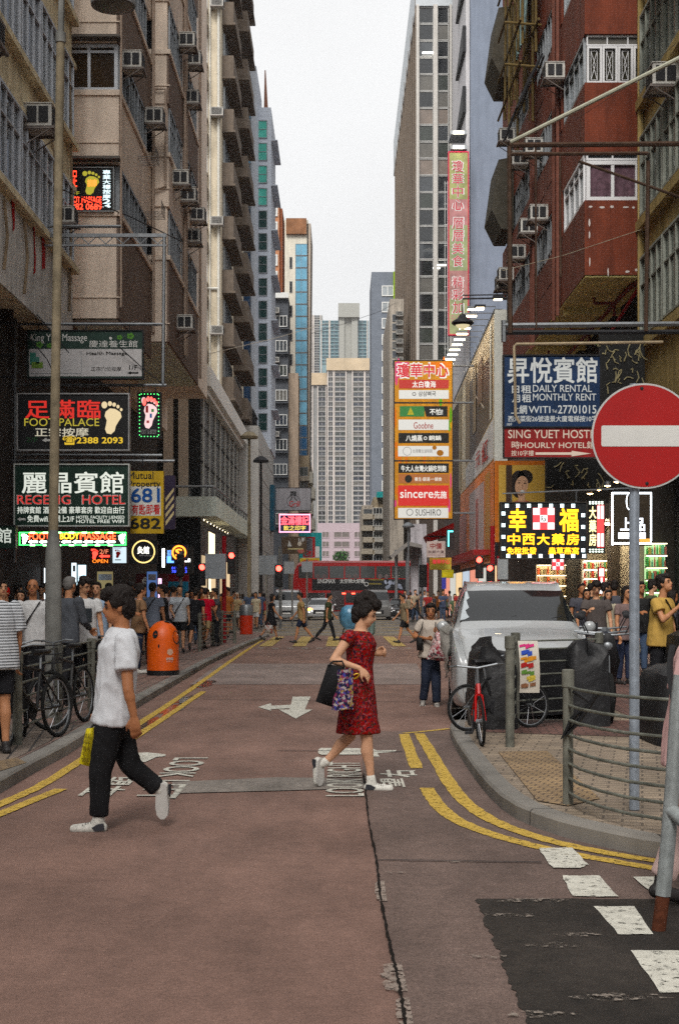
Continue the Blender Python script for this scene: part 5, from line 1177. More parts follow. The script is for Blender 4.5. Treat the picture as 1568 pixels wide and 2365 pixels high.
def vs(l, at):
    for k, (c, v0, v1) in enumerate((((.26, .27, .12), 354, 470), ((.34, .17, .17), 460, 560), ((.24, .27, .15), 520, 640), ((.36, .19, .18), 625, 700), ((.27, .29, .16), 690, 770))):
        RC(l, at, (1038, v0, 1079, v1), mat(c, .5, var=.45, scale=1.1), .6 + k * .1, 'colour_field')
    for s_, v0, v1 in (('瓊華中心', 368, 488), ('層層美食', 500, 618), ('精彩加', 636, 726)):
        T(l, at, s_, (1043, v0, 1071, v1), WH, .05, 2, vert=True); T(l, at, s_, (1045, v0 + 1, 1069, v1 - 1), paint((.4, .06, .08)), .01, 3, vert=True)
    T(l, at, 'FUN', (1042, 728, 1070, 745), paint((.4, .2, .2)), .0, 2)
sign('vertical_banner_sign', 'tall narrow pastel banner sign with red characters on the ribbed tower', 'sign', (1037, 352, 1080, 772), 101.5, (.4, .3, .15), vs, mat((.45, .05, .09), .6), 2.5, .4)
for k, v in enumerate((308, 342)):
    r = thing('sign_floodlight', ('lit tube above the vertical banner, upper of two', 'lit tube just above the vertical banner')[k], 'floodlight', P(1058, v, 101.5)); b = MB(); b.box(PX(1046, 101.5), 101.2, PZ(v + 2, 101.5), PX(1070, 101.5), 101.4, PZ(v - 2, 101.5)); b.build('tube', lit((1, .9, .7), 6), r)
    b = MB(); b.box(PX(1040, 101.5), 101.41, PZ(v + 3, 101.5), PX(1078, 101.5), 103.5, PZ(v - 6, 101.5)); b.build('bracket', STEEL, r)
r = thing('street_lantern', 'dark saucer street lantern on twin arms in front of the billboard', 'lantern', P(1068, 745, 33))
b = MB(); b.lathe([(0, .2), (.06, .19), (.12, .1), (.25, .02), (.26, -.02), (.2, -.06), (0, -.061)], P(1068, 745, 33), 20); b.build('shade', DARK, r, smooth=True)
b = MB(); b.lathe([(.0, -.16), (.1, -.13), (.17, -.062), (0, -.0615)], P(1068, 745, 33), 16); b.build('bulb', lit((.7, .6, .35), .5), r, smooth=True)
b = MB(); b.tube([P(1068, 728, 33), P(1068, 690, 33), P(1180, 688, 33)], .02, 6); b.tube([P(1068, 682, 33), P(1180, 680, 33)], .015, 6); b.build('arm', DARK, r)
for k, (u, v) in enumerate(((1150, 691), (1108, 713))):
    r = thing('small_floodlight', ('bright floodlight left of the rusty frame', 'second bright floodlight over the lantern arm')[k], 'floodlight', P(u, v, 34)); b = MB(); b.box(PX(u - 12, 34), 33.9, PZ(v - 2, 34), PX(u + 12, 34), 34.15, PZ(v - 8, 34)); b.build('housing', DARK, r); b = MB(); b.box(PX(u - 9, 34), 33.92, PZ(v + 1, 34), PX(u + 9, 34), 34.1, PZ(v - 1.9, 34)); b.build('lamp', lit((1, .8, .5), 8), r)
# ---- signs beyond the junction
def k1(l, at):
    ringd(l(BK, 1, 'emblem'), (678, 1158), 16, 1, at(1), 24, 14); T(l, at, '貢八', (669, 1134, 686, 1157), BK, .03, 2, vert=True); T(l, at, 'Grill', (668, 1157, 692, 1170), RD, .0, 2)
sign('grill_sign', 'plain grey hanging sign with a small black and red emblem', 'sign', (637, 1127, 718, 1178), 122, (.28, .27, .28), k1, DARK, 1, .4)
def k2(l, at):
    rd = lit((1, .08, .1), 1.5); T(l, at, '金滿樓記', (649, 1192, 713, 1212), rd, .05); T(l, at, '飲之印字', (655, 1214, 706, 1225), lit((.8, .6, .1), .8), .02); RC(l, at, (646, 1191, 716, 1213), paint((.04, .02, .08)), .5)
    for q in ((645, 1187, 717, 1190), (645, 1227, 717, 1230), (645, 1187, 647.5, 1230), (714.5, 1187, 717, 1230)): RC(l, at, q, lit((1, .35, .5), 1.2), 1, 'neon_border')
sign('neon_restaurant_sign', 'pink edged neon sign with red characters beyond the junction', 'neon sign', (645, 1187, 717, 1230), 121, (.02, .03, .09), k2, None, 1, .4)
def k3(l, at):
    T(l, at, '1/F', (690, 1242, 704, 1252), WH, .02, 2); dash(l(paint((.45, .45, .42)), 2, 'picture'), [(664, 1262), (668, 1248), (674, 1262)], at(2)); disc(l(paint((.4, .36, .3)), 2, 'picture'), (692, 1256), 5, at(2)); RC(l, at, (665, 1266, 700, 1269), paint((.4, .35, .2)), 2, 'picture'); disc(l(paint((.3, .1, .08)), 2, 'picture'), (695, 1272), 8, at(1.5), 10, 6)
sign('picture_sign', 'dark brown picture sign marked first floor', 'sign', (650, 1239, 708, 1279), 120.5, (.07, .045, .025), k3, None, thick=.3)
def k4(l, at):
    RC(l, at, (700, 1240, 728, 1288), paint((.32, .03, .03)), 1); RC(l, at, (703, 1243, 722, 1285), paint((.13, .13, .14)), 2); RC(l, at, (728, 1262, 738, 1292), WH, 1); RC(l, at, (696, 1288, 738, 1294), WH, 1); T(l, at, '冰', (708, 1270, 720, 1284), RD, .03, 3)
sign('teal_sign', 'teal shop sign with red and white panels', 'sign', (691, 1230, 743, 1308), 123, (.03, .3, .3), k4, None, thick=.4)
def k5(l, at): T(l, at, '老地方', (698, 1292, 735, 1303), RD, .03)
sign('yellow_sign', 'yellow sign with dark red characters just above the bus', 'sign', (693, 1289, 738, 1308), 119.5, (.5, .36, .02), k5, None, thick=.3)
# ---- right mid distance
def m1(l, at): T(l, at, '中僑', (993, 1254, 1020, 1268), paint((.2, .04, .04)), .03); T(l, at, '商業大廈', (988, 1271, 1025, 1278), paint((.15, .1, .1)), .01); RC(l, at, (988, 1281, 1025, 1282.5), paint((.3, .2, .2)), 1, 'bar')
sign('building_name_sign', 'pale pink sign with dark red characters above a yellow one', 'sign', (985, 1250, 1028, 1287), 70, (.45, .38, .36), m1, None)
def m2(l, at): T(l, at, '瓊華中心', (998, 1292, 1038, 1302), lit((.6, .04, .05), .5), .03); RC(l, at, (994, 1304, 1040, 1314), paint((.42, .4, .1)), 1)
sign('arcade_name_sign', 'small yellow and white sign repeating the arcade name', 'sign', (992, 1288, 1042, 1316), 71, (.52, .33, .08), m2, None)
def m3(l, at): RC(l, at, (1022, 1322, 1046, 1332), paint((.5, .42, .05)), 1); RC(l, at, (1020, 1334, 1030, 1360), paint((.06, .06, .3)), 1)
sign('yellow_panel_sign', 'dull yellow hanging panel below the arcade name', 'sign', (1020, 1316, 1047, 1335), 74, (.4, .36, .04), m3, None)
def m4(l, at): RC(l, at, (1034, 1226, 1036.5, 1262), lit((.1, .9, .9), 2.5), 1, 'neon_tube'); RC(l, at, (1034, 1226, 1046, 1228.5), lit((.1, .9, .9), 2.5), 1, 'neon_tube')
sign('neon_corner_sign', 'black sign with a bent turquoise neon tube', 'neon sign', (1031, 1222, 1048, 1270), 72, (.02, .015, .015), m4, None)
r = thing('red_shop_awning', 'dark red slanting shop awning under the directory sign', 'awning', P(1020, 1240, 80))
b = MB(); b.poly([P(984, 1236, 80), P(1048, 1207, 80), P(1048, 1232, 80), P(990, 1250, 80)], (0, 3, 0)); b.build('canvas', mat((.26, .025, .025), .8, var=.4), r)
b = MB(); b.tube([P(984, 1238, 80), P(1050, 1240, 80)], .04, 5); b.build('bar', DARK, r)
r = thing('footbridge_roof', 'small grey pitched roof seen under the directory sign', 'shelter', P(945, 1290, 100)); b = MB(); b.poly([P(900, 1283, 100), P(942, 1250, 100), P(975, 1258, 100), P(975, 1266, 100), P(942, 1260, 100), P(906, 1290, 100)], (0, 4, 0)); b.build('roof', mat((.2, .19, .18), .8, var=.3), r)
for u in (915, 940, 970): b = MB(); b.tube([P(u, 1270, 101), P(u, 1420, 101)], .12, 6); b.build('post', STEEL, r)
b = MB(); b.box(PX(948, 102), 102, 0, PX(985, 102), 102.4, PZ(1210, 102)); b.build('panel', mat((.42, .4, .42), .8, var=.2, streak=.4), r)
# ---- bamboo scaffold on the red flats
r = thing('bamboo_scaffold', 'bamboo scaffold with pale tarpaulin and hanging rack on the red flats', 'scaffold', (6, 46, 13))
BAM = mat((.12, .088, .042), .8, var=.4, scale=8)
for k in range(13):
    y = 44.2 + (k % 7) * .75; x = 6.15 - (k // 7) * .55 + random.uniform(-.1, .1); b = MB(); b.tube([(x, y, 16.5 + random.uniform(0, 2.5)), (x + random.uniform(-.1, .1), y, 26)], .045, 6); b.build('bamboo_pole', BAM, r)
for z in (18.0, 19.3, 20.7, 22.0):
    for x in (6.1, 5.55): b = MB(); b.tube([(x, 43.6, z), (x - .05, 49.4, z + .1)], .04, 6); b.build('bamboo_pole', BAM, r)
    b = MB(); b.tube([(6.25, 44.1, z), (5.1, 44.0, z + .05)], .04, 6); b.build('bamboo_pole', BAM, r)
b = MB(); k = 28
b.loft([[(5.98 + .05 * math.sin(i * 1.9) - .25 * j, 44.3 + .02 * i - 0 + i * .055, 22.6 - 3.6 * j) for i in range(k)] for j in (0, .5, 1)], closed=False, caps=False); b.build('tarpaulin', mat((.28, .38, .38), .7, var=.5, scale=5, streak=.4), r)
for k in range(8): b = MB(); b.tube([(6.2 - k * .02, 43.5 + k * .3, 18.2), (5.3, 43.9 + k * .3, 16.3)], .035, 5); b.build('rack_bar', DARK, r)
for q in range(3): b = MB(); b.tube([(6.2 - q * .4, 43.2, 18 - q * .75), (6.2 - q * .4, 46.4, 18 - q * .75)], .035, 5); b.build('rack_bar', DARK, r)
# ---- tree and distant things
r = thing('street_tree', 'small round green tree in front of the pink podium', 'tree', P(787, 1345, 300))
b = MB(); b.tube([P(787, 1385, 300), P(787, 1330, 300), P(786, 1300, 300)], [.35, .28, .15], 6)
for k in range(6): b.tube([P(787, 1325, 300), P(787 + 14 * math.cos(k), 1298, 300 + math.sin(k * 2))], [.15, .05], 4)
b.build('trunk', mat((.1, .07, .05), .9), r)
b = MB(); c = P(787, 1288, 300)
for k in range(900):
    q = Vector((random.gauss(0, 1), random.gauss(0, 1), random.gauss(0, 1))).normalized() * random.random() ** .4
    lump = 1 + .25 * math.sin(q.x * 7) * math.cos(q.z * 6)
    p = c + Vector((q.x * 1.75 * lump, q.y * 1.7, q.z * 1.5 * lump)); a = Vector((random.uniform(-1, 1), random.uniform(-1, 1), random.uniform(-1, 1))).normalized(); e = a.cross(Vector((0, .3, 1))).normalized(); s = random.uniform(.1, .24)
    b.add([p + a * s, p + e * s, p - a * s, p - e * s], [(0, 1, 2, 3)])
b.build('crown', mat((.045, .12, .03), .8, var=.6, scale=1.2), r, recalc=False)
# ---- traffic lights and sign backs
def tlight(label, u, v0, vb, y, red=None, pole=STEEL, prad=.055, heads=((0, 1),)):
    x = PX(u, y); zb = .12 if vb else 0
    r = thing('traffic_light', label, 'traffic light', (x, y, zb))
    b = MB(); b.tube([(x, y, zb), (x, y, PZ(v0, y))], prad, 8); b.build('pole', pole, r, smooth=True)
    for hu, hv in heads:
        a, c = P(hu - 9, hv - 26, y), P(hu + 9, hv + 26, y)
        b = MB(); b.box(a.x, y - .16, c.z, c.x, y - .0, a.z); b.build('signal_head', BLACK, r, bevel=.02)
        for j in range(3):
            b = MB(); p = P(hu, hv - 17 + j * 17, y - .165); rr = 6.6 / FP * y
            b.lathe([(0, -.01), (rr, -.01), (rr, .02), (0, .02)], p, 12, 'y'); b.build('lens', lit((1, .03, .02), 9) if (red and j == 0) else mat((.02, .02, .02), .3), r, smooth=True)
            b = MB(); b.tube([p + Vector((rr * 1.1 * math.cos(q), -.08, rr * 1.1 * math.sin(q))) for q in [math.pi * t / 6 for t in range(7)]], .012, 4); b.build('hood', BLACK, r)
    return r
REDP = mat((.2, .015, .02), .5, var=.15)
tlight('traffic light on a red pole at the left crossing, red lamp lit', 518, 1238, 1, 45, True, REDP, .07, ((467, 1327), (535, 1300)))
tlight('black traffic signal near the shop hoarding', 418, 1275, 1, 41, False, STEEL, .05, ((418, 1306),))
tlight('traffic light with a red lamp before the bus', 648, 1262, 1, 64, True, STEEL, .07, ((644, 1330),))
tlight('traffic light on a red pole before the pharmacy, red lamp lit', 1137, 1215, 1, 44, True, REDP, .075, ((1131, 1329), (1106, 1310)))
tlight('small dark signal beside the yellow panels', 975, 1305, 1, 84, False, STEEL, .07, ((977, 1330),))
def plate(label, u0, v0, u1, v1, y, u, pole=STEEL):
    r = thing('traffic_sign', label, 'road sign', (PX(u, y), y, .12)); b = MB(); a, c = P(u0, v0, y), P(u1, v1, y); b.box(a.x, y - .06, c.z, c.x, y - .045, a.z); b.build('plate', mat((.27, .29, .31), .5, .5, var=.15), r)
    b = MB(); b.tube([(PX(u, y), y, .12), (PX(u, y), y, PZ(v0 - 6, y))], .045, 8); b.build('pole', pole, r, smooth=True)
    b = MB(); b.box(a.x + .04, y - .045, (a.z * 2 + c.z) / 3, c.x - .04, y - .02, (a.z * 2 + c.z) / 3 + .05); b.build('stiffener', STEEL, r)
plate('back of a square grey road sign beside the red pole', 475, 1279, 522, 1337, 44.4, 505)
plate('back of a grey road sign left of the far signal', 598, 1283, 640, 1327, 66, 617)
plate('back of a small grey road sign before the bus front', 697, 1297, 722, 1321, 70, 709)
plate('back of a grey road sign between two poles', 656, 1297, 680, 1325, 69, 675)
plate('back of a narrow grey road sign at the pharmacy crossing', 1148, 1290, 1172, 1338, 46, 1150, REDP)
for k, (u, y, vt, lab, m) in enumerate(((603, 75, 1065, 'tall thin dark lamp column beyond the left pavement', DARK), (576, 66, 1010, 'slim tan lamp column at the left crossing', LPU), (943, 95, 1215, 'thin grey lamp column beyond the right crossing', STEEL))):
    r = thing('lamp_column', lab, 'lamp post', (PX(u, y), y, .12)); b = MB(); b.tube([(PX(u, y), y, .12), (PX(u, y), y, PZ(vt, y))], [.1, .06], 8); b.build('pole', m, r)
    b = MB(); b.lathe([(0, .35), (.2, .3), (.42, .1), (.4, 0), (0, 0)], P(u, vt + 3, y), 14); b.build('lantern', m, r, smooth=True)
# ================================================================ road signs, railings, bins, cycles, vehicles
# ---- no entry sign
y = 9.9; c = P(1487, 1007, y); rr = 122 / FP * y
r = thing('no_entry_sign', 'large round red no entry sign with a white bar on a grey pole', 'road sign', (PX(1468, y), y + .06, .12))
b = MB(); b.lathe([(0, 0), (rr, 0), (rr, .012), (0, .012)], c, 64, 'y'); b.build('disc', mat((.46, .46, .45), .45, .3), r, smooth=True)
b = MB(); b.lathe([(0, -.003), (rr * .965, -.003), (rr * .965, -.001), (0, -.001)], c, 64, 'y'); b.build('red_face', mat((.27, .008, .011), .5, var=.12, scale=3), r)
b = MB(); hw, hh = rr * .815, rr * .198
pts = [(c.x + sx * (hw - .012) + .012 * math.cos(q), y - .0055, c.z + sz * (hh - .012) + .012 * math.sin(q)) for sx, sz, q0 in ((1, 1, 0), (-1, 1, 1.57), (-1, -1, 3.14), (1, -1, 4.71)) for q in (q0, q0 + .785, q0 + 1.57)]
b.add(pts, [list(range(12))]); b.build('white_bar', mat((.55, .55, .53), .4, var=.08), r)
for sz in (-.9, .9): b = MB(); b.lathe([(0, -.009), (.011, -.008), (.013, -.003), (0, -.003)], (c.x - .02 * sz, y, c.z + sz * rr), 10, 'y'); b.build('bolt', DARK, r, smooth=True)
b = MB(); b.lathe([(0, .12), (.036, .12), (.036, 3.0), (.034, 3.1), (0, 3.1)], (PX(1468, y), y + .06, 0), 18); b.build('pole', mat((.26, .29, .33), .5, .4, var=.3, scale=14), r, smooth=True)
# ---- railings
RAILM = mat((.155, .16, .14), .6, .3, var=.45, scale=10, streak=.35); RPOST = mat((.15, .15, .13), .65, .3, var=.5, scale=7, streak=.4)
def railing(name, label, posts, rails, rad=.014, prad=.036, top=1.08, cat='railing', mid=None, zs=None):
    r = thing(name, label, cat, (posts[0][0], posts[0][1], .116))
    for q in posts:
        h = q[2] if len(q) > 2 else top
        b = MB(); b.lathe([(0, .116), (prad, .116), (prad, h - .13), (prad * 1.18, h - .125), (prad * 1.18, h - .006), (prad * .9, h), (0, h)], (q[0], q[1], 0), 14); b.build('post', RPOST, r, smooth=True)
    for z in rails:
        pts = mid or [p[:2] for p in posts]
        b = MB(); b.tube([(p[0], p[1], z) for p in pts], rad, 7); b.build('rail', RAILM, r, smooth=True)
    return r
q0 = (PX(1311, 10.2), 10.2)
arc = [q0, (1.66, 9.85), (1.74, 9.5), (1.86, 9.2), (2.02, 8.98), (2.2, 8.83), (2.5, 8.66), (2.85, 8.52), (3.3, 8.4)]
r = railing('curved_railing', 'curved grey guard railing following the rounded kerb, eight rails', [q0 + (1.09,), (3.3, 8.4, 1.09)], [.21 + k * .104 for k in range(7)] + [.965], .0115, .038, mid=arc)
b = MB(); p = (2.19, 8.84); b.tube([p + (.87,), p + (.96,)], .012, 6); b.build('spacer', RAILM, r)
b = MB(); b.tube([(q0[0] + .03, q0[1] - .05, .94), (q0[0] + .14, q0[1] - .1, .86), (q0[0] + .02, q0[1] - .06, .74), (q0[0] - .05, q0[1] - .05, .6), (q0[0] + .05, q0[1] - .06, .7), (q0[0] + .17, q0[1] - .12, .9), (q0[0] + .2, q0[1] - .13, .95)], .018, 7); tag(b.build('cable_lock', BLACK, smooth=True), 'black cable lock looped around the curved railing post', 'cable lock')
railing('straight_railing', 'grey guard railing on the kerb corner before the white van', [(PX(1177, 14.1), 14.1, 1.22), (PX(1190, 16.1), 16.1, 1.2), (3.08, 16.9, 1.18)], [.28 + k * .145 for k in range(6)] + [1.1], .011, .045)
railing('left_railing', 'dark brown kerb railing with bicycles tied to it at left', [(PX(41, 14.3), 14.3, 1.06), (-3.24, 16.4, 1.06), (-3.24, 18.6, 1.06), (-3.24, 20.6, 1.06)], [.28 + k * .15 for k in range(5)] + [1.02], .013, .05)
railing('crossing_railing', 'dark mesh railing by the left crossing', [(PX(478, 40), 38, 1.15), (PX(478, 40), 42, 1.15), (PX(512, 44), 44, 1.15), (PX(540, 44), 44.4, 1.15)], [.25 + k * .13 for k in range(7)] + [1.1], .018, .05)
# leaning barrier at the right edge, seen in front
r = thing('leaning_barrier', 'grey steel pipe barrier with rusty foot cut by the right frame edge', 'barrier', (PX(1516, 6.85), 6.85, 0))
b = MB(); b.tube([P(1541, 1955, 6.85), P(1553, 1800, 6.85), P(1563, 1640, 6.85), P(1572, 1560, 6.85)], .037, 14); b.tube([P(1530, 2068, 6.85), P(1541, 1950, 6.85)], .0375, 14); b.build('pipe', mat((.27, .29, .29), .5, .4, var=.3, scale=20), r, smooth=True)
b = MB(); b.tube([P(1517, 2172, 6.85), P(1530, 2068, 6.85)], .034, 14); b.build('rusty_foot', mat((.07, .028, .018), .9, var=.5, scale=30), r, smooth=True)
b = MB(); b.tube([P(1547, 1872, 6.85), P(1562, 1880, 6.8), P(1580, 1900, 6.75), P(1660, 1930, 6.7)], .035, 14); b.build('arm', mat((.27, .29, .29), .5, .4, var=.3, scale=20), r, smooth=True)
r = thing('trolley_panel', 'orange brown board beside the leaning barrier', 'panel', P(1580, 1865, 7.1)); b = MB(); b.poly([P(1553, 1860, 7.1), P(1640, 1870, 7.1), P(1640, 1640, 7.1), P(1566, 1650, 7.1)], (0, .03, 0)); b.build('board', mat((.3, .12, .035), .6, var=.25), r)
b = MB(); b.poly([P(1548, 1850, 7.08), P(1554, 1858, 7.08), P(1560, 1800, 7.08), P(1553, 1795, 7.08)], (0, .04, 0)); b.build('edge_strip', BLACK, r)
# ---- poster on the railing
def pcard():
    r = thing('railing_poster', 'colourful leaflet poster tied to the guard railing', 'poster', P(1220, 1598, 15.0))
    f = lambda a, q: P(a + (q - 1480) * .03 - 2 + 3 * math.sin((q - 1480) / 40), q, 15.0 - .03 * math.sin((q - 1480) / 30))
    b = MB(); g = [[f(1197 + 46 * i / 6, 1480 + 120 * j / 12) for i in range(7)] for j in range(13)]
    b.loft([[p for p in row] + [p + Vector((0, .012, 0)) for p in row[::-1]] for row in g]); b.build('sheet', mat((.5, .47, .42), .5, var=.1), r, smooth=True)
    rnd = random.Random(9); cols = [(.45, .03, .15), (.03, .06, .3), (.45, .2, .03), (.3, .03, .03), (.1, .2, .05), (.5, .4, .1), (.2, .1, .06)]
    for k in range(7):
        b = MB()
        for q in range(4):
            u = 1199 + rnd.uniform(0, 30); v = 1486 + k * 15 + rnd.uniform(-2, 3); w_ = rnd.uniform(8, 15); h = rnd.uniform(8, 14)
            b.add([f(u, v + 3) - Vector((0, .006 + .002 * q, 0)), f(u + w_, v) - Vector((0, .006 + .002 * q, 0)), f(u + w_, v + h - 3) - Vector((0, .006 + .002 * q, 0)), f(u, v + h) - Vector((0, .006 + .002 * q, 0))], [(0, 1, 2, 3)])
        b.build('picture', mat(cols[k], .5, var=.3, scale=30), r)
pcard()
# ---- litter bins
x, y = PX(377, 26.9), 26.9
r = thing('litter_bin', 'rounded orange litter bin with dark openings on the left pavement', 'litter bin', (x, y, .116))
ORB = mat((.56, .115, .025), .45, var=.15, scale=6, spec=.4)
b = MB(); prof = [(0, .2), (.3, .2), (.3, .78)] + [(.3 * math.cos(t), .78 + .36 * math.sin(t)) for t in [math.pi / 2 * k / 10 for k in range(1, 11)]]
b.lathe(prof, (x, y, 0), 40); b.build('shell', ORB, r, smooth=50)
b = MB(); b.lathe([(0, .116), (.305, .116), (.308, .21), (0, .21)], (x, y, 0), 36); b.build('base', BLACK, r, smooth=True)
def onbin(az, z0, wd, h, off=.006, k=14):
    pts = []
    for i in range(k):
        q = 6.283 * i / k; a = az + wd * math.cos(q); z = z0 + h * math.sin(q)
        rad = .3 if z < .78 else .3 * math.sqrt(max(0, 1 - ((z - .78) / .36) ** 2)); pts.append((x + (rad + off) * math.cos(a), y + (rad + off) * math.sin(a), z))
    return pts
for az, z0, wd, h in ((R(-113), .89, .2, .075), (R(-22), .83, .42, .13)):
    b = MB(); o_ = onbin(az, z0, wd, h); b.add(o_, [list(range(len(o_)))]); b.build('opening', BLACK, r)
b = MB(); o_ = onbin(R(-98), .67, .055, .035, .004); b.add(o_, [list(range(len(o_)))]); b.build('lock', DARK, r)
b = MB(); o_ = onbin(R(-57), .56, .2, .062, .004); b.add(o_, [list(range(len(o_)))]); b.build('badge', mat((.5, .33, .25), .6), r)
b = MB(); txt(b, '廢物箱', (R(-72), -.46, R(-44), -.40), lambda a, v: (x + .304 * math.cos(a), y + .304 * math.sin(a), -v), .02); txt(b, 'LITTER', (R(-70), -.385, R(-46), -.37), lambda a, v: (x + .304 * math.cos(a), y + .304 * math.sin(a), -v), .02); b.build('lettering', mat((.55, .45, .4), .6), r)
b = MB(); b.lathe([(0, .0), (.07, .0), (.05, .015), (0, .02)], (x + .08, y - .05, 1.118), 9); b.build('ash_tray', DARK, r)
x, y = PX(569, 55), 55
r = thing('litter_bin', 'small red litter bin with grey hood by the far kerb', 'litter bin', (x, y, .116))
b = MB(); b.lathe([(0, .12), (.24, .12), (.26, .85), (0, .85)], (x, y, 0), 16); b.build('body', mat((.42, .05, .03), .5, var=.15), r, smooth=True)
b = MB(); b.lathe([(0, .85), (.27, .85), (.27, 1.15), (.22, 1.25), (0, 1.28)], (x, y, 0), 16); b.build('hood', STEEL, r, smooth=True)
# ---- bicycles
def bicycle(label, x, y, rz, frame, wr=.31, steer=0, lean=0, basket=False):
    r = thing('bicycle', label, 'bicycle', (x, y, .116), 'parked bicycles', rz); r.rotation_euler = (lean, 0, rz)
    wb = 1.0 * wr / .31 * .95 + .05
    for cx, st in ((0, 0), (wb, steer)):
        f = lambda p: Vector((cx + p[0] * math.cos(st), p[0] * math.sin(st) + p[1] * math.cos(st), p[2]))
        w_ = bpy.data.objects.new('wheel', None)
        t = MB(); t.tube([f((wr * .95 * math.cos(q), 0, wr + wr * .95 * math.sin(q))) for q in [6.283 * k / 28 for k in range(28)]], wr * .062, 7, closed=True); wo = t.build('wheel', RUBBER, r, smooth=True)
        s = MB(); s.tube([f((wr * .87 * math.cos(q), 0, wr + wr * .87 * math.sin(q))) for q in [6.283 * k / 28 for k in range(28)]], wr * .028, 5, closed=True)
        s.tube([f((0, -.05, wr)), f((0, .05, wr))], .022, 7); s.build('rim', STEEL, wo)
        bpy.data.objects.remove(w_)
        s = MB()
        for k in range(14):
            q = 6.283 * k / 14; s.tube([f((0, .02 * (-1) ** k, wr)), f((wr * .87 * math.cos(q), 0, wr + wr * .87 * math.sin(q)))], .0022, 3)
        s.build('spokes', CHROME, wo)
    bb = (wb * .42, 0, wr * .95); st_ = (wb * .3, 0, wr * 2.2); hd = (wb * .84, 0, wr * 2.45); hd2 = (wb * .88, 0, wr * 2.05)
    b = MB(); b.tube([bb, st_], .018, 7); b.tube([st_, hd], .018, 7); b.tube([bb, hd2], .024, 8); b.tube([hd, hd2], .022, 7)
    for s in (-.05, .05): b.tube([(0, s, wr), bb], .011, 6); b.tube([(0, s, wr), st_], .010, 6)
    b.build('frame', frame, r, smooth=True)
    c_, s_ = math.cos(steer), math.sin(steer)
    b = MB()
    for s in (-.05, .05): b.tube([(wb - s * s_, s * c_, wr), (wb * .9, s * .6, wr * 2.0), hd2], .012, 6)
    b.build('fork', frame, r, smooth=True)
    b = MB(); b.tube([st_, (st_[0] - .03, 0, st_[2] + .17)], .013, 6); b.build('seat_post', STEEL, r)
    b = MB(); b.loft([[(st_[0] - .16 + .3 * t, wq * math.cos(q), st_[2] + .19 + .03 * math.sin(q)) for q in [6.283 * k / 10 for k in range(10)]] for t, wq in ((0, .05), (.1, .075), (.4, .06), (.7, .025), (1, .018))]); b.build('saddle', BLACK, r, smooth=True)
    b = MB(); hz = wr * 2.45 + .16; hx = wb * .83; b.tube([hd, (hx, 0, hz)], .013, 6)
    b.tube([(hx - .12 * c_ - .27 * s_, .27 * c_, hz + .02), (hx - .02 - .2 * s_, .2 * c_, hz + .03), (hx, 0, hz), (hx - .02 + .2 * s_, -.2 * c_, hz + .03), (hx - .12 * c_ + .27 * s_, -.27 * c_, hz + .02)], .012, 6); b.build('handlebar', STEEL, r, smooth=True)
    b = MB(); b.lathe([(0, -.01), (.09, -.01), (.09, .005), (0, .005)], (bb[0], -.045, bb[2]), 18, 'y'); b.tube([(bb[0] + .09, -.05, bb[2]), (0, -.045, wr + .03)], .004, 4); b.tube([(bb[0] - .09, -.05, bb[2]), (0, -.045, wr - .03)], .004, 4)
    b.tube([(bb[0], -.06, bb[2]), (bb[0] + .1, -.07, bb[2] - .13)], .01, 5); b.build('crank', DARK, r)
    b = MB(); b.box(bb[0] + .06, -.15, bb[2] - .145, bb[0] + .15, -.07, bb[2] - .12); b.build('pedal', DARK, r)
    if basket:
        b = MB(); bx = wb * .95
        for z in (hz - .22, hz - .12, hz - .02): b.tube([(bx, -.15, z), (bx + .25, -.15, z), (bx + .25, .15, z), (bx, .15, z)], .006, 4, closed=True)
        for k in range(7):
            for s in (-.15, .15): b.tube([(bx + .04 * k, s, hz - .22), (bx + .042 * k, s, hz - .02)], .004, 4)
        b.build('basket', DARK, r)
    return r
bicycle('red bicycle leaning on the corner railing, front wheel towards the viewer', 1.46, 15.0, R(-93), mat((.32, .02, .015), .35, var=.15), .25, .1, .05)
bicycle('dark bicycle behind the red one, rear wheel showing at the kerb', 1.42, 15.75, R(28), BLACK, .26, 0, -.05)
bicycle('black bicycle beside the brown railing post, nearest of the left bicycles', -2.98, 15.1, R(-106), BLACK, .33, .25, .06, True)
bicycle('black bicycle with a white flecked tube in the middle of the left railing', -3.02, 16.9, R(-100), mat((.03, .03, .03), .4), .33, -.5, .05, True)
bicycle('dark bicycle furthest along the left railing', -2.95, 18.4, R(-75), mat((.05, .03, .02), .5), .33, .3, -.05)
bicycle('dark bicycle half hidden behind the left railing', -3.55, 16.2, R(-80), BLACK, .33, .2, .1)
# ---- black covers, boxes and motorcycles at the right
TARP = mat((.011, .011, .012), .55, var=.5, scale=3, bump=.8, bscale=9)
def cover(label, x0, x1, y0, y1, h, seed, name='tarpaulin_cover'):
    rnd = random.Random(seed); b = MB(); k = 20; rings = []
    for t, zt in ((1.06, .12), (1.03, .4 * h), (1.0, .75 * h), (.93, .93 * h), (.7, h), (.3, h * 1.02), (.02, h * 1.03)):
        ring = []
        for i in range(k):
            q = 6.283 * i / k; cx = abs(math.cos(q)) ** .5 * (1 if math.cos(q) > 0 else -1); cyy = abs(math.sin(q)) ** .5 * (1 if math.sin(q) > 0 else -1)
            j = 1 + rnd.uniform(-.05, .05) * (1 if t > .5 else 0)
            ring.append(((x0 + x1) / 2 + (x1 - x0) / 2 * cx * t * j, (y0 + y1) / 2 + (y1 - y0) / 2 * cyy * t * j, zt + (.12 * h * math.sin(cx * 3 + seed) if t < .95 else 0)))
        rings.append(ring)
    b.loft(rings); return tag(b.build(name, TARP, smooth=True), label, 'cover')
cover('black tarpaulin over a motorcycle left of the corner railing', 1.52, 2.02, 15.9, 17.2, 1.0, 3)
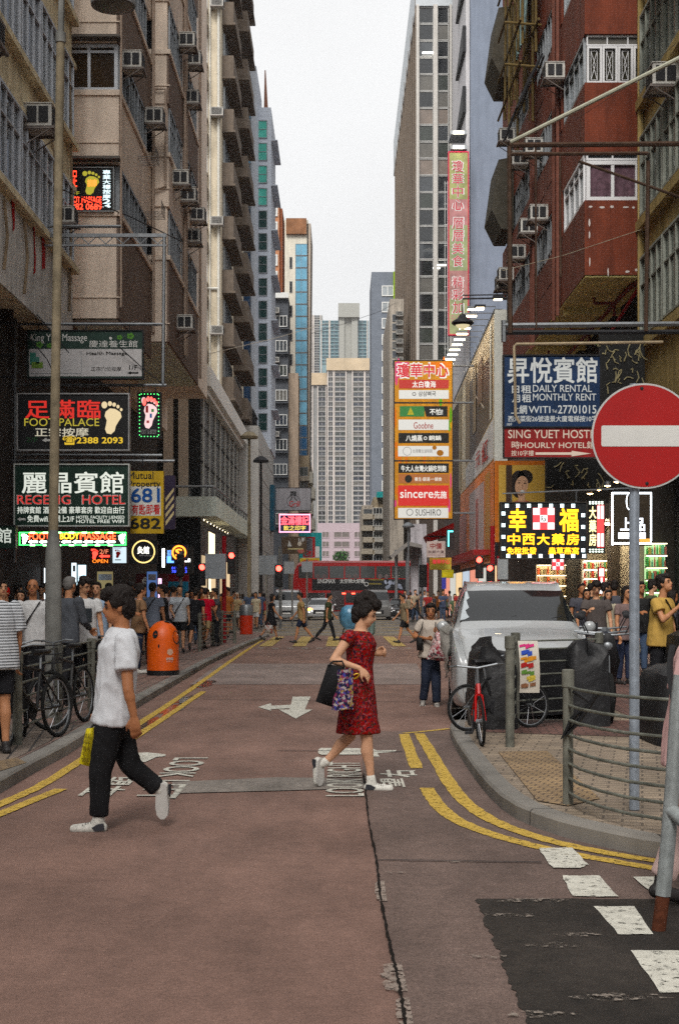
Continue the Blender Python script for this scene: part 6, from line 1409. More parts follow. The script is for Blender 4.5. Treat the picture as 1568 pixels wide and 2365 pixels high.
cover('black tarpaulin bundle in front of the white van hood', 2.62, 3.1, 16.25, 16.6, .98, 4)
r = thing('black_panel', 'black boarding panel along the railing under the van', 'panel', (2.3, 16.9, .12)); b = MB(); b.poly([(2.02, 16.35, .22), (3.05, 17.0, .22), (3.05, 17.0, 1.06), (2.6, 16.72, 1.0), (2.02, 16.35, 1.02)], (0, .03, 0)); b.build('board', TARP, r)
cover('large black covered stall behind the no entry pole', 3.15, 4.2, 14.0, 15.3, 1.0, 7, 'covered_stall')
cover('low black covered cart by the pharmacy pavement', 4.35, 5.4, 17.5, 19.5, 1.05, 5, 'covered_cart')
def motorcycle(label, x, y, rz, col):
    r = thing('motorcycle', label, 'motorcycle', (x, y, .116), 'parked motorcycles', rz)
    for cx in (0, 1.25):
        b = MB(); b.tube([(cx + .25 * math.cos(q), 0, .29 + .25 * math.sin(q)) for q in [6.283 * k / 20 for k in range(20)]], .06, 7, closed=True); wo = b.build('wheel', RUBBER, r, smooth=True)
        b = MB(); b.lathe([(0, -.03), (.17, -.03), (.17, .03), (0, .03)], (cx, 0, .29), 14, 'y'); b.build('rim', STEEL, wo)
    b = MB(); b.loft([[(xx, ww * math.cos(q), zc + hh * math.sin(q)) for q in [6.283 * k / 10 for k in range(10)]] for xx, ww, zc, hh in ((-.3, .05, .72, .05), (-.1, .15, .7, .14), (.35, .17, .55, .24), (.7, .14, .6, .2), (.95, .16, .72, .2), (1.1, .1, .9, .16), (1.12, .02, .95, .04))]); b.build('body', col, r, smooth=True)
    b = MB(); b.loft([[(xx, ww * math.cos(q), zc + .05 * math.sin(q)) for q in [6.283 * k / 10 for k in range(10)]] for xx, ww, zc in ((-.25, .08, .84), (0, .14, .82), (.4, .13, .78), (.6, .06, .8))]); b.build('seat', BLACK, r, smooth=True)
    b = MB(); b.tube([(1.25, 0, .29), (1.08, 0, .8), (1.0, 0, 1.02)], .03, 7); b.tube([(.88, .34, 1.05), (1.0, .1, 1.03), (1.0, -.1, 1.03), (.88, -.34, 1.05)], .016, 6); b.build('handlebar', STEEL, r, smooth=True)
    for s in (-1, 1): b = MB(); b.tube([(.95, s * .22, 1.05), (1.0, s * .3, 1.22)], .008, 5); b.ell((1.0, s * .31, 1.25), (.015, .06, .04), 10, 6); b.build('mirror', DARK, r, smooth=True)
    b = MB(); b.ell((1.11, 0, .9), (.03, .06, .055), 12, 8); b.build('headlight', STEEL, r, smooth=True)
motorcycle('dark motorcycle with chrome mirrors right of the white van', PX(1385, 18.0), 19.0, R(-88), mat((.02, .022, .03), .3))
motorcycle('black scooter parked just behind the no entry pole', PX(1425, 17), 18.0, R(-97), BLACK)
motorcycle('dark scooter between the van and the pharmacy', PX(1412, 20), 21.4, R(-92), mat((.06, .065, .07), .3))
# ---- cars
def crom(p, t):
    n = len(p); i = min(int(t), n - 2); f = t - i
    a, b_, c, d = p[max(i - 1, 0)], p[i], p[i + 1], p[min(i + 2, n - 1)]
    return .5 * ((2 * b_) + (-a + c) * f + (2 * a - 5 * b_ + 4 * c - d) * f * f + (-a + 3 * b_ - 3 * c + d) * f ** 3)
class Car:
    def __init__(s, st, zbelt):
        s.st = st; s.n = len(st); s.zb = zbelt
        s.rings = np.array([[(-wb * .9, yy, z0), (-wb, yy, z0 + .13), (-wb * 1.0, yy, min(zbelt, zt - .07)), (-wt, yy, zt - .06), (-wt * .8, yy, zt), (wt * .8, yy, zt), (wt, yy, zt - .06), (wb, yy, min(zbelt, zt - .07)), (wb, yy, z0 + .13), (wb * .9, yy, z0)] for yy, zt, wb, wt, z0 in st])
    def S(s, a, t):
        ring = np.array([crom(s.rings[:, k], a) for k in range(10)]); return Vector(crom(ring, t))
    def N(s, a, t):
        e = .02; du = s.S(min(a + e, s.n - 1.001), t) - s.S(max(a - e, 0), t); dv = s.S(a, min(t + e, 8.999)) - s.S(a, max(t - e, 0)); n = du.cross(dv); n.normalize()
        p = s.S(a, t); c = Vector((0, p.y, .8))
        return n if n.dot(p - c) > 0 else -n
    def body(s, m, r):
        b = MB(); na = (s.n - 1) * 5 + 1; b.loft([[s.S(min(i / 5, s.n - 1.0001), min(j / 4, 8.9999)) for j in range(37)] for i in range(na)]); return b.build('body', m, r, smooth=35)
    def patch(s, name, a0, a1, t0, t1, m, r, off=.006, k=8, skew=0):
        b = MB(); rows = []
        for i in range(k + 1):
            row = []
            for j in range(k + 1):
                t = t0 + (t1 - t0) * j / k; a = a0 + (a1 - a0) * i / k + skew * (j / k) * (1 if i == 0 else 0)
                row.append(s.S(a, t) + s.N(a, t) * off)
            rows.append(row)
        b.loft(rows, closed=False, caps=False); return b.build(name, m, r, smooth=True)
def wheels(r, xs, ys, rad):
    for yy in ys:
        for sx in (-1, 1):
            b = MB(); b.lathe([(0, -.1), (rad * .62, -.1), (rad * .95, -.1), (rad, -.06), (rad, .06), (rad * .95, .1), (0, .1)], (sx * xs, yy, rad), 22, 'x'); wo = b.build('wheel', RUBBER, r, smooth=True)
            b = MB(); b.lathe([(0, .103 * sx), (rad * .2, .108 * sx), (rad * .6, .103 * sx), (rad * .6, .09 * sx), (0, .09 * sx)], (sx * xs, yy, rad), 18, 'x'); b.build('rim', ALU, wo, smooth=True)
# white people carrier, parked nose towards the viewer
VW = mat((.30, .31, .315), .3, var=.05, coat=.6, spec=.5)
GLC = mat((.008, .009, .01), .04, var=0, spec=.5)
r = thing('white_van', 'white people carrier parked nose forward behind the corner railing', 'van', (2.27, 17.75, 0), None, R(-3.7))
cv = Car([(0, .72, .74, .62, .32), (.06, .9, .80, .7, .24), (.35, 1.07, .85, .74, .2), (.72, 1.16, .86, .77, .2), (.98, 1.25, .86, .755, .2), (1.78, 1.70, .86, .655, .2), (2.25, 1.79, .86, .65, .2), (3.3, 1.82, .86, .65, .2), (4.3, 1.79, .85, .64, .22), (4.6, 1.68, .83, .62, .25), (4.72, 1.1, .8, .7, .3)], 1.08)
cv.body(VW, r)
cv.patch('windscreen', 4.1, 4.93, 3.3, 5.7, GLC, r, .006, 12)
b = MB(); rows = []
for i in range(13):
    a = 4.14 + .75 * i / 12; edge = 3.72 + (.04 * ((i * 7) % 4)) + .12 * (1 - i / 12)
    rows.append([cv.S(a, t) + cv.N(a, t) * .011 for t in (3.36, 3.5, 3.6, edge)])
b.loft(rows, closed=False, caps=False); b.build('painted_sky_reflection', mat((.4, .43, .45), .6, var=.1), r)  # pale panel laid on the glass to imitate the sky's reflection
for t0, t1 in ((2.22, 2.88), (6.12, 6.78)):
    cv.patch('side_window', 5.0, 5.85, t0, t1, GLC, r); cv.patch('side_window', 5.95, 6.9, t0, t1, GLC, r); cv.patch('side_window', 7.0, 7.8, t0, t1, GLC, r)
    cv.patch('quarter_window', 4.35, 4.9, t0, t0 + .38, GLC, r)
for yy in (2.35, 3.35):
    b = MB()
    for sx in (-1, 1): b.box(sx * .867 - .003, yy, .35, sx * .867 + .003, yy + .012, 1.05)
    b.build('door_seam', BLACK, r)
b = MB(); b.box(-.62, -.03, .52, .62, .03, .74); b.box(-.7, -.02, .26, .7, .05, .42); b.build('grille', DARK, r, bevel=.02)
for sx in (-1, 1):
    b = MB(); b.loft([[(sx * (.5 + .27 * t), -.005 + .14 * t * t, .76 - .01 * t), (sx * (.5 + .27 * t), -.03 + .16 * t * t, .82), (sx * (.5 + .27 * t), .04 + .16 * t * t, .9)] for t in (0, .33, .66, 1)], closed=True); b.build('headlight', mat((.4, .42, .44), .1, .5, var=.2), r, smooth=True)
    b = MB(); b.ell((sx * .97, 1.2, 1.2), (.085, .06, .08), 12, 8); b.tube([(sx * .84, 1.25, 1.14), (sx * .95, 1.2, 1.17)], .03, 6); b.build('wing_mirror', VW, r, smooth=True)
    b = MB(); b.box(sx * 1.06 - .005 if sx > 0 else -1.075, 1.13, 1.14, sx * 1.06 + .012 if sx > 0 else -1.06, 1.27, 1.26); b.build('mirror_edge', DARK, r)
    b = MB(); b.tube([(sx * .3 - .25, .93, 1.2), (sx * .3 + .3, 1.14, 1.345)], .012, 5); b.build('wiper', BLACK, r)
b = MB(); b.box(-.26, -.045, .44, .26, -.031, .55); b.build('licence_plate', WHITEP, r)
wheels(r, .76, (.85, 3.75), .32)
r = thing('plastic_sheet', 'crumpled grey plastic sheet draped over the van mirror and door', 'sheet', (1.4, 18.6, .1))
b = MB(); rnd = random.Random(8); rows = []
for i in range(12):
    z = .55 + i * .062; rows.append([(1.40 + .004 * j + rnd.uniform(-.025, .025) - (.09 if 4 < i < 11 else .03) * math.sin(j * .7), 18.35 + j * .1 + rnd.uniform(-.03, .03), z + rnd.uniform(-.03, .03)) for j in range(10)])
b.loft(rows, closed=False, caps=False); b.build('sheet', mat((.3, .29, .27), .25, var=.35, scale=9, spec=.6), r, smooth=80)
def sedan(label, x, y, col, lamp=None, W=.9, L=4.5, H=1.42, rz=0, name='parked_car', van=False):
    r = thing(name, label, 'van' if van else 'car', (x, y, 0), None, rz)
    if van: st = [(0, .8, .8, .7, .3), (.08, 1.0, .88, .78, .22), (.5, 1.15, .9, .8, .2), (.75, 1.25, .9, .78, .2), (1.4, 1.85, .9, .72, .2), (2.2, 1.95, .9, .72, .2), (4.3, 1.93, .9, .72, .22), (4.6, 1.2, .88, .75, .25)]
    else: st = [(0, .58, .72, .55, .32), (.1, .7, .85, .7, .22), (.5, .86, .9, .78, .18), (1.1, .95, .9, .78, .18), (1.9, 1.36, .9, .6, .18), (2.5, H, .9, .6, .18), (3.2, 1.37, .9, .6, .18), (4.0, 1.02, .88, .7, .2), (4.4, .9, .85, .7, .25), (4.5, .6, .8, .6, .3)]
    c = Car([(a, b_, w_ * W / .9, t_ * W / .9, z) for a, b_, w_, t_, z in st], 1.05 if van else .88); c.body(col, r)
    k = 3 if van else 3
    c.patch('windscreen', k + .12, k + .92, 3.35, 5.65, GLC, r)
    for t0, t1 in ((2.25, 2.9), (6.1, 6.75)): c.patch('side_window', k + 1.1, k + (2.6 if van else 2.8), t0, t1, GLC, r)
    b = MB(); b.box(-.42, -.03, .42, .42, .05, .68); b.build('grille', DARK, r, bevel=.03)
    b = MB(); b.box(-.25, -.05, .45, .25, -.031, .55); b.build('licence_plate', WHITEP, r)
    for sx in (-1, 1):
        b = MB(); b.ell((sx * .62, .12, .72 if not van else .85), (.17, .1, .075), 12, 8); b.build('headlight', lit(lamp[0] if sx < 0 else lamp[1], 14 if sx > 0 else 6) if lamp else mat((.45, .46, .48), .1, .5), r, smooth=True)
        b = MB(); b.ell((sx * 1.0, 1.35, 1.0), (.1, .06, .07), 10, 6); b.tube([(sx * .86, 1.38, .95), (sx * .98, 1.35, .98)], .025, 5); b.build('wing_mirror', col, r, smooth=True)
    wheels(r, .8, (.85, 3.55), .32)
    return r
SIL = mat((.42, .43, .44), .28, .3, var=.05, coat=.5)
sedan('silver car facing us with a glowing orange indicator and headlamp', PX(738, 92), 92, SIL, ((1, .3, .04), (1, .8, .5)))
sedan('white van waiting beyond the junction at left', PX(662, 88), 88, VW, van=True, name='waiting_van')
sedan('dark saloon behind the white van at left', PX(692, 100), 100, mat((.1, .1, .11), .3))
sedan('grey car with one lit headlamp behind the woman in red', PX(873, 90), 92, mat((.1, .1, .1), .25), ((1, .7, .4), (1, .8, .55)), van=True, name='waiting_van')
sedan('black saloon at the right of the waiting traffic', PX(926, 96), 96, mat((.02, .02, .022), .2, coat=.5))
# ---- double decker bus crossing behind
r = thing('double_decker_bus', 'long red double decker bus with a black advert along its side', 'bus', (1.5, 112, 0))
y = 112; x0, x1 = PX(675, y), PX(990, y); BR = mat((.28, .014, .018), .35, var=.1, coat=.3)
prof = [(x0 + .12, .35), (x0, 1.0), (x0 + .02, 2.3), (x0 + .14, 3.5), (x0 + .4, 4.05), (x0 + .75, 4.25), (x0 + 1.2, 4.32), (x1 - .3, 4.32), (x1, 4.1), (x1, .35)]
b = MB(); b.poly([(a, y, z) for a, z in prof], (0, 2.5, 0)); b.build('body', BR, r, bevel=.06)
b = MB(); b.poly([(x0 + .3, y - .02, 3.95), (x0 + .55, y - .02, 4.2), (x0 + 1.1, y - .02, 4.34), (x1 - .3, y - .02, 4.34), (x1 - .3, y - .02, 4.2), (x0 + 1.1, y - .02, 4.2)], (0, 2.54, 0)); b.build('roof_edge', mat((.45, .2, .2), .4), r)
for k in range(8):
    b = MB(); xa = x0 + .5 + k * 1.22; b.box(xa, y - .02, 2.98, xa + 1.12, y - .005, 3.92); b.build('upper_window', glass((.04, .042, .04), .08), r)
    b = MB()
    for s in range(2): b.ell((xa + .3 + .5 * s, y - .03, 3.1), (.16, .01, .2), 8, 6)
    if k % 2: b.build('seat_back', mat((.13, .1, .1), .8), r)
b = MB(); b.box(x0 + 1.55, y - .02, 2.02, x1 - .9, y - .006, 2.9); b.build('advert_panel', BLACK, r)
fnb_ = flatfn(y - .03)
b = MB(); txt(b, 'SINGMAX', (733, 1337, 774, 1347), fnb_, .02); txt(b, '太空棉大好眠', (785, 1337, 842, 1347), fnb_, .02); ringd(b, (846, 1349), 5, 1.2, fnb_); b.build('lettering', WH, r, recalc=False)
b = MB(); txt(b, 'memory foam', (852, 1336, 886, 1342), fnb_, .0); txt(b, 'mattress', (852, 1346, 880, 1350), fnb_, .0); b.build('lettering', paint((.35, .28, .08)), r, recalc=False)
b = MB(); rnd = random.Random(2)
for k in range(9): disc(b, (905 + rnd.uniform(-16, 20), 1350 + rnd.uniform(-6, 7)), rnd.uniform(3, 8), flatfn(y - .028 - .001 * k), 10, rnd.uniform(2, 5), rnd.uniform(0, 3))
b.build('advert_picture', mat((.25, .27, .33), .6, var=.8, scale=2), r, recalc=False)
for k in range(6):
    b = MB(); xa = x0 + 1.2 + k * 1.5; b.box(xa, y - .02, 1.05, xa + 1.4, y - .005, 1.82); b.build('lower_window', glass((.02, .018, .018), .08), r)
b = MB(); b.box(x0 + 3.0, y - .025, .45, x0 + 4.1, y - .006, 2.0); b.build('door', glass((.03, .02, .02), .1), r)
for xa in (x0 + 2.3, x1 - 2.6): b = MB(); b.lathe([(0, -.05), (.5, -.05), (.5, .25), (0, .25)], (xa, y, .5), 18, 'y'); b.build('wheel', RUBBER, r, smooth=True)
for k in range(5): b = MB(); b.box(PX(790 + k * 22, y), y - .04, 1.72, PX(798 + k * 22, y), y - .021, 1.82); b.build('marker_light', lit((1, .06, .03), 4), r)
# ================================================================ people
WORK = bpy.data.scenes.new('workbench')      # scratch scene, removed at the end
def solid(mb, voxel, it=4, amp=0, sc=9, seed=0):
    me = mb.mesh('body'); ob = bpy.data.objects.new('body', me); WORK.collection.objects.link(ob)
    m = ob.modifiers.new('r', 'REMESH'); m.mode = 'VOXEL'; m.voxel_size = voxel; m.use_smooth_shade = True
    if it: s = ob.modifiers.new('s', 'SMOOTH'); s.factor = .5; s.iterations = it
    with bpy.context.temp_override(scene=WORK, view_layer=WORK.view_layers[0]):
        dg = bpy.context.evaluated_depsgraph_get(); dg.update()
        out = bpy.data.meshes.new_from_object(ob.evaluated_get(dg))
    bpy.data.objects.remove(ob); bpy.data.meshes.remove(me)
    if amp:
        out.update(); n = len(out.vertices); co = np.empty(n * 3); no = np.empty(n * 3)
        out.vertices.foreach_get('co', co); out.vertex_normals.foreach_get('vector', no); co = co.reshape(-1, 3); no = no.reshape(-1, 3)
        for i in range(n):
            p = co[i]
            q = Vector((p[0] * sc + seed, p[1] * sc, p[2] * sc * .55 + (p[0] + p[1]) * sc * .5)); k = noise.noise(q) * .7 + noise.noise(q * 2.3) * .35
            co[i] += no[i] * amp * (1 - 2 * abs(k) * 1.4)
        out.vertices.foreach_set('co', co.ravel()); out.update()
    out.polygons.foreach_set('use_smooth', [True] * len(out.polygons))
    return out
def put(name, me, mats, parent):
    o = bpy.data.objects.new(name, me); COL.objects.link(o); o.parent = parent; me.materials.clear()
    for m in (mats if isinstance(mats, (list, tuple)) else [mats]): me.materials.append(m)
    return o
def capsule(b, p0, r0, p1, r1, flat0=False, flat1=False, n=10):
    p0, p1 = Vector(p0), Vector(p1); d = (p1 - p0)
    if d.length < 1e-5: return
    d.normalize(); pts = []; rs = []
    if not flat0:
        for k in (-.98, -.7, -.35): pts.append(p0 + d * r0 * k); rs.append(r0 * math.sqrt(1 - k * k))
    pts += [p0, p1]; rs += [r0, r1]
    if not flat1:
        for k in (.35, .7, .98): pts.append(p1 + d * r1 * k); rs.append(r1 * math.sqrt(1 - k * k))
    b.tube(pts, rs, n)
def FK(h, lean=3, legs=(12, 6, -12, 14), arms=(-10, 12, 8, 10, 14, 8), yaw=0, pitch=0, head=270, fem=False):
    """joints of a figure; legs = thigh, knee for left then right; arms = swing, elbow, spread for left then right"""
    sp = Vector((math.sin(R(lean)), 0, math.cos(R(lean)))); J = {}
    J['pel'] = Vector((0, 0, 0)); J['nk'] = sp * .29 * h
    sw = (.098 if fem else .112) * h
    for s, k, a0 in (('L', 1, 0), ('R', -1, 1)):
        t, kn = R(legs[2 * a0]), R(legs[2 * a0 + 1]); hp = Vector((0, k * .05 * h, -.012 * h)); J['hip' + s] = hp
        kv = hp + Vector((math.sin(t), 0, -math.cos(t))) * .245 * h; J['kn' + s] = kv
        an = kv + Vector((math.sin(t - kn), 0, -math.cos(t - kn))) * .242 * h; J['an' + s] = an
        ft = (t - kn) * (.8 if t - kn < 0 else .5); J['toe' + s] = an + Vector((math.cos(ft) * .115, k * .015, math.sin(ft) * .115 - .03)) * h; J['heel' + s] = an + Vector((-.035 * math.cos(ft), 0, -.035)) * h
        sw_, el, ab = R(arms[3 * a0]), R(arms[3 * a0 + 1]), R(arms[3 * a0 + 2])
        sh = J['nk'] - sp * .028 * h + Vector((0, k * sw, 0)); J['sh' + s] = sh
        e = sh + Vector((math.sin(sw_), k * math.sin(ab), -math.cos(sw_) * math.cos(ab))).normalized() * .172 * h; J['el' + s] = e
        inn = -k * .35 * math.sin(min(el, 1.6)) if el > .5 else k * .05
        w_ = e + Vector((math.sin(sw_ + el), inn, -math.cos(sw_ + el))).normalized() * .15 * h; J['wr' + s] = w_
        J['hd' + s] = (w_ - e).normalized()
    J['hc'] = J['nk'] + sp * .108 * h + Vector((.018 * h, 0, 0))
    lo = min(J['toeL'].z, J['toeR'].z, J['heelL'].z, J['heelR'].z) - .018 * h
    M = Matrix.Rotation(R(head), 3, 'Z')
    for k in J:
        if not k.startswith('hd'): J[k] = M @ (J[k] - Vector((0, 0, lo)))
        else: J[k] = M @ J[k]
    J['fw'] = M @ Vector((1, 0, 0)); H = Matrix.Rotation(R(head + yaw), 3, 'Z') @ Matrix.Rotation(R(pitch), 3, 'Y')
    J['hf'] = H @ Vector((1, 0, 0)); J['hu'] = H @ Vector((0, 0, 1))
    return J
SKIN = [mat(c, .55, var=.1, scale=12) for c in ((.36, .185, .11), (.42, .24, .155), (.29, .135, .075), (.47, .28, .19))]
HAIR = mat((.012, .009, .008), .6, var=.4, scale=40, bump=.5, bscale=90); GREYH = mat((.13, .125, .12), .7, var=.4, scale=40)
SHOEW = mat((.5, .49, .46), .6, var=.3, scale=25); SHOEB = mat((.02, .018, .018), .5)
def person(label, loc, J, h, top, low, skin=0, fem=False, topc=(.5, .5, .5), lowc=(.02, .02, .025), hair='short', hairm=None, shoe=SHOEB, vox=.02, sleeve=.55, fine=False, face=False, group=None, hem=-.09, seed=0, fold=.006, loose=1.0, name='person', strap=None, print_=None):
    sk = SKIN[skin] if isinstance(skin, int) else skin; hairm = hairm or HAIR
    r = thing(name, label, 'person', loc, group); ORG[r.name] = Vector((0, 0, 0))
    fw, hf, hu = J['fw'], J['hf'], J['hu']; lf = Vector((0, 0, 1)).cross(fw); hl = hu.cross(hf)
    pel, nk, hc = J['pel'], J['nk'], J['hc']; sp = (nk - pel); SL = sp.length; sp = sp / SL
    fx = (fw - sp * fw.dot(sp)).normalized(); g = 1.0
    acr_ = (J['shL'] - J['shR']); acr_ = (acr_ - sp * acr_.dot(sp)); sw = acr_.length / 2; ax = acr_.normalized(); hx = (ax + lf).normalized()
    def ring(t, wd, dp, off=0, a=None, n=16):
        c = pel + sp * t * h + fx * off * h; a = a or hx; f = a.cross(sp) if a.cross(sp).dot(fx) > 0 else sp.cross(a)
        return [c + a * (wd * h * math.cos(q)) + f * (dp * h * math.sin(q)) for q in [6.283 * k / n for k in range(n)]]
    T_ = SL / h
    trs = [(-.07, .06, .05, 0), (-.03, .09, .064, 0), (.02, .094 if not fem else .1, .066, 0), (.09, .082 if not fem else .076, .057, .004), (T_ * .55, .09 if not fem else .082, .06, .006), (T_ * .75, .1 if not fem else .09, .066 if not fem else .07, .006), (T_ * .9, .088, .052, .002), (T_ * 1.0, .036, .036, 0)]
    b = MB(); b.loft([ring(t, wd, dp, o_, hx if t < .1 else ax) for t, wd, dp, o_ in trs])
    capsule(b, nk - sp * .03 * h, .034 * h, hc - hu * .02 * h - hf * .012 * h, .031 * h)
    HM = Matrix((hf, hl, hu)).transposed()
    hp = lambda x, y, z: hc + (hf * x + hl * y + hu * z) * h
    b.ell(hp(-.004, 0, .016), (.056 * h, .045 * h, .054 * h), 16, 12, HM); b.ell(hp(.016, 0, -.024), (.037 * h, .034 * h, .04 * h), 14, 10, HM); b.ell(hp(.032, 0, -.045), (.018 * h, .02 * h, .016 * h), 10, 8, HM)
    b.ell(hp(.053, 0, -.008), (.0125 * h, .009 * h, .013 * h), 10, 8, HM); b.tube([hp(.045, 0, .014), hp(.057, 0, -.006)], .006 * h, 6); b.ell(hp(.046, 0, -.028), (.008 * h, .014 * h, .006 * h), 8, 6, HM); b.ell(hp(.043, 0, .018), (.008 * h, .03 * h, .006 * h), 8, 6, HM)
    for s in (-1, 1): b.ell(hp(-.004, s * .045, -.004), (.011 * h, .006 * h, .018 * h), 8, 6, HM)
    for s in 'LR':
        k = 1 if s == 'L' else -1
        capsule(b, J['sh' + s], .029 * h, J['el' + s], .0225 * h); capsule(b, J['el' + s], .0225 * h, J['wr' + s], .0155 * h)
        el_m = J['el' + s].lerp(J['wr' + s], .3); capsule(b, J['el' + s], .021 * h, el_m, .0235 * h)
        capsule(b, J['hip' + s], .052 * h, J['kn' + s], .032 * h); capsule(b, J['kn' + s], .031 * h, J['an' + s], .020 * h)
        cf = J['kn' + s].lerp(J['an' + s], .3) - fw * .008 * h; capsule(b, J['kn' + s], .028 * h, cf, .033 * h); capsule(b, cf, .033 * h, J['kn' + s].lerp(J['an' + s], .65), .025 * h)
        ft = (J['toe' + s] - J['heel' + s]); capsule(b, J['heel' + s] + ft * .1, .019 * h, J['toe' + s] - ft * .12, .016 * h); capsule(b, J['an' + s], .02 * h, J['heel' + s] + ft * .3, .02 * h)
        # hand
        hd = J['hd' + s].normalized(); side = J.get('hs' + s); side = (side or fw); side = (side - hd * side.dot(hd)); side = side.normalized() if side.length > .1 else lf
        nrm = hd.cross(side); w_ = J['wr' + s]; curl = J.get('curl' + s, .35)
        if J.get('flip' + s): nrm = -nrm
        pm = w_ + hd * .03 * h; PM = Matrix((hd, side, nrm)).transposed()
        b.ell(pm, (.034 * h, .0235 * h, .0115 * h), 10, 8, PM); capsule(b, w_, .0145 * h, pm, .014 * h)
        fr = (.0056 if fine else .0068) * h
        for i, (o_, ln) in enumerate(((.018, .042), (.006, .048), (-.006, .045), (-.018, .035))):
            p0 = w_ + hd * .054 * h + side * o_ * h; c = curl + .08 * i; ln *= h
            p1 = p0 + (hd * math.cos(c) + nrm * math.sin(c) + side * o_ * 3) * ln * .5; p2 = p1 + (hd * math.cos(2.2 * c) + nrm * math.sin(2.2 * c)) * ln * .5
            capsule(b, p0 - hd * .012 * h, fr * 1.1, p1, fr, n=7); capsule(b, p1, fr, p2, fr * .85, n=7)
        p0 = w_ + hd * .018 * h + side * .017 * h; p1 = p0 + (hd * .7 + side * .6 + nrm * .35).normalized() * .028 * h; p2 = p1 + (hd * .9 + side * .1 + nrm * .4).normalized() * .024 * h
        capsule(b, p0, fr * 1.3, p1, fr * 1.15, n=7); capsule(b, p1, fr * 1.15, p2, fr * .9, n=7)
    put('body', solid(b, vox * .8 if not fine else vox, 3 if vox > .01 else 4), sk, r)
    if face:
        for s in (-1, 1):
            e = MB(); e.ell(hp(.0455, s * .0185, .006), (.006 * h, .008 * h, .0042 * h), 8, 6, HM); e.build('eye', mat((.03, .02, .018), .3, var=0), r, smooth=True)
            e = MB(); e.tube([hp(.05, s * .009, .0185), hp(.0505, s * .02, .021), hp(.042, s * .031, .0175)], [.0022 * h, .003 * h, .0016 * h], 6); e.build('eyebrow', hairm if hairm != GREYH else HAIR, r, smooth=True)
        e = MB(); e.ell(hp(.0515, 0, -.0285), (.004 * h, .0135 * h, .0042 * h), 10, 6, HM); e.build('lips', mat((.26, .075, .06), .5, var=0), r, smooth=True)
    # hair
    if hair != 'bald':
        b = MB()
        def tuft(*q): b.ell(hp(*q[:3]), tuple(v * h for v in q[3:]), 14, 10, HM)
        tuft(-.012, 0, .033, .057, .049, .047); tuft(-.027, 0, .012, .042, .048, .052)
        if hair == 'short': tuft(.018, 0, .058, .036, .034, .02); tuft(-.035, 0, -.01, .026, .037, .032); [tuft(.004, s * .043, .022, .016, .008, .022) for s in (-1, 1)]
        if hair == 'thick': tuft(.02, 0, .063, .042, .04, .024); tuft(-.02, 0, .055, .05, .048, .035); tuft(-.042, 0, .0, .028, .042, .045); tuft(.045, 0, .05, .018, .03, .014); [tuft(.008, s * .045, .025, .02, .009, .026) for s in (-1, 1)]; tuft(-.03, 0, -.03, .022, .032, .022)
        if hair in ('long', 'tail', 'bun'): tuft(.018, 0, .058, .034, .038, .018); tuft(-.035, 0, -.02, .028, .042, .045); [tuft(-.004, s * .045, .012, .022, .009, .035) for s in (-1, 1)]
        if hair == 'long': tuft(-.04, 0, -.06, .022, .048, .05); tuft(-.038, 0, -.1, .018, .05, .035); [tuft(-.012, s * .046, -.04, .02, .01, .045) for s in (-1, 1)]
        if hair == 'tail': tuft(-.066, 0, .0, .02, .02, .02); tuft(-.072, 0, -.045, .014, .016, .045)
        if hair == 'bun': tuft(-.02, 0, .085, .045, .04, .034); tuft(.016, 0, .07, .045, .042, .026); tuft(-.045, 0, .05, .035, .042, .045); tuft(-.05, 0, .0, .025, .04, .04); tuft(.035, 0, .062, .028, .038, .022); tuft(-.005, .0, .1, .022, .022, .016)
        put('hair', solid(b, max(.007, vox * .7), 3, .009 if fine else 0, 38, seed), hairm, r)
        if hair == 'cap_x': pass
    # clothing on the trunk
    def sleeves(b, fr, rad, end):
        for s in 'LR':
            a, e, w_ = J['sh' + s], J['el' + s], J['wr' + s]
            d = (e - a).normalized()
            if fr <= 1: capsule(b, a + d * .006 * h, .036 * h, a.lerp(e, fr * .35), rad * .96 * h, False, True); capsule(b, a.lerp(e, fr * .2), rad * .9 * h, a.lerp(e, fr), end * h * 1.06, False, True)
            else: capsule(b, a, rad * h, e, .031 * h); capsule(b, e, .031 * h, e.lerp(w_, fr - 1), .024 * h, False, True)
    L_ = loose
    if top:
        b = MB()
        if top == 'dress': tr2 = [(-.0, .112, .08, 0), (.04, .108, .078, 0), (.1, .084, .066, .004), (T_ * .55, .092, .07, .008), (T_ * .75, .1, .08, .008), (T_ * .88, .092, .062, .004), (T_ * .97, .055, .045, .0)]
        else: tr2 = [(hem, .116 * L_, .085 * L_, 0), (hem + .01, .117 * L_, .086 * L_, 0), (.02, .113 * L_, .082 * L_, 0), (.1, .104 * L_ if not fem else .095, .077 * L_, .003), (T_ * .6, .106 * L_ if not fem else .096, .078 * L_, .004), (T_ * .78, .113 if not fem else .101, .081, .005), (T_ * .92, .098, .064, .002), (T_ * 1.0, .05, .046, 0)]
        b.loft([ring(t, wd, dp, o_, hx if t < .1 else ax) for t, wd, dp, o_ in tr2])
        if top == 'dress':
            kc = (J['knL'] + J['knR']) / 2
            def sk_ring(f, wd, dp):
                c = pel.lerp(kc, f); return [c + lf * wd * h * math.cos(q) + fw * dp * h * math.sin(q) + Vector((0, 0, 0)) for q in [6.283 * k / 18 for k in range(18)]]
            dd = max(.075, abs((J['knL'] - J['knR']).dot(fw)) / h * .55 + .05)
            b.loft([sk_ring(-.12, .105, .078), sk_ring(.1, .115, .088), sk_ring(.5, .113, .055 + dd * .42), sk_ring(.9, .112, .04 + dd * .74)])
        sleeves(b, sleeve, (.043 if not fem else .038) * (1 + (L_ - 1) * .8), (.043 if not fem else .035) * L_ if sleeve <= 1 else .036)
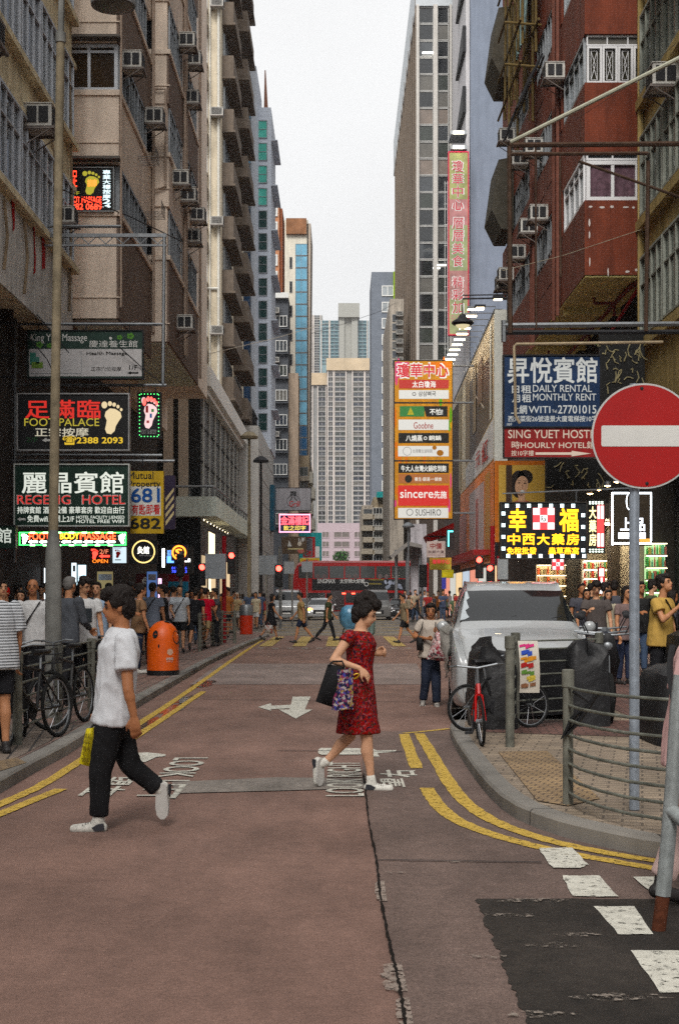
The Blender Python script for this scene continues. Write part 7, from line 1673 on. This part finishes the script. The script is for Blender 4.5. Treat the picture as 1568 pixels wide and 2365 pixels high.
        put('dress' if top == 'dress' else 'shirt', solid(b, vox, 3, fold, 9, seed), topc, r)
        if top == 'jacket': pass
    if low and top != 'dress':
        b = MB()
        if low == 'skirt':
            kc = (J['knL'] + J['knR']) / 2
            def sk2(f, wd, dp): c = pel.lerp(kc, f); return [c + lf * wd * h * math.cos(q) + fw * dp * h * math.sin(q) for q in [6.283 * k / 16 for k in range(16)]]
            b.loft([sk2(-.15, .09, .068), sk2(.1, .11, .085), sk2(.85, .125, .1)])
        else:
            b.loft([ring(t, wd, dp, 0, hx) for t, wd, dp in ((-.085, .06, .052), (-.05, .095, .068), (.0, .099, .069), (.05, .092, .064))])
            for s in 'LR':
                a, k_, n_ = J['hip' + s], J['kn' + s], J['an' + s]
                if low == 'shorts': capsule(b, a, .055 * h, a.lerp(k_, .86), .053 * h, False, True)
                else: capsule(b, a, .056 * h, k_, .043 * h * L_); capsule(b, k_, .042 * h * L_, k_.lerp(n_, .97), .035 * h * L_, False, True)
        put('skirt' if low == 'skirt' else ('shorts' if low == 'shorts' else 'trousers'), solid(b, vox, 3, fold, 8, seed + 3), lowc, r)
    for s in 'LR':
        b = MB(); hl_, to = J['heel' + s], J['toe' + s]; ft = to - hl_
        capsule(b, hl_ + ft * .08, .024 * h, hl_ + ft * .5, .024 * h); capsule(b, hl_ + ft * .45, .024 * h, to - ft * .03, .019 * h); capsule(b, J['an' + s] - (J['an' + s] - J['kn' + s]).normalized() * -.0 * h, .026 * h, hl_ + ft * .25, .026 * h)
        sh_ = put('shoe', solid(b, min(vox, .012) if fine else vox * .8, 3), shoe, r)
        if fine:
            b = MB(); dn = Vector((0, 0, -1)); n_ = ft.normalized(); up_ = (-dn - n_ * (-dn).dot(n_)).normalized(); sd = n_.cross(up_)
            b.loft([[hl_ + ft * (.02 + .98 * t) + sd * wd * h * q - up_ * (.026 if e_ else .015) * h for q, e_ in ((-1, 0), (1, 0), (1.05, 1), (-1.05, 1))] for t, wd in ((-.1, .012), (0, .023), (.4, .024), (.75, .027), (1.0, .022), (1.13, .008))]); b.build('sole', mat((.45, .44, .42), .6, var=.2), sh_)
            for q in range(4):
                c_ = hl_ + ft * (.42 + .09 * q) + up_ * (.022 - .0025 * q) * h; b = MB(); b.tube([c_ - sd * .016 * h, c_ + up_ * .004 * h, c_ + sd * .016 * h], .0022 * h, 5); b.build('lace', mat((.2, .19, .18), .7), sh_)
            for k_ in (-1, 1):
                b = MB(); c_ = hl_ + ft * .1 + sd * k_ * .0235 * h; b.loft([[c_ + ft * q_ + up_ * z_ * h for q_, z_ in ((-.12, -.008), (.2, -.01), (.3, .004), (.1, .018), (-.1, .02))], [c_ + sd * k_ * .003 * h + ft * q_ + up_ * z_ * h for q_, z_ in ((-.1, -.007), (.19, -.009), (.28, .004), (.1, .016), (-.08, .018))]]); b.build('heel_panel', mat((.03, .03, .035), .6), sh_)
    if strap:
        m_, k = strap; pts = []
        for i in range(13):
            t = i / 12; q = pel + sp * h * (T_ * .97 * (1 - t) + .0 * t) + ax * (k * (.065 - .18 * t)) * h
            pts.append(q + fx * h * (.088 * L_ * math.sin(.35 + 2.0 * t) ** .4))
        b = MB(); b.tube(pts, .011 * h, 5, flat=.5); b.build('bag_strap', m_, r, smooth=True)
        pts2 = [p - fx * 2 * (p - pel).dot(fx) for p in pts]; b = MB(); b.tube(pts2, .011 * h, 5, flat=.5); b.build('bag_strap', m_, r, smooth=True)
    if print_:
        b = MB(); mm, w_, hh, zc = print_; g_ = []
        for j in range(7): g_.append([pel + sp * h * (zc + hh * (j / 6 - .5)) + ax * h * w_ * (i / 6 - .5) + fx * h * (.092 * L_ * math.sqrt(max(.1, 1 - ((i / 6 - .5) * w_ / .12) ** 2))) for i in range(7)])
        b.loft(g_, closed=False, caps=False); b.build('shirt_print', mm, r, smooth=True)
    return r
def cloth(c, var=.12): return mat(c, .85, var=var, scale=7)
def stripes(c1, c2, per):
    m = mat(c1, .85, var=.05).copy(); nt = m.node_tree; bs = nt.nodes['Principled BSDF']; g = nt.nodes.new('ShaderNodeNewGeometry'); s = nt.nodes.new('ShaderNodeSeparateXYZ'); nt.links.new(g.outputs['Position'], s.inputs[0])
    d = nt.nodes.new('ShaderNodeMath'); d.operation = 'PINGPONG'; d.inputs[1].default_value = per; nt.links.new(s.outputs[2], d.inputs[0])
    t = nt.nodes.new('ShaderNodeMath'); t.operation = 'GREATER_THAN'; t.inputs[1].default_value = per * .62; nt.links.new(d.outputs[0], t.inputs[0])
    x = nt.nodes.new('ShaderNodeMix'); x.data_type = 'RGBA'; x.inputs[6].default_value = (*c1, 1); x.inputs[7].default_value = (*c2, 1); nt.links.new(t.outputs[0], x.inputs[0]); nt.links.new(x.outputs[2], bs.inputs['Base Color']); return m
def floral(base, cols, sc=22, th=.62):
    m = mat(base, .8, var=.1, scale=9).copy(); nt = m.node_tree; bs = nt.nodes['Principled BSDF']; g = nt.nodes.new('ShaderNodeNewGeometry')
    prev = bs.inputs['Base Color'].links[0].from_socket
    for i, c in enumerate(cols):
        mp = nt.nodes.new('ShaderNodeMapping'); mp.inputs['Location'].default_value = (i * 3.7, i * 1.3, i * 2.1); nt.links.new(g.outputs['Position'], mp.inputs['Vector'])
        n = nt.nodes.new('ShaderNodeTexNoise'); n.inputs['Scale'].default_value = sc * (1 + .25 * i); n.inputs['Detail'].default_value = 3; nt.links.new(mp.outputs[0], n.inputs['Vector'])
        r_ = nt.nodes.new('ShaderNodeMapRange'); r_.inputs[1].default_value = th; r_.inputs[2].default_value = th + .03; nt.links.new(n.outputs[0], r_.inputs[0])
        x = nt.nodes.new('ShaderNodeMix'); x.data_type = 'RGBA'; nt.links.new(r_.outputs[0], x.inputs[0]); nt.links.new(prev, x.inputs[6]); x.inputs[7].default_value = (*c, 1); prev = x.outputs[2]
    nt.links.new(prev, bs.inputs['Base Color']); return m
def PJ(org, y, **k):
    """joints from photo measures: (u, v, nearer or farther)"""
    return {n: P(q[0], q[1], y) * 1 + Vector((0, q[2], 0)) - org for n, q in k.items()}
# ---- man in white tee, striding left
Y = 9.86; o = Vector((PX(262, Y), Y, 0))
J = PJ(o, Y, pel=(263, 1655, 0), nk=(284, 1452, 0), hc=(273, 1404, 0), shL=(297, 1474, -.17), elL=(309, 1588, -.25), wrL=(321, 1646, -.24), shR=(283, 1474, .17), elR=(245, 1575, .24), wrR=(222, 1640, .22),
       hipL=(259, 1668, -.085), knL=(238, 1780, -.09), anL=(234, 1882, -.08), toeL=(176, 1909, -.1), heelL=(246, 1907, -.08), hipR=(266, 1668, .085), knR=(297, 1772, .09), anR=(362, 1826, .1), toeR=(376, 1886, .12), heelR=(374, 1816, .1))
J['fw'] = Vector((-1, -.08, 0)).normalized(); J['hf'] = Vector((-.97, -.2, -.1)).normalized(); J['hu'] = Vector((-.08, 0, 1)).normalized(); J['hu'] = (J['hu'] - J['hf'] * J['hu'].dot(J['hf'])).normalized()
J['hdL'] = Vector((.12, 0, -1)); J['hdR'] = Vector((-.2, 0, -1)); J['curlL'] = .3; J['curlR'] = 1.1; J['hsL'] = Vector((-1, 0, 0)); J['hsR'] = Vector((-1, 0, 0)); J['flipL'] = False
TEE = mat((.52, .53, .55), .85, var=.08, scale=6)
man = person('man in a white tee and black trousers striding left across the road', o, J, 1.74, 'tee', 'trousers', 2, False, TEE, mat((.012, .012, .013), .85, var=.3), 'thick', shoe=mat((.42, .41, .38), .6, var=.5, scale=40), vox=.011, fine=True, face=True, sleeve=.62, loose=1.0, hem=-.03, fold=.009, seed=4)
def tote(name, label, pts_top, pts_bot, dep, m, handle=None, y=0, bulge=.06, k=7):
    r = thing(name, label, 'bag', P((pts_bot[0][0] + pts_bot[1][0]) / 2, max(pts_bot[0][1], pts_bot[1][1]), y)); b = MB(); rows = []
    (a0, v0), (a1, v1) = pts_top; (c0, w0), (c1, w1) = pts_bot
    for j in range(k + 1):
        t = j / k; L0 = (a0 + (c0 - a0) * t, v0 + (w0 - v0) * t); L1 = (a1 + (c1 - a1) * t, v1 + (w1 - v1) * t); bl = bulge * math.sin(math.pi * min(1, .15 + t * .8)) + .012
        ring = []
        for i in range(16):
            q = 6.283 * i / 16; s = .5 + .5 * math.cos(q); ring.append(P(L0[0] + (L1[0] - L0[0]) * s, L0[1] + (L1[1] - L0[1]) * s, y) + Vector((0, bl * math.sin(q) + .006 * math.sin(5 * s + 3 * t), 0)))
        rows.append(ring)
    b.loft(rows); o_ = b.build('bag_body', m, r, smooth=60)
    if handle:
        for hnd in handle: b = MB(); b.tube([P(u, v, y + d) for u, v, d in hnd], .008, 6); b.build('handle', m if len(hnd) > 3 else DARK, r, smooth=True)
    return r
YB = mat((.50, .42, .02), .5, var=.15, scale=10)
r = tote('shopping_bag', 'thin yellow shopping bag swinging from the man in the white tee', ((200, 1683), (219, 1680)), ((183, 1762), (214, 1772)), .05, YB, [[(222, 1662, 0), (218, 1672, 0), (210, 1684, 0)]], Y + .22, .045)
b = MB(); f_ = flatfn(Y + .15)
for k in range(5): txt(b, ('發記', '時計', '鐘表', '行', '電')[k], (195 - k * 1.5, 1694 + k * 14, 211 - k, 1705 + k * 14), f_, .02)
b.build('lettering', mat((.12, .09, .01), .7), r, recalc=False)
# ---- woman in red floral dress, walking right
Y = 11.9; o = Vector((PX(825, Y), Y, 0))
J = PJ(o, Y, pel=(826, 1580, 0), nk=(832, 1455, 0), hc=(844, 1418, 0), shR=(808, 1466, -.15), elR=(771, 1522, -.22), wrR=(829, 1540, -.24), shL=(836, 1466, .15), elL=(838, 1522, .2), wrL=(864, 1510, .05),
       hipR=(828, 1590, -.075), knR=(847, 1706, -.08), anR=(856, 1794, -.07), toeR=(902, 1818, -.09), heelR=(845, 1816, -.07), hipL=(824, 1590, .075), knL=(808, 1703, .08), anL=(752, 1762, .08), toeL=(731, 1810, .09), heelL=(734, 1756, .08))
J['fw'] = Vector((1, -.06, 0)).normalized(); J['hf'] = Vector((.9, -.15, -.36)).normalized(); J['hu'] = Vector((.34, 0, 1)).normalized(); J['hu'] = (J['hu'] - J['hf'] * J['hu'].dot(J['hf'])).normalized()
J['hdR'] = Vector((.75, 0, -.65)); J['hdL'] = Vector((1, -.1, .15)); J['curlR'] = .45; J['curlL'] = 1.0; J['hsR'] = Vector((0, -.5, -.6)); J['hsL'] = Vector((0, -.3, 1))
RDRESS = floral((.21, .005, .015), [(.05, .003, .01), (.02, .008, .025), (.27, .05, .06), (.07, .025, .01)], 30, .56)
WSH = mat((.55, .54, .5), .6, var=.25, scale=40)
person('woman in a red floral dress with piled up hair, walking right', o, J, 1.6, 'dress', None, 3, True, RDRESS, None, 'bun', shoe=WSH, vox=.0095, fine=True, face=True, sleeve=.28, fold=.007, seed=2)
r = tote('tote_bag', 'large black tote bag with floral side hanging from the forearm of the woman in red', ((757, 1535), (796, 1540)), ((729, 1620), (790, 1640)), .1, mat((.012, .012, .013), .8, var=.3), [[(760, 1537, -.05), (768, 1528, -.03), (790, 1527, -.02), (796, 1540, -.05)]], Y - .28, .09)
b = MB(); rows = []
for j in range(8): rows.append([P(780 + 36 * i / 6 - 2 * j * (1 - i / 6), 1545 + 13.5 * j + 2 * math.sin(i), Y - .36 - .05 * math.sin(math.pi * i / 6)) for i in range(7)])
b.loft(rows, closed=False, caps=False); b.build('floral_side', floral((.015, .015, .04), [(.3, .2, .05), (.05, .05, .25), (.35, .3, .3), (.2, .03, .08)], 26, .56), r, smooth=True)
b = MB(); b.tube([P(820 + 9 * math.cos(q), 1562 + 5 * math.sin(q) - 4 * math.cos(q), Y - .33) for q in [6.283 * k / 12 for k in range(12)]], .006, 5, closed=True); b.build('ring_handle', mat((.4, .25, .05), .4, .3), r, smooth=True)
# ---- woman with bags walking towards us
Y = 20.9; o = Vector((PX(994, Y), Y, 0))
J = PJ(o, Y, pel=(995, 1512, 0), nk=(995, 1432, 0), hc=(994, 1412, -.03), shR=(973, 1437, 0), elR=(956, 1470, .02), wrR=(984, 1474, -.2), shL=(1018, 1437, 0), elL=(1034, 1464, .0), wrL=(1014, 1457, -.22),
       hipR=(986, 1516, 0), knR=(983, 1568, -.03), anR=(977, 1617, .03), toeR=(974, 1627, -.13), heelR=(977, 1622, .06), hipL=(1003, 1516, 0), knL=(1005, 1570, -.12), anL=(1007, 1622, -.12), toeL=(1008, 1633, -.28), heelL=(1007, 1628, -.09))
J['fw'] = Vector((0, -1, 0)); J['hf'] = Vector((-.05, -1, -.05)).normalized(); J['hu'] = Vector((0, 0, 1)); J['hu'] = (J['hu'] - J['hf'] * J['hu'].dot(J['hf'])).normalized()
J['hdR'] = Vector((.8, -.5, 0)); J['hdL'] = Vector((-.8, -.5, .1)); J['curlR'] = .9; J['curlL'] = 1.0; J['hsR'] = Vector((0, -.3, 1)); J['hsL'] = Vector((0, -.3, 1))
person('woman in glasses and pale grey tee carrying bags, walking towards us', o, J, 1.56, 'tee', 'trousers', 2, True, mat((.38, .34, .3), .85, var=.12), mat((.018, .022, .035), .85, var=.3), 'tail', shoe=mat((.3, .28, .26), .6), vox=.014, fine=True, face=True, sleeve=.62, loose=1.05, hem=-.03, fold=.008, seed=7)
r = tote('carrier_bag', 'bulging pink and white floral bag held by the woman in glasses', ((1006, 1460), (1018, 1460)), ((985, 1522), (1044, 1530)), .1, floral((.4, .25, .25), [(.3, .04, .06), (.05, .05, .05), (.55, .5, .48)], 16, .53), [[(1008, 1462, 0), (1012, 1452, 0), (1017, 1462, 0), (1018, 1466, 0)]], Y - .35, .14)
tote('shoulder_bag', 'black shoulder bag at the right hip of the woman in glasses', ((961, 1472), (976, 1472)), ((962, 1502), (978, 1502)), .1, mat((.012, .012, .012), .7), [[(964, 1474, -.02), (974, 1450, -.02), (976, 1436, .06), (976, 1474, .06)]], Y - .12, .07)
# ---- walkers and the crowd
WALK = dict(legs=(20, 8, -18, 22), arms=(-16, 14, 8, 18, 22, 8)); WALK2 = dict(legs=(-18, 24, 20, 6), arms=(18, 24, 8, -14, 12, 8)); STAND = dict(legs=(2, 2, -2, 3), arms=(0, 14, 9, 4, 16, 9)); PHONE = dict(legs=(3, 3, -3, 5), arms=(6, 20, 9, 22, 95, 10), pitch=22); ARMX = dict(legs=(3, 3, -2, 4), arms=(14, 95, 9, 14, 90, 9)); STEP = dict(legs=(10, 4, -10, 14), arms=(-8, 16, 8, 12, 50, 9))
BLKC = cloth((.014, .014, .016), .3); NAVY = cloth((.02, .025, .045), .3); WTE = cloth((.5, .5, .5)); GRYC = cloth((.16, .17, .19)); DEN = cloth((.05, .07, .11)); TANC = cloth((.3, .22, .12)); KHA = cloth((.26, .2, .12))
def crowd(label, u, y, h, head, pose, topc, low='trousers', lowc=BLKC, z=.116, hair='short', skin=0, fem=False, group=None, **k):
    kw = dict(pose); kw['yaw'] = k.pop('yaw', kw.get('yaw', 0)); top = k.pop('top', 'tee')
    J = FK(h, head=head, fem=fem, **kw); v_ = .012 if y < 24 else (.017 if y < 35 else (.024 if y < 60 else .032))
    return person(label, (PX(u, y), y, z), J, h, top, low, skin, fem, topc, lowc, hair, vox=v_, face=y < 31 and 200 < head + kw['yaw'] < 340, group=group, seed=u % 17, fold=.006 if y < 22 else 0, **k)
crowd('person in a finely striped white tee and black shorts at the left edge', -10, 13.5, 1.72, 120, STAND, stripes((.5, .52, .55), (.07, .075, .08), .014), 'shorts', BLKC, sleeve=.8, loose=1.15)
crowd('person in a plain white tee behind the striped one', 2, 20, 1.68, 300, STAND, WTE, skin=1)
crowd('person in a red baseball cap at the left', 16, 25.5, 1.62, 250, STAND, cloth((.05, .02, .02)), hair='short', hairm=cloth((.4, .02, .02)))
crowd('woman in a pale pink top with shoulder length hair', 50, 25, 1.56, 275, STAND, cloth((.42, .28, .29)), hair='long', skin=1, fem=True)
crowd('bald older man in glasses and white tee with a black strap', 78, 20.5, 1.7, 275, STAND, WTE, hair='bald', skin=2, strap=(BLACK, 1), loose=1.08)
crowd('grey haired man in a dark grey jacket seen from behind', 156, 20.6, 1.72, 60, STEP, cloth((.07, .075, .085), .25), hair='short', hairm=GREYH, sleeve=1.9)
crowd('young man in a white tee with dark print and backpack straps', 194, 21.4, 1.72, 290, PHONE, WTE, skin=1, hair='thick', print_=(mat((.03, .035, .04), .8, var=.5, scale=30), .11, .12, .15), loose=1.06, yaw=40)
crowd('man in a pale blue shirt and face mask', 226, 25, 1.7, 265, STAND, cloth((.26, .33, .42)), skin=1)
crowd('boy in brown tee and dark jeans beside the orange bin', 320, 27.3, 1.68, 25, STAND, cloth((.19, .12, .075)), 'trousers', NAVY, hair='thick', shoe=SHOEW)
crowd('man in a blue grey shirt with a strap, seen from behind', 351, 31, 1.74, 75, STAND, cloth((.15, .17, .21)), strap=(BLACK, -1))
crowd('man in a plain black tee turned to the left', 378, 33, 1.72, 200, ARMX, BLKC)
crowd('man in white and blue tee, black shorts and cross strap', 415, 37, 1.72, 280, STEP, cloth((.4, .43, .46), .35), 'shorts', BLKC, strap=(BLACK, 1), skin=1)
crowd('man in a bright red tee and tan shorts seen from behind', 474, 40, 1.7, 80, WALK, cloth((.36, .012, .04)), 'shorts', KHA)
crowd('person in black with a small backpack beside the red tee', 452, 39, 1.68, 85, WALK2, BLKC, 'shorts', BLKC, hair='thick')
crowd('person in dark grey taking a photograph', 501, 42, 1.66, 200, ARMX, cloth((.05, .05, .055)), hair='thick')
crowd('woman in white sun hat and plaid skirt', 548, 61, 1.58, 270, ARMX, cloth((.36, .28, .17)), 'skirt', cloth((.35, .34, .32), .8), hair='long', fem=True, hairm=cloth((.5, .46, .4)))
crowd('woman in white top and white shorts by the far kerb', 592, 62, 1.6, 250, STEP, cloth((.45, .4, .3)), 'shorts', WTE, hair='long', fem=True)
crowd('woman in long black dress crossing with a patterned bag', 626, 51, 1.66, 10, WALK, BLKC, None, z=0, hair='long', fem=True, top='dress', sleeve=.4)
crowd('man in tan shirt and dark shorts crossing to the left', 697, 48, 1.7, 185, WALK, cloth((.27, .19, .1)), 'shorts', NAVY, z=0)
crowd('man in dark green shirt walking right with a folded umbrella', 757, 50.5, 1.68, 5, WALK2, cloth((.04, .05, .028)), 'trousers', BLKC, z=0)
crowd('person walking behind the blue wrapped bundle', 934, 48, 1.64, 190, WALK, cloth((.16, .13, .09)), 'shorts', BLKC, z=0)
crowd('young man in dark printed tee looking at his phone by the pharmacy', 1376, 25, 1.7, 265, PHONE, cloth((.075, .065, .062), .3), 'trousers', DEN, hair='thick', skin=1)
crowd('woman in grey brown tee in the pharmacy doorway', 1441, 24, 1.62, 300, STAND, cloth((.15, .11, .105), .25), 'trousers', NAVY, hair='long', fem=True)
crowd('man in mustard tee with a black shoulder bag looking up', 1524, 19.5, 1.74, 320, dict(legs=(3, 2, -2, 4), arms=(4, 20, 9, 30, 105, 12), pitch=-14), cloth((.36, .24, .09)), 'trousers', BLKC, hair='thick', strap=(BLACK, -1), loose=1.12)
crowd('person half hidden behind the phone user', 1352, 30, 1.6, 280, STAND, cloth((.04, .04, .05)), fem=True, hair='long')
crowd('woman in cream top in the bright pharmacy', 1402, 30, 1.58, 275, STAND, cloth((.35, .32, .25)), fem=True, hair='long', skin=1)
crowd('person in pale pink tunic and trousers cut by the right edge', 1606, 7.55, 1.6, 10, STEP, mat((.5, .34, .33), .85, var=.1), 'trousers', mat((.5, .38, .36), .85, var=.1), z=0, hair='short', fem=True, loose=1.2, hem=-.12, strap=(BLACK, 1), sleeve=.8)
rnd = random.Random(21)
cols = [((.4, .4, .4), 'white'), ((.02, .02, .022), 'black'), ((.24, .04, .04), 'dark red'), ((.06, .08, .13), 'navy'), ((.3, .26, .2), 'beige'), ((.1, .1, .11), 'charcoal'), ((.3, .12, .05), 'rust'), ((.12, .16, .2), 'slate blue'), ((.36, .3, .31), 'pale pink'), ((.07, .1, .06), 'olive')]
lows = [('trousers', 'dark trousers', NAVY), ('shorts', 'black shorts', BLKC), ('trousers', 'black trousers', BLKC), ('shorts', 'beige shorts', KHA), ('trousers', 'blue jeans', DEN)]
places = {'beyond the right crossing': [(u, 78 + (i * 7) % 21) for i, u in enumerate((924, 936, 948, 958, 970, 980, 1022, 1012, 1030, 988, 1001, 1038, 963, 944))],
          'on the left pavement': [(432, 46), (444, 52), (522, 50), (530, 56), (488, 58), (508, 62), (400, 42), (364, 40), (340, 36), (426, 60), (560, 70), (575, 66), (466, 50), (390, 50), (610, 72), (538, 72), (300, 30), (270, 27), (122, 27), (36, 30)],
          'in front of the distant shops': [(1050, 60), (1062, 58), (1075, 56)], 'by the left shopfronts': [(20, 31.5), (66, 31), (98, 31.8), (140, 31), (178, 30), (210, 31), (250, 32), (282, 33), (306, 33.5), (332, 33), (360, 45), (384, 44), (406, 47), (458, 44), (480, 47), (552, 66), (584, 69), (600, 66), (516, 66)], 'under the pharmacy signs': [(1340, 31), (1360, 34), (1392, 33), (1418, 31), (1476, 27), (1500, 30), (1545, 24)]}
for where, sp_ in places.items():
    for i, (u, y) in enumerate(sp_):
        if 'right crossing' in where and PX(u, y) < 4.1: y = 4.3 * FP / (u - U0)
        c, cn = cols[(i * 3 + len(where)) % 10]; lw = lows[(i * 2 + u) % 5]; fem = (i + u) % 3 == 0; hd = rnd.choice((270, 265, 285, 90, 80, 180, 10, 250)); ps = rnd.choice((STAND, STEP, WALK, WALK2, PHONE, ARMX))
        if where == 'under the pharmacy signs': cn, c = (('charcoal', (.06, .06, .07)), ('black', (.02, .02, .02)), ('olive', (.06, .07, .04)))[i % 3][0], (('charcoal', (.06, .06, .07)), ('black', (.02, .02, .02)), ('olive', (.06, .07, .04)))[i % 3][1]
        lead = 'woman' if fem else 'man'; look = {True: 'facing us', False: 'facing away'}[200 < hd < 340] if hd not in (180, 10) else 'in profile'
        crowd(f'{lead} in {cn} top and {lw[1]}, {look}, {where}', u, y, rnd.uniform(1.52, 1.62) if fem else rnd.uniform(1.66, 1.78), hd, ps, cloth(c), lw[0], lw[2], hair='long' if fem else rnd.choice(('short', 'thick')), skin=rnd.randrange(4), fem=fem, group='people ' + where)
# things they carry
r = thing('backpack', 'small black backpack of the young man in the printed tee', 'backpack', (PX(194, 21.6), 21.62, 1.15)); x = PX(194, 21.6)
b = MB(); b.loft([[(x + .13 * wd * math.cos(q), 21.66 + .07 * wd * math.sin(q), z) for q in [6.283 * k / 14 for k in range(14)]] for z, wd in ((1.12, .7), (1.18, 1), (1.4, 1.02), (1.5, .8), (1.53, .3))]); b.build('pack', BLACK, r, smooth=True)
for s in (-1, 1): b = MB(); b.tube([(x + s * .12, 21.6, 1.48), (x + s * .125, 21.42, 1.52), (x + s * .13, 21.29, 1.4), (x + s * .14, 21.35, 1.2)], .02, 6); b.build('shoulder_strap', BLACK, r, smooth=True)
r = tote('patterned_bag', 'white and black patterned carrier bag of the woman in black', ((611, 1444), (630, 1444)), ((612, 1462), (630, 1464)), .1, floral((.4, .38, .36), [(.03, .03, .03), (.3, .08, .06)], 9, .55), [[(614, 1446, 0), (620, 1436, 0), (627, 1446, 0), (628, 1448, 0)]], 50.6, .1)
r = thing('folded_umbrella', 'thin folded umbrella held like a cane by the man in green', 'umbrella', P(788, 1477, 50.2)); b = MB(); b.tube([P(797, 1440, 50.2), P(788, 1475, 50.2)], [.03, .01], 6); b.build('canopy', BLACK, r); b = MB(); b.tube([P(797, 1440, 50.2), P(798, 1434, 50.2), P(802, 1434, 50.2)], .015, 5); b.build('handle', DARK, r)
r = thing('wrapped_bundle', 'blue plastic wrapped bundle on a handcart behind the woman in red', 'bundle', P(812, 1478, 47.5))
b = MB(); c = P(808, 1418, 47.5); b.loft([[c + Vector((wd * math.cos(q) * (1 + .12 * math.sin(3 * q + z * 9)), wd * .8 * math.sin(q), z)) for q in [6.283 * k / 18 for k in range(18)]] for z, wd in ((-.5, .2), (-.3, .32), (0, .36), (.2, .3), (.3, .12))]); b.build('plastic_wrap', mat((.09, .2, .3), .3, var=.5, scale=7, spec=.6, bump=.6, bscale=12), r, smooth=50)
b = MB(); b.tube([P(842, 1402, 47.5), P(860, 1425, 47.5), P(858, 1460, 47.5), P(846, 1470, 47.5)], .12, 7); b.build('net_bag', mat((.12, .16, .15), .6, var=.5, scale=12), r, smooth=True)
b = MB(); b.box(c.x - .3, 47.2, .25, c.x + .7, 47.8, .3); b.tube([(c.x + .6, 47.5, .28), (c.x + .75, 47.5, 1.0)], .02, 5); b.build('cart_deck', STEEL, r)
for s in (-.2, .55): b = MB(); b.lathe([(0, -.03), (.13, -.03), (.13, .03), (0, .03)], (c.x + s, 47.4, .13), 14, 'y'); b.build('wheel', RUBBER, r, smooth=True)
bpy.data.scenes.remove(WORK)
# ================================================================ haze in the air down the street
b = MB(); b.box(-420, -130, -1.2, 420, 1220, 160); hz = b.build('haze', mat((.8, .8, .8), name='haze'), None)
hm = bpy.data.materials.new('haze'); hm.use_nodes = True; nt = hm.node_tree
nt.nodes.remove(nt.nodes['Principled BSDF']); pv = nt.nodes.new('ShaderNodeVolumePrincipled')
pv.inputs['Color'].default_value = (.8, .82, .86, 1); pv.inputs['Density'].default_value = .00022
nt.links.new(pv.outputs[0], nt.nodes['Material Output'].inputs['Volume'])
hz.data.materials.clear(); hz.data.materials.append(hm); tag(hz, kind='stuff')
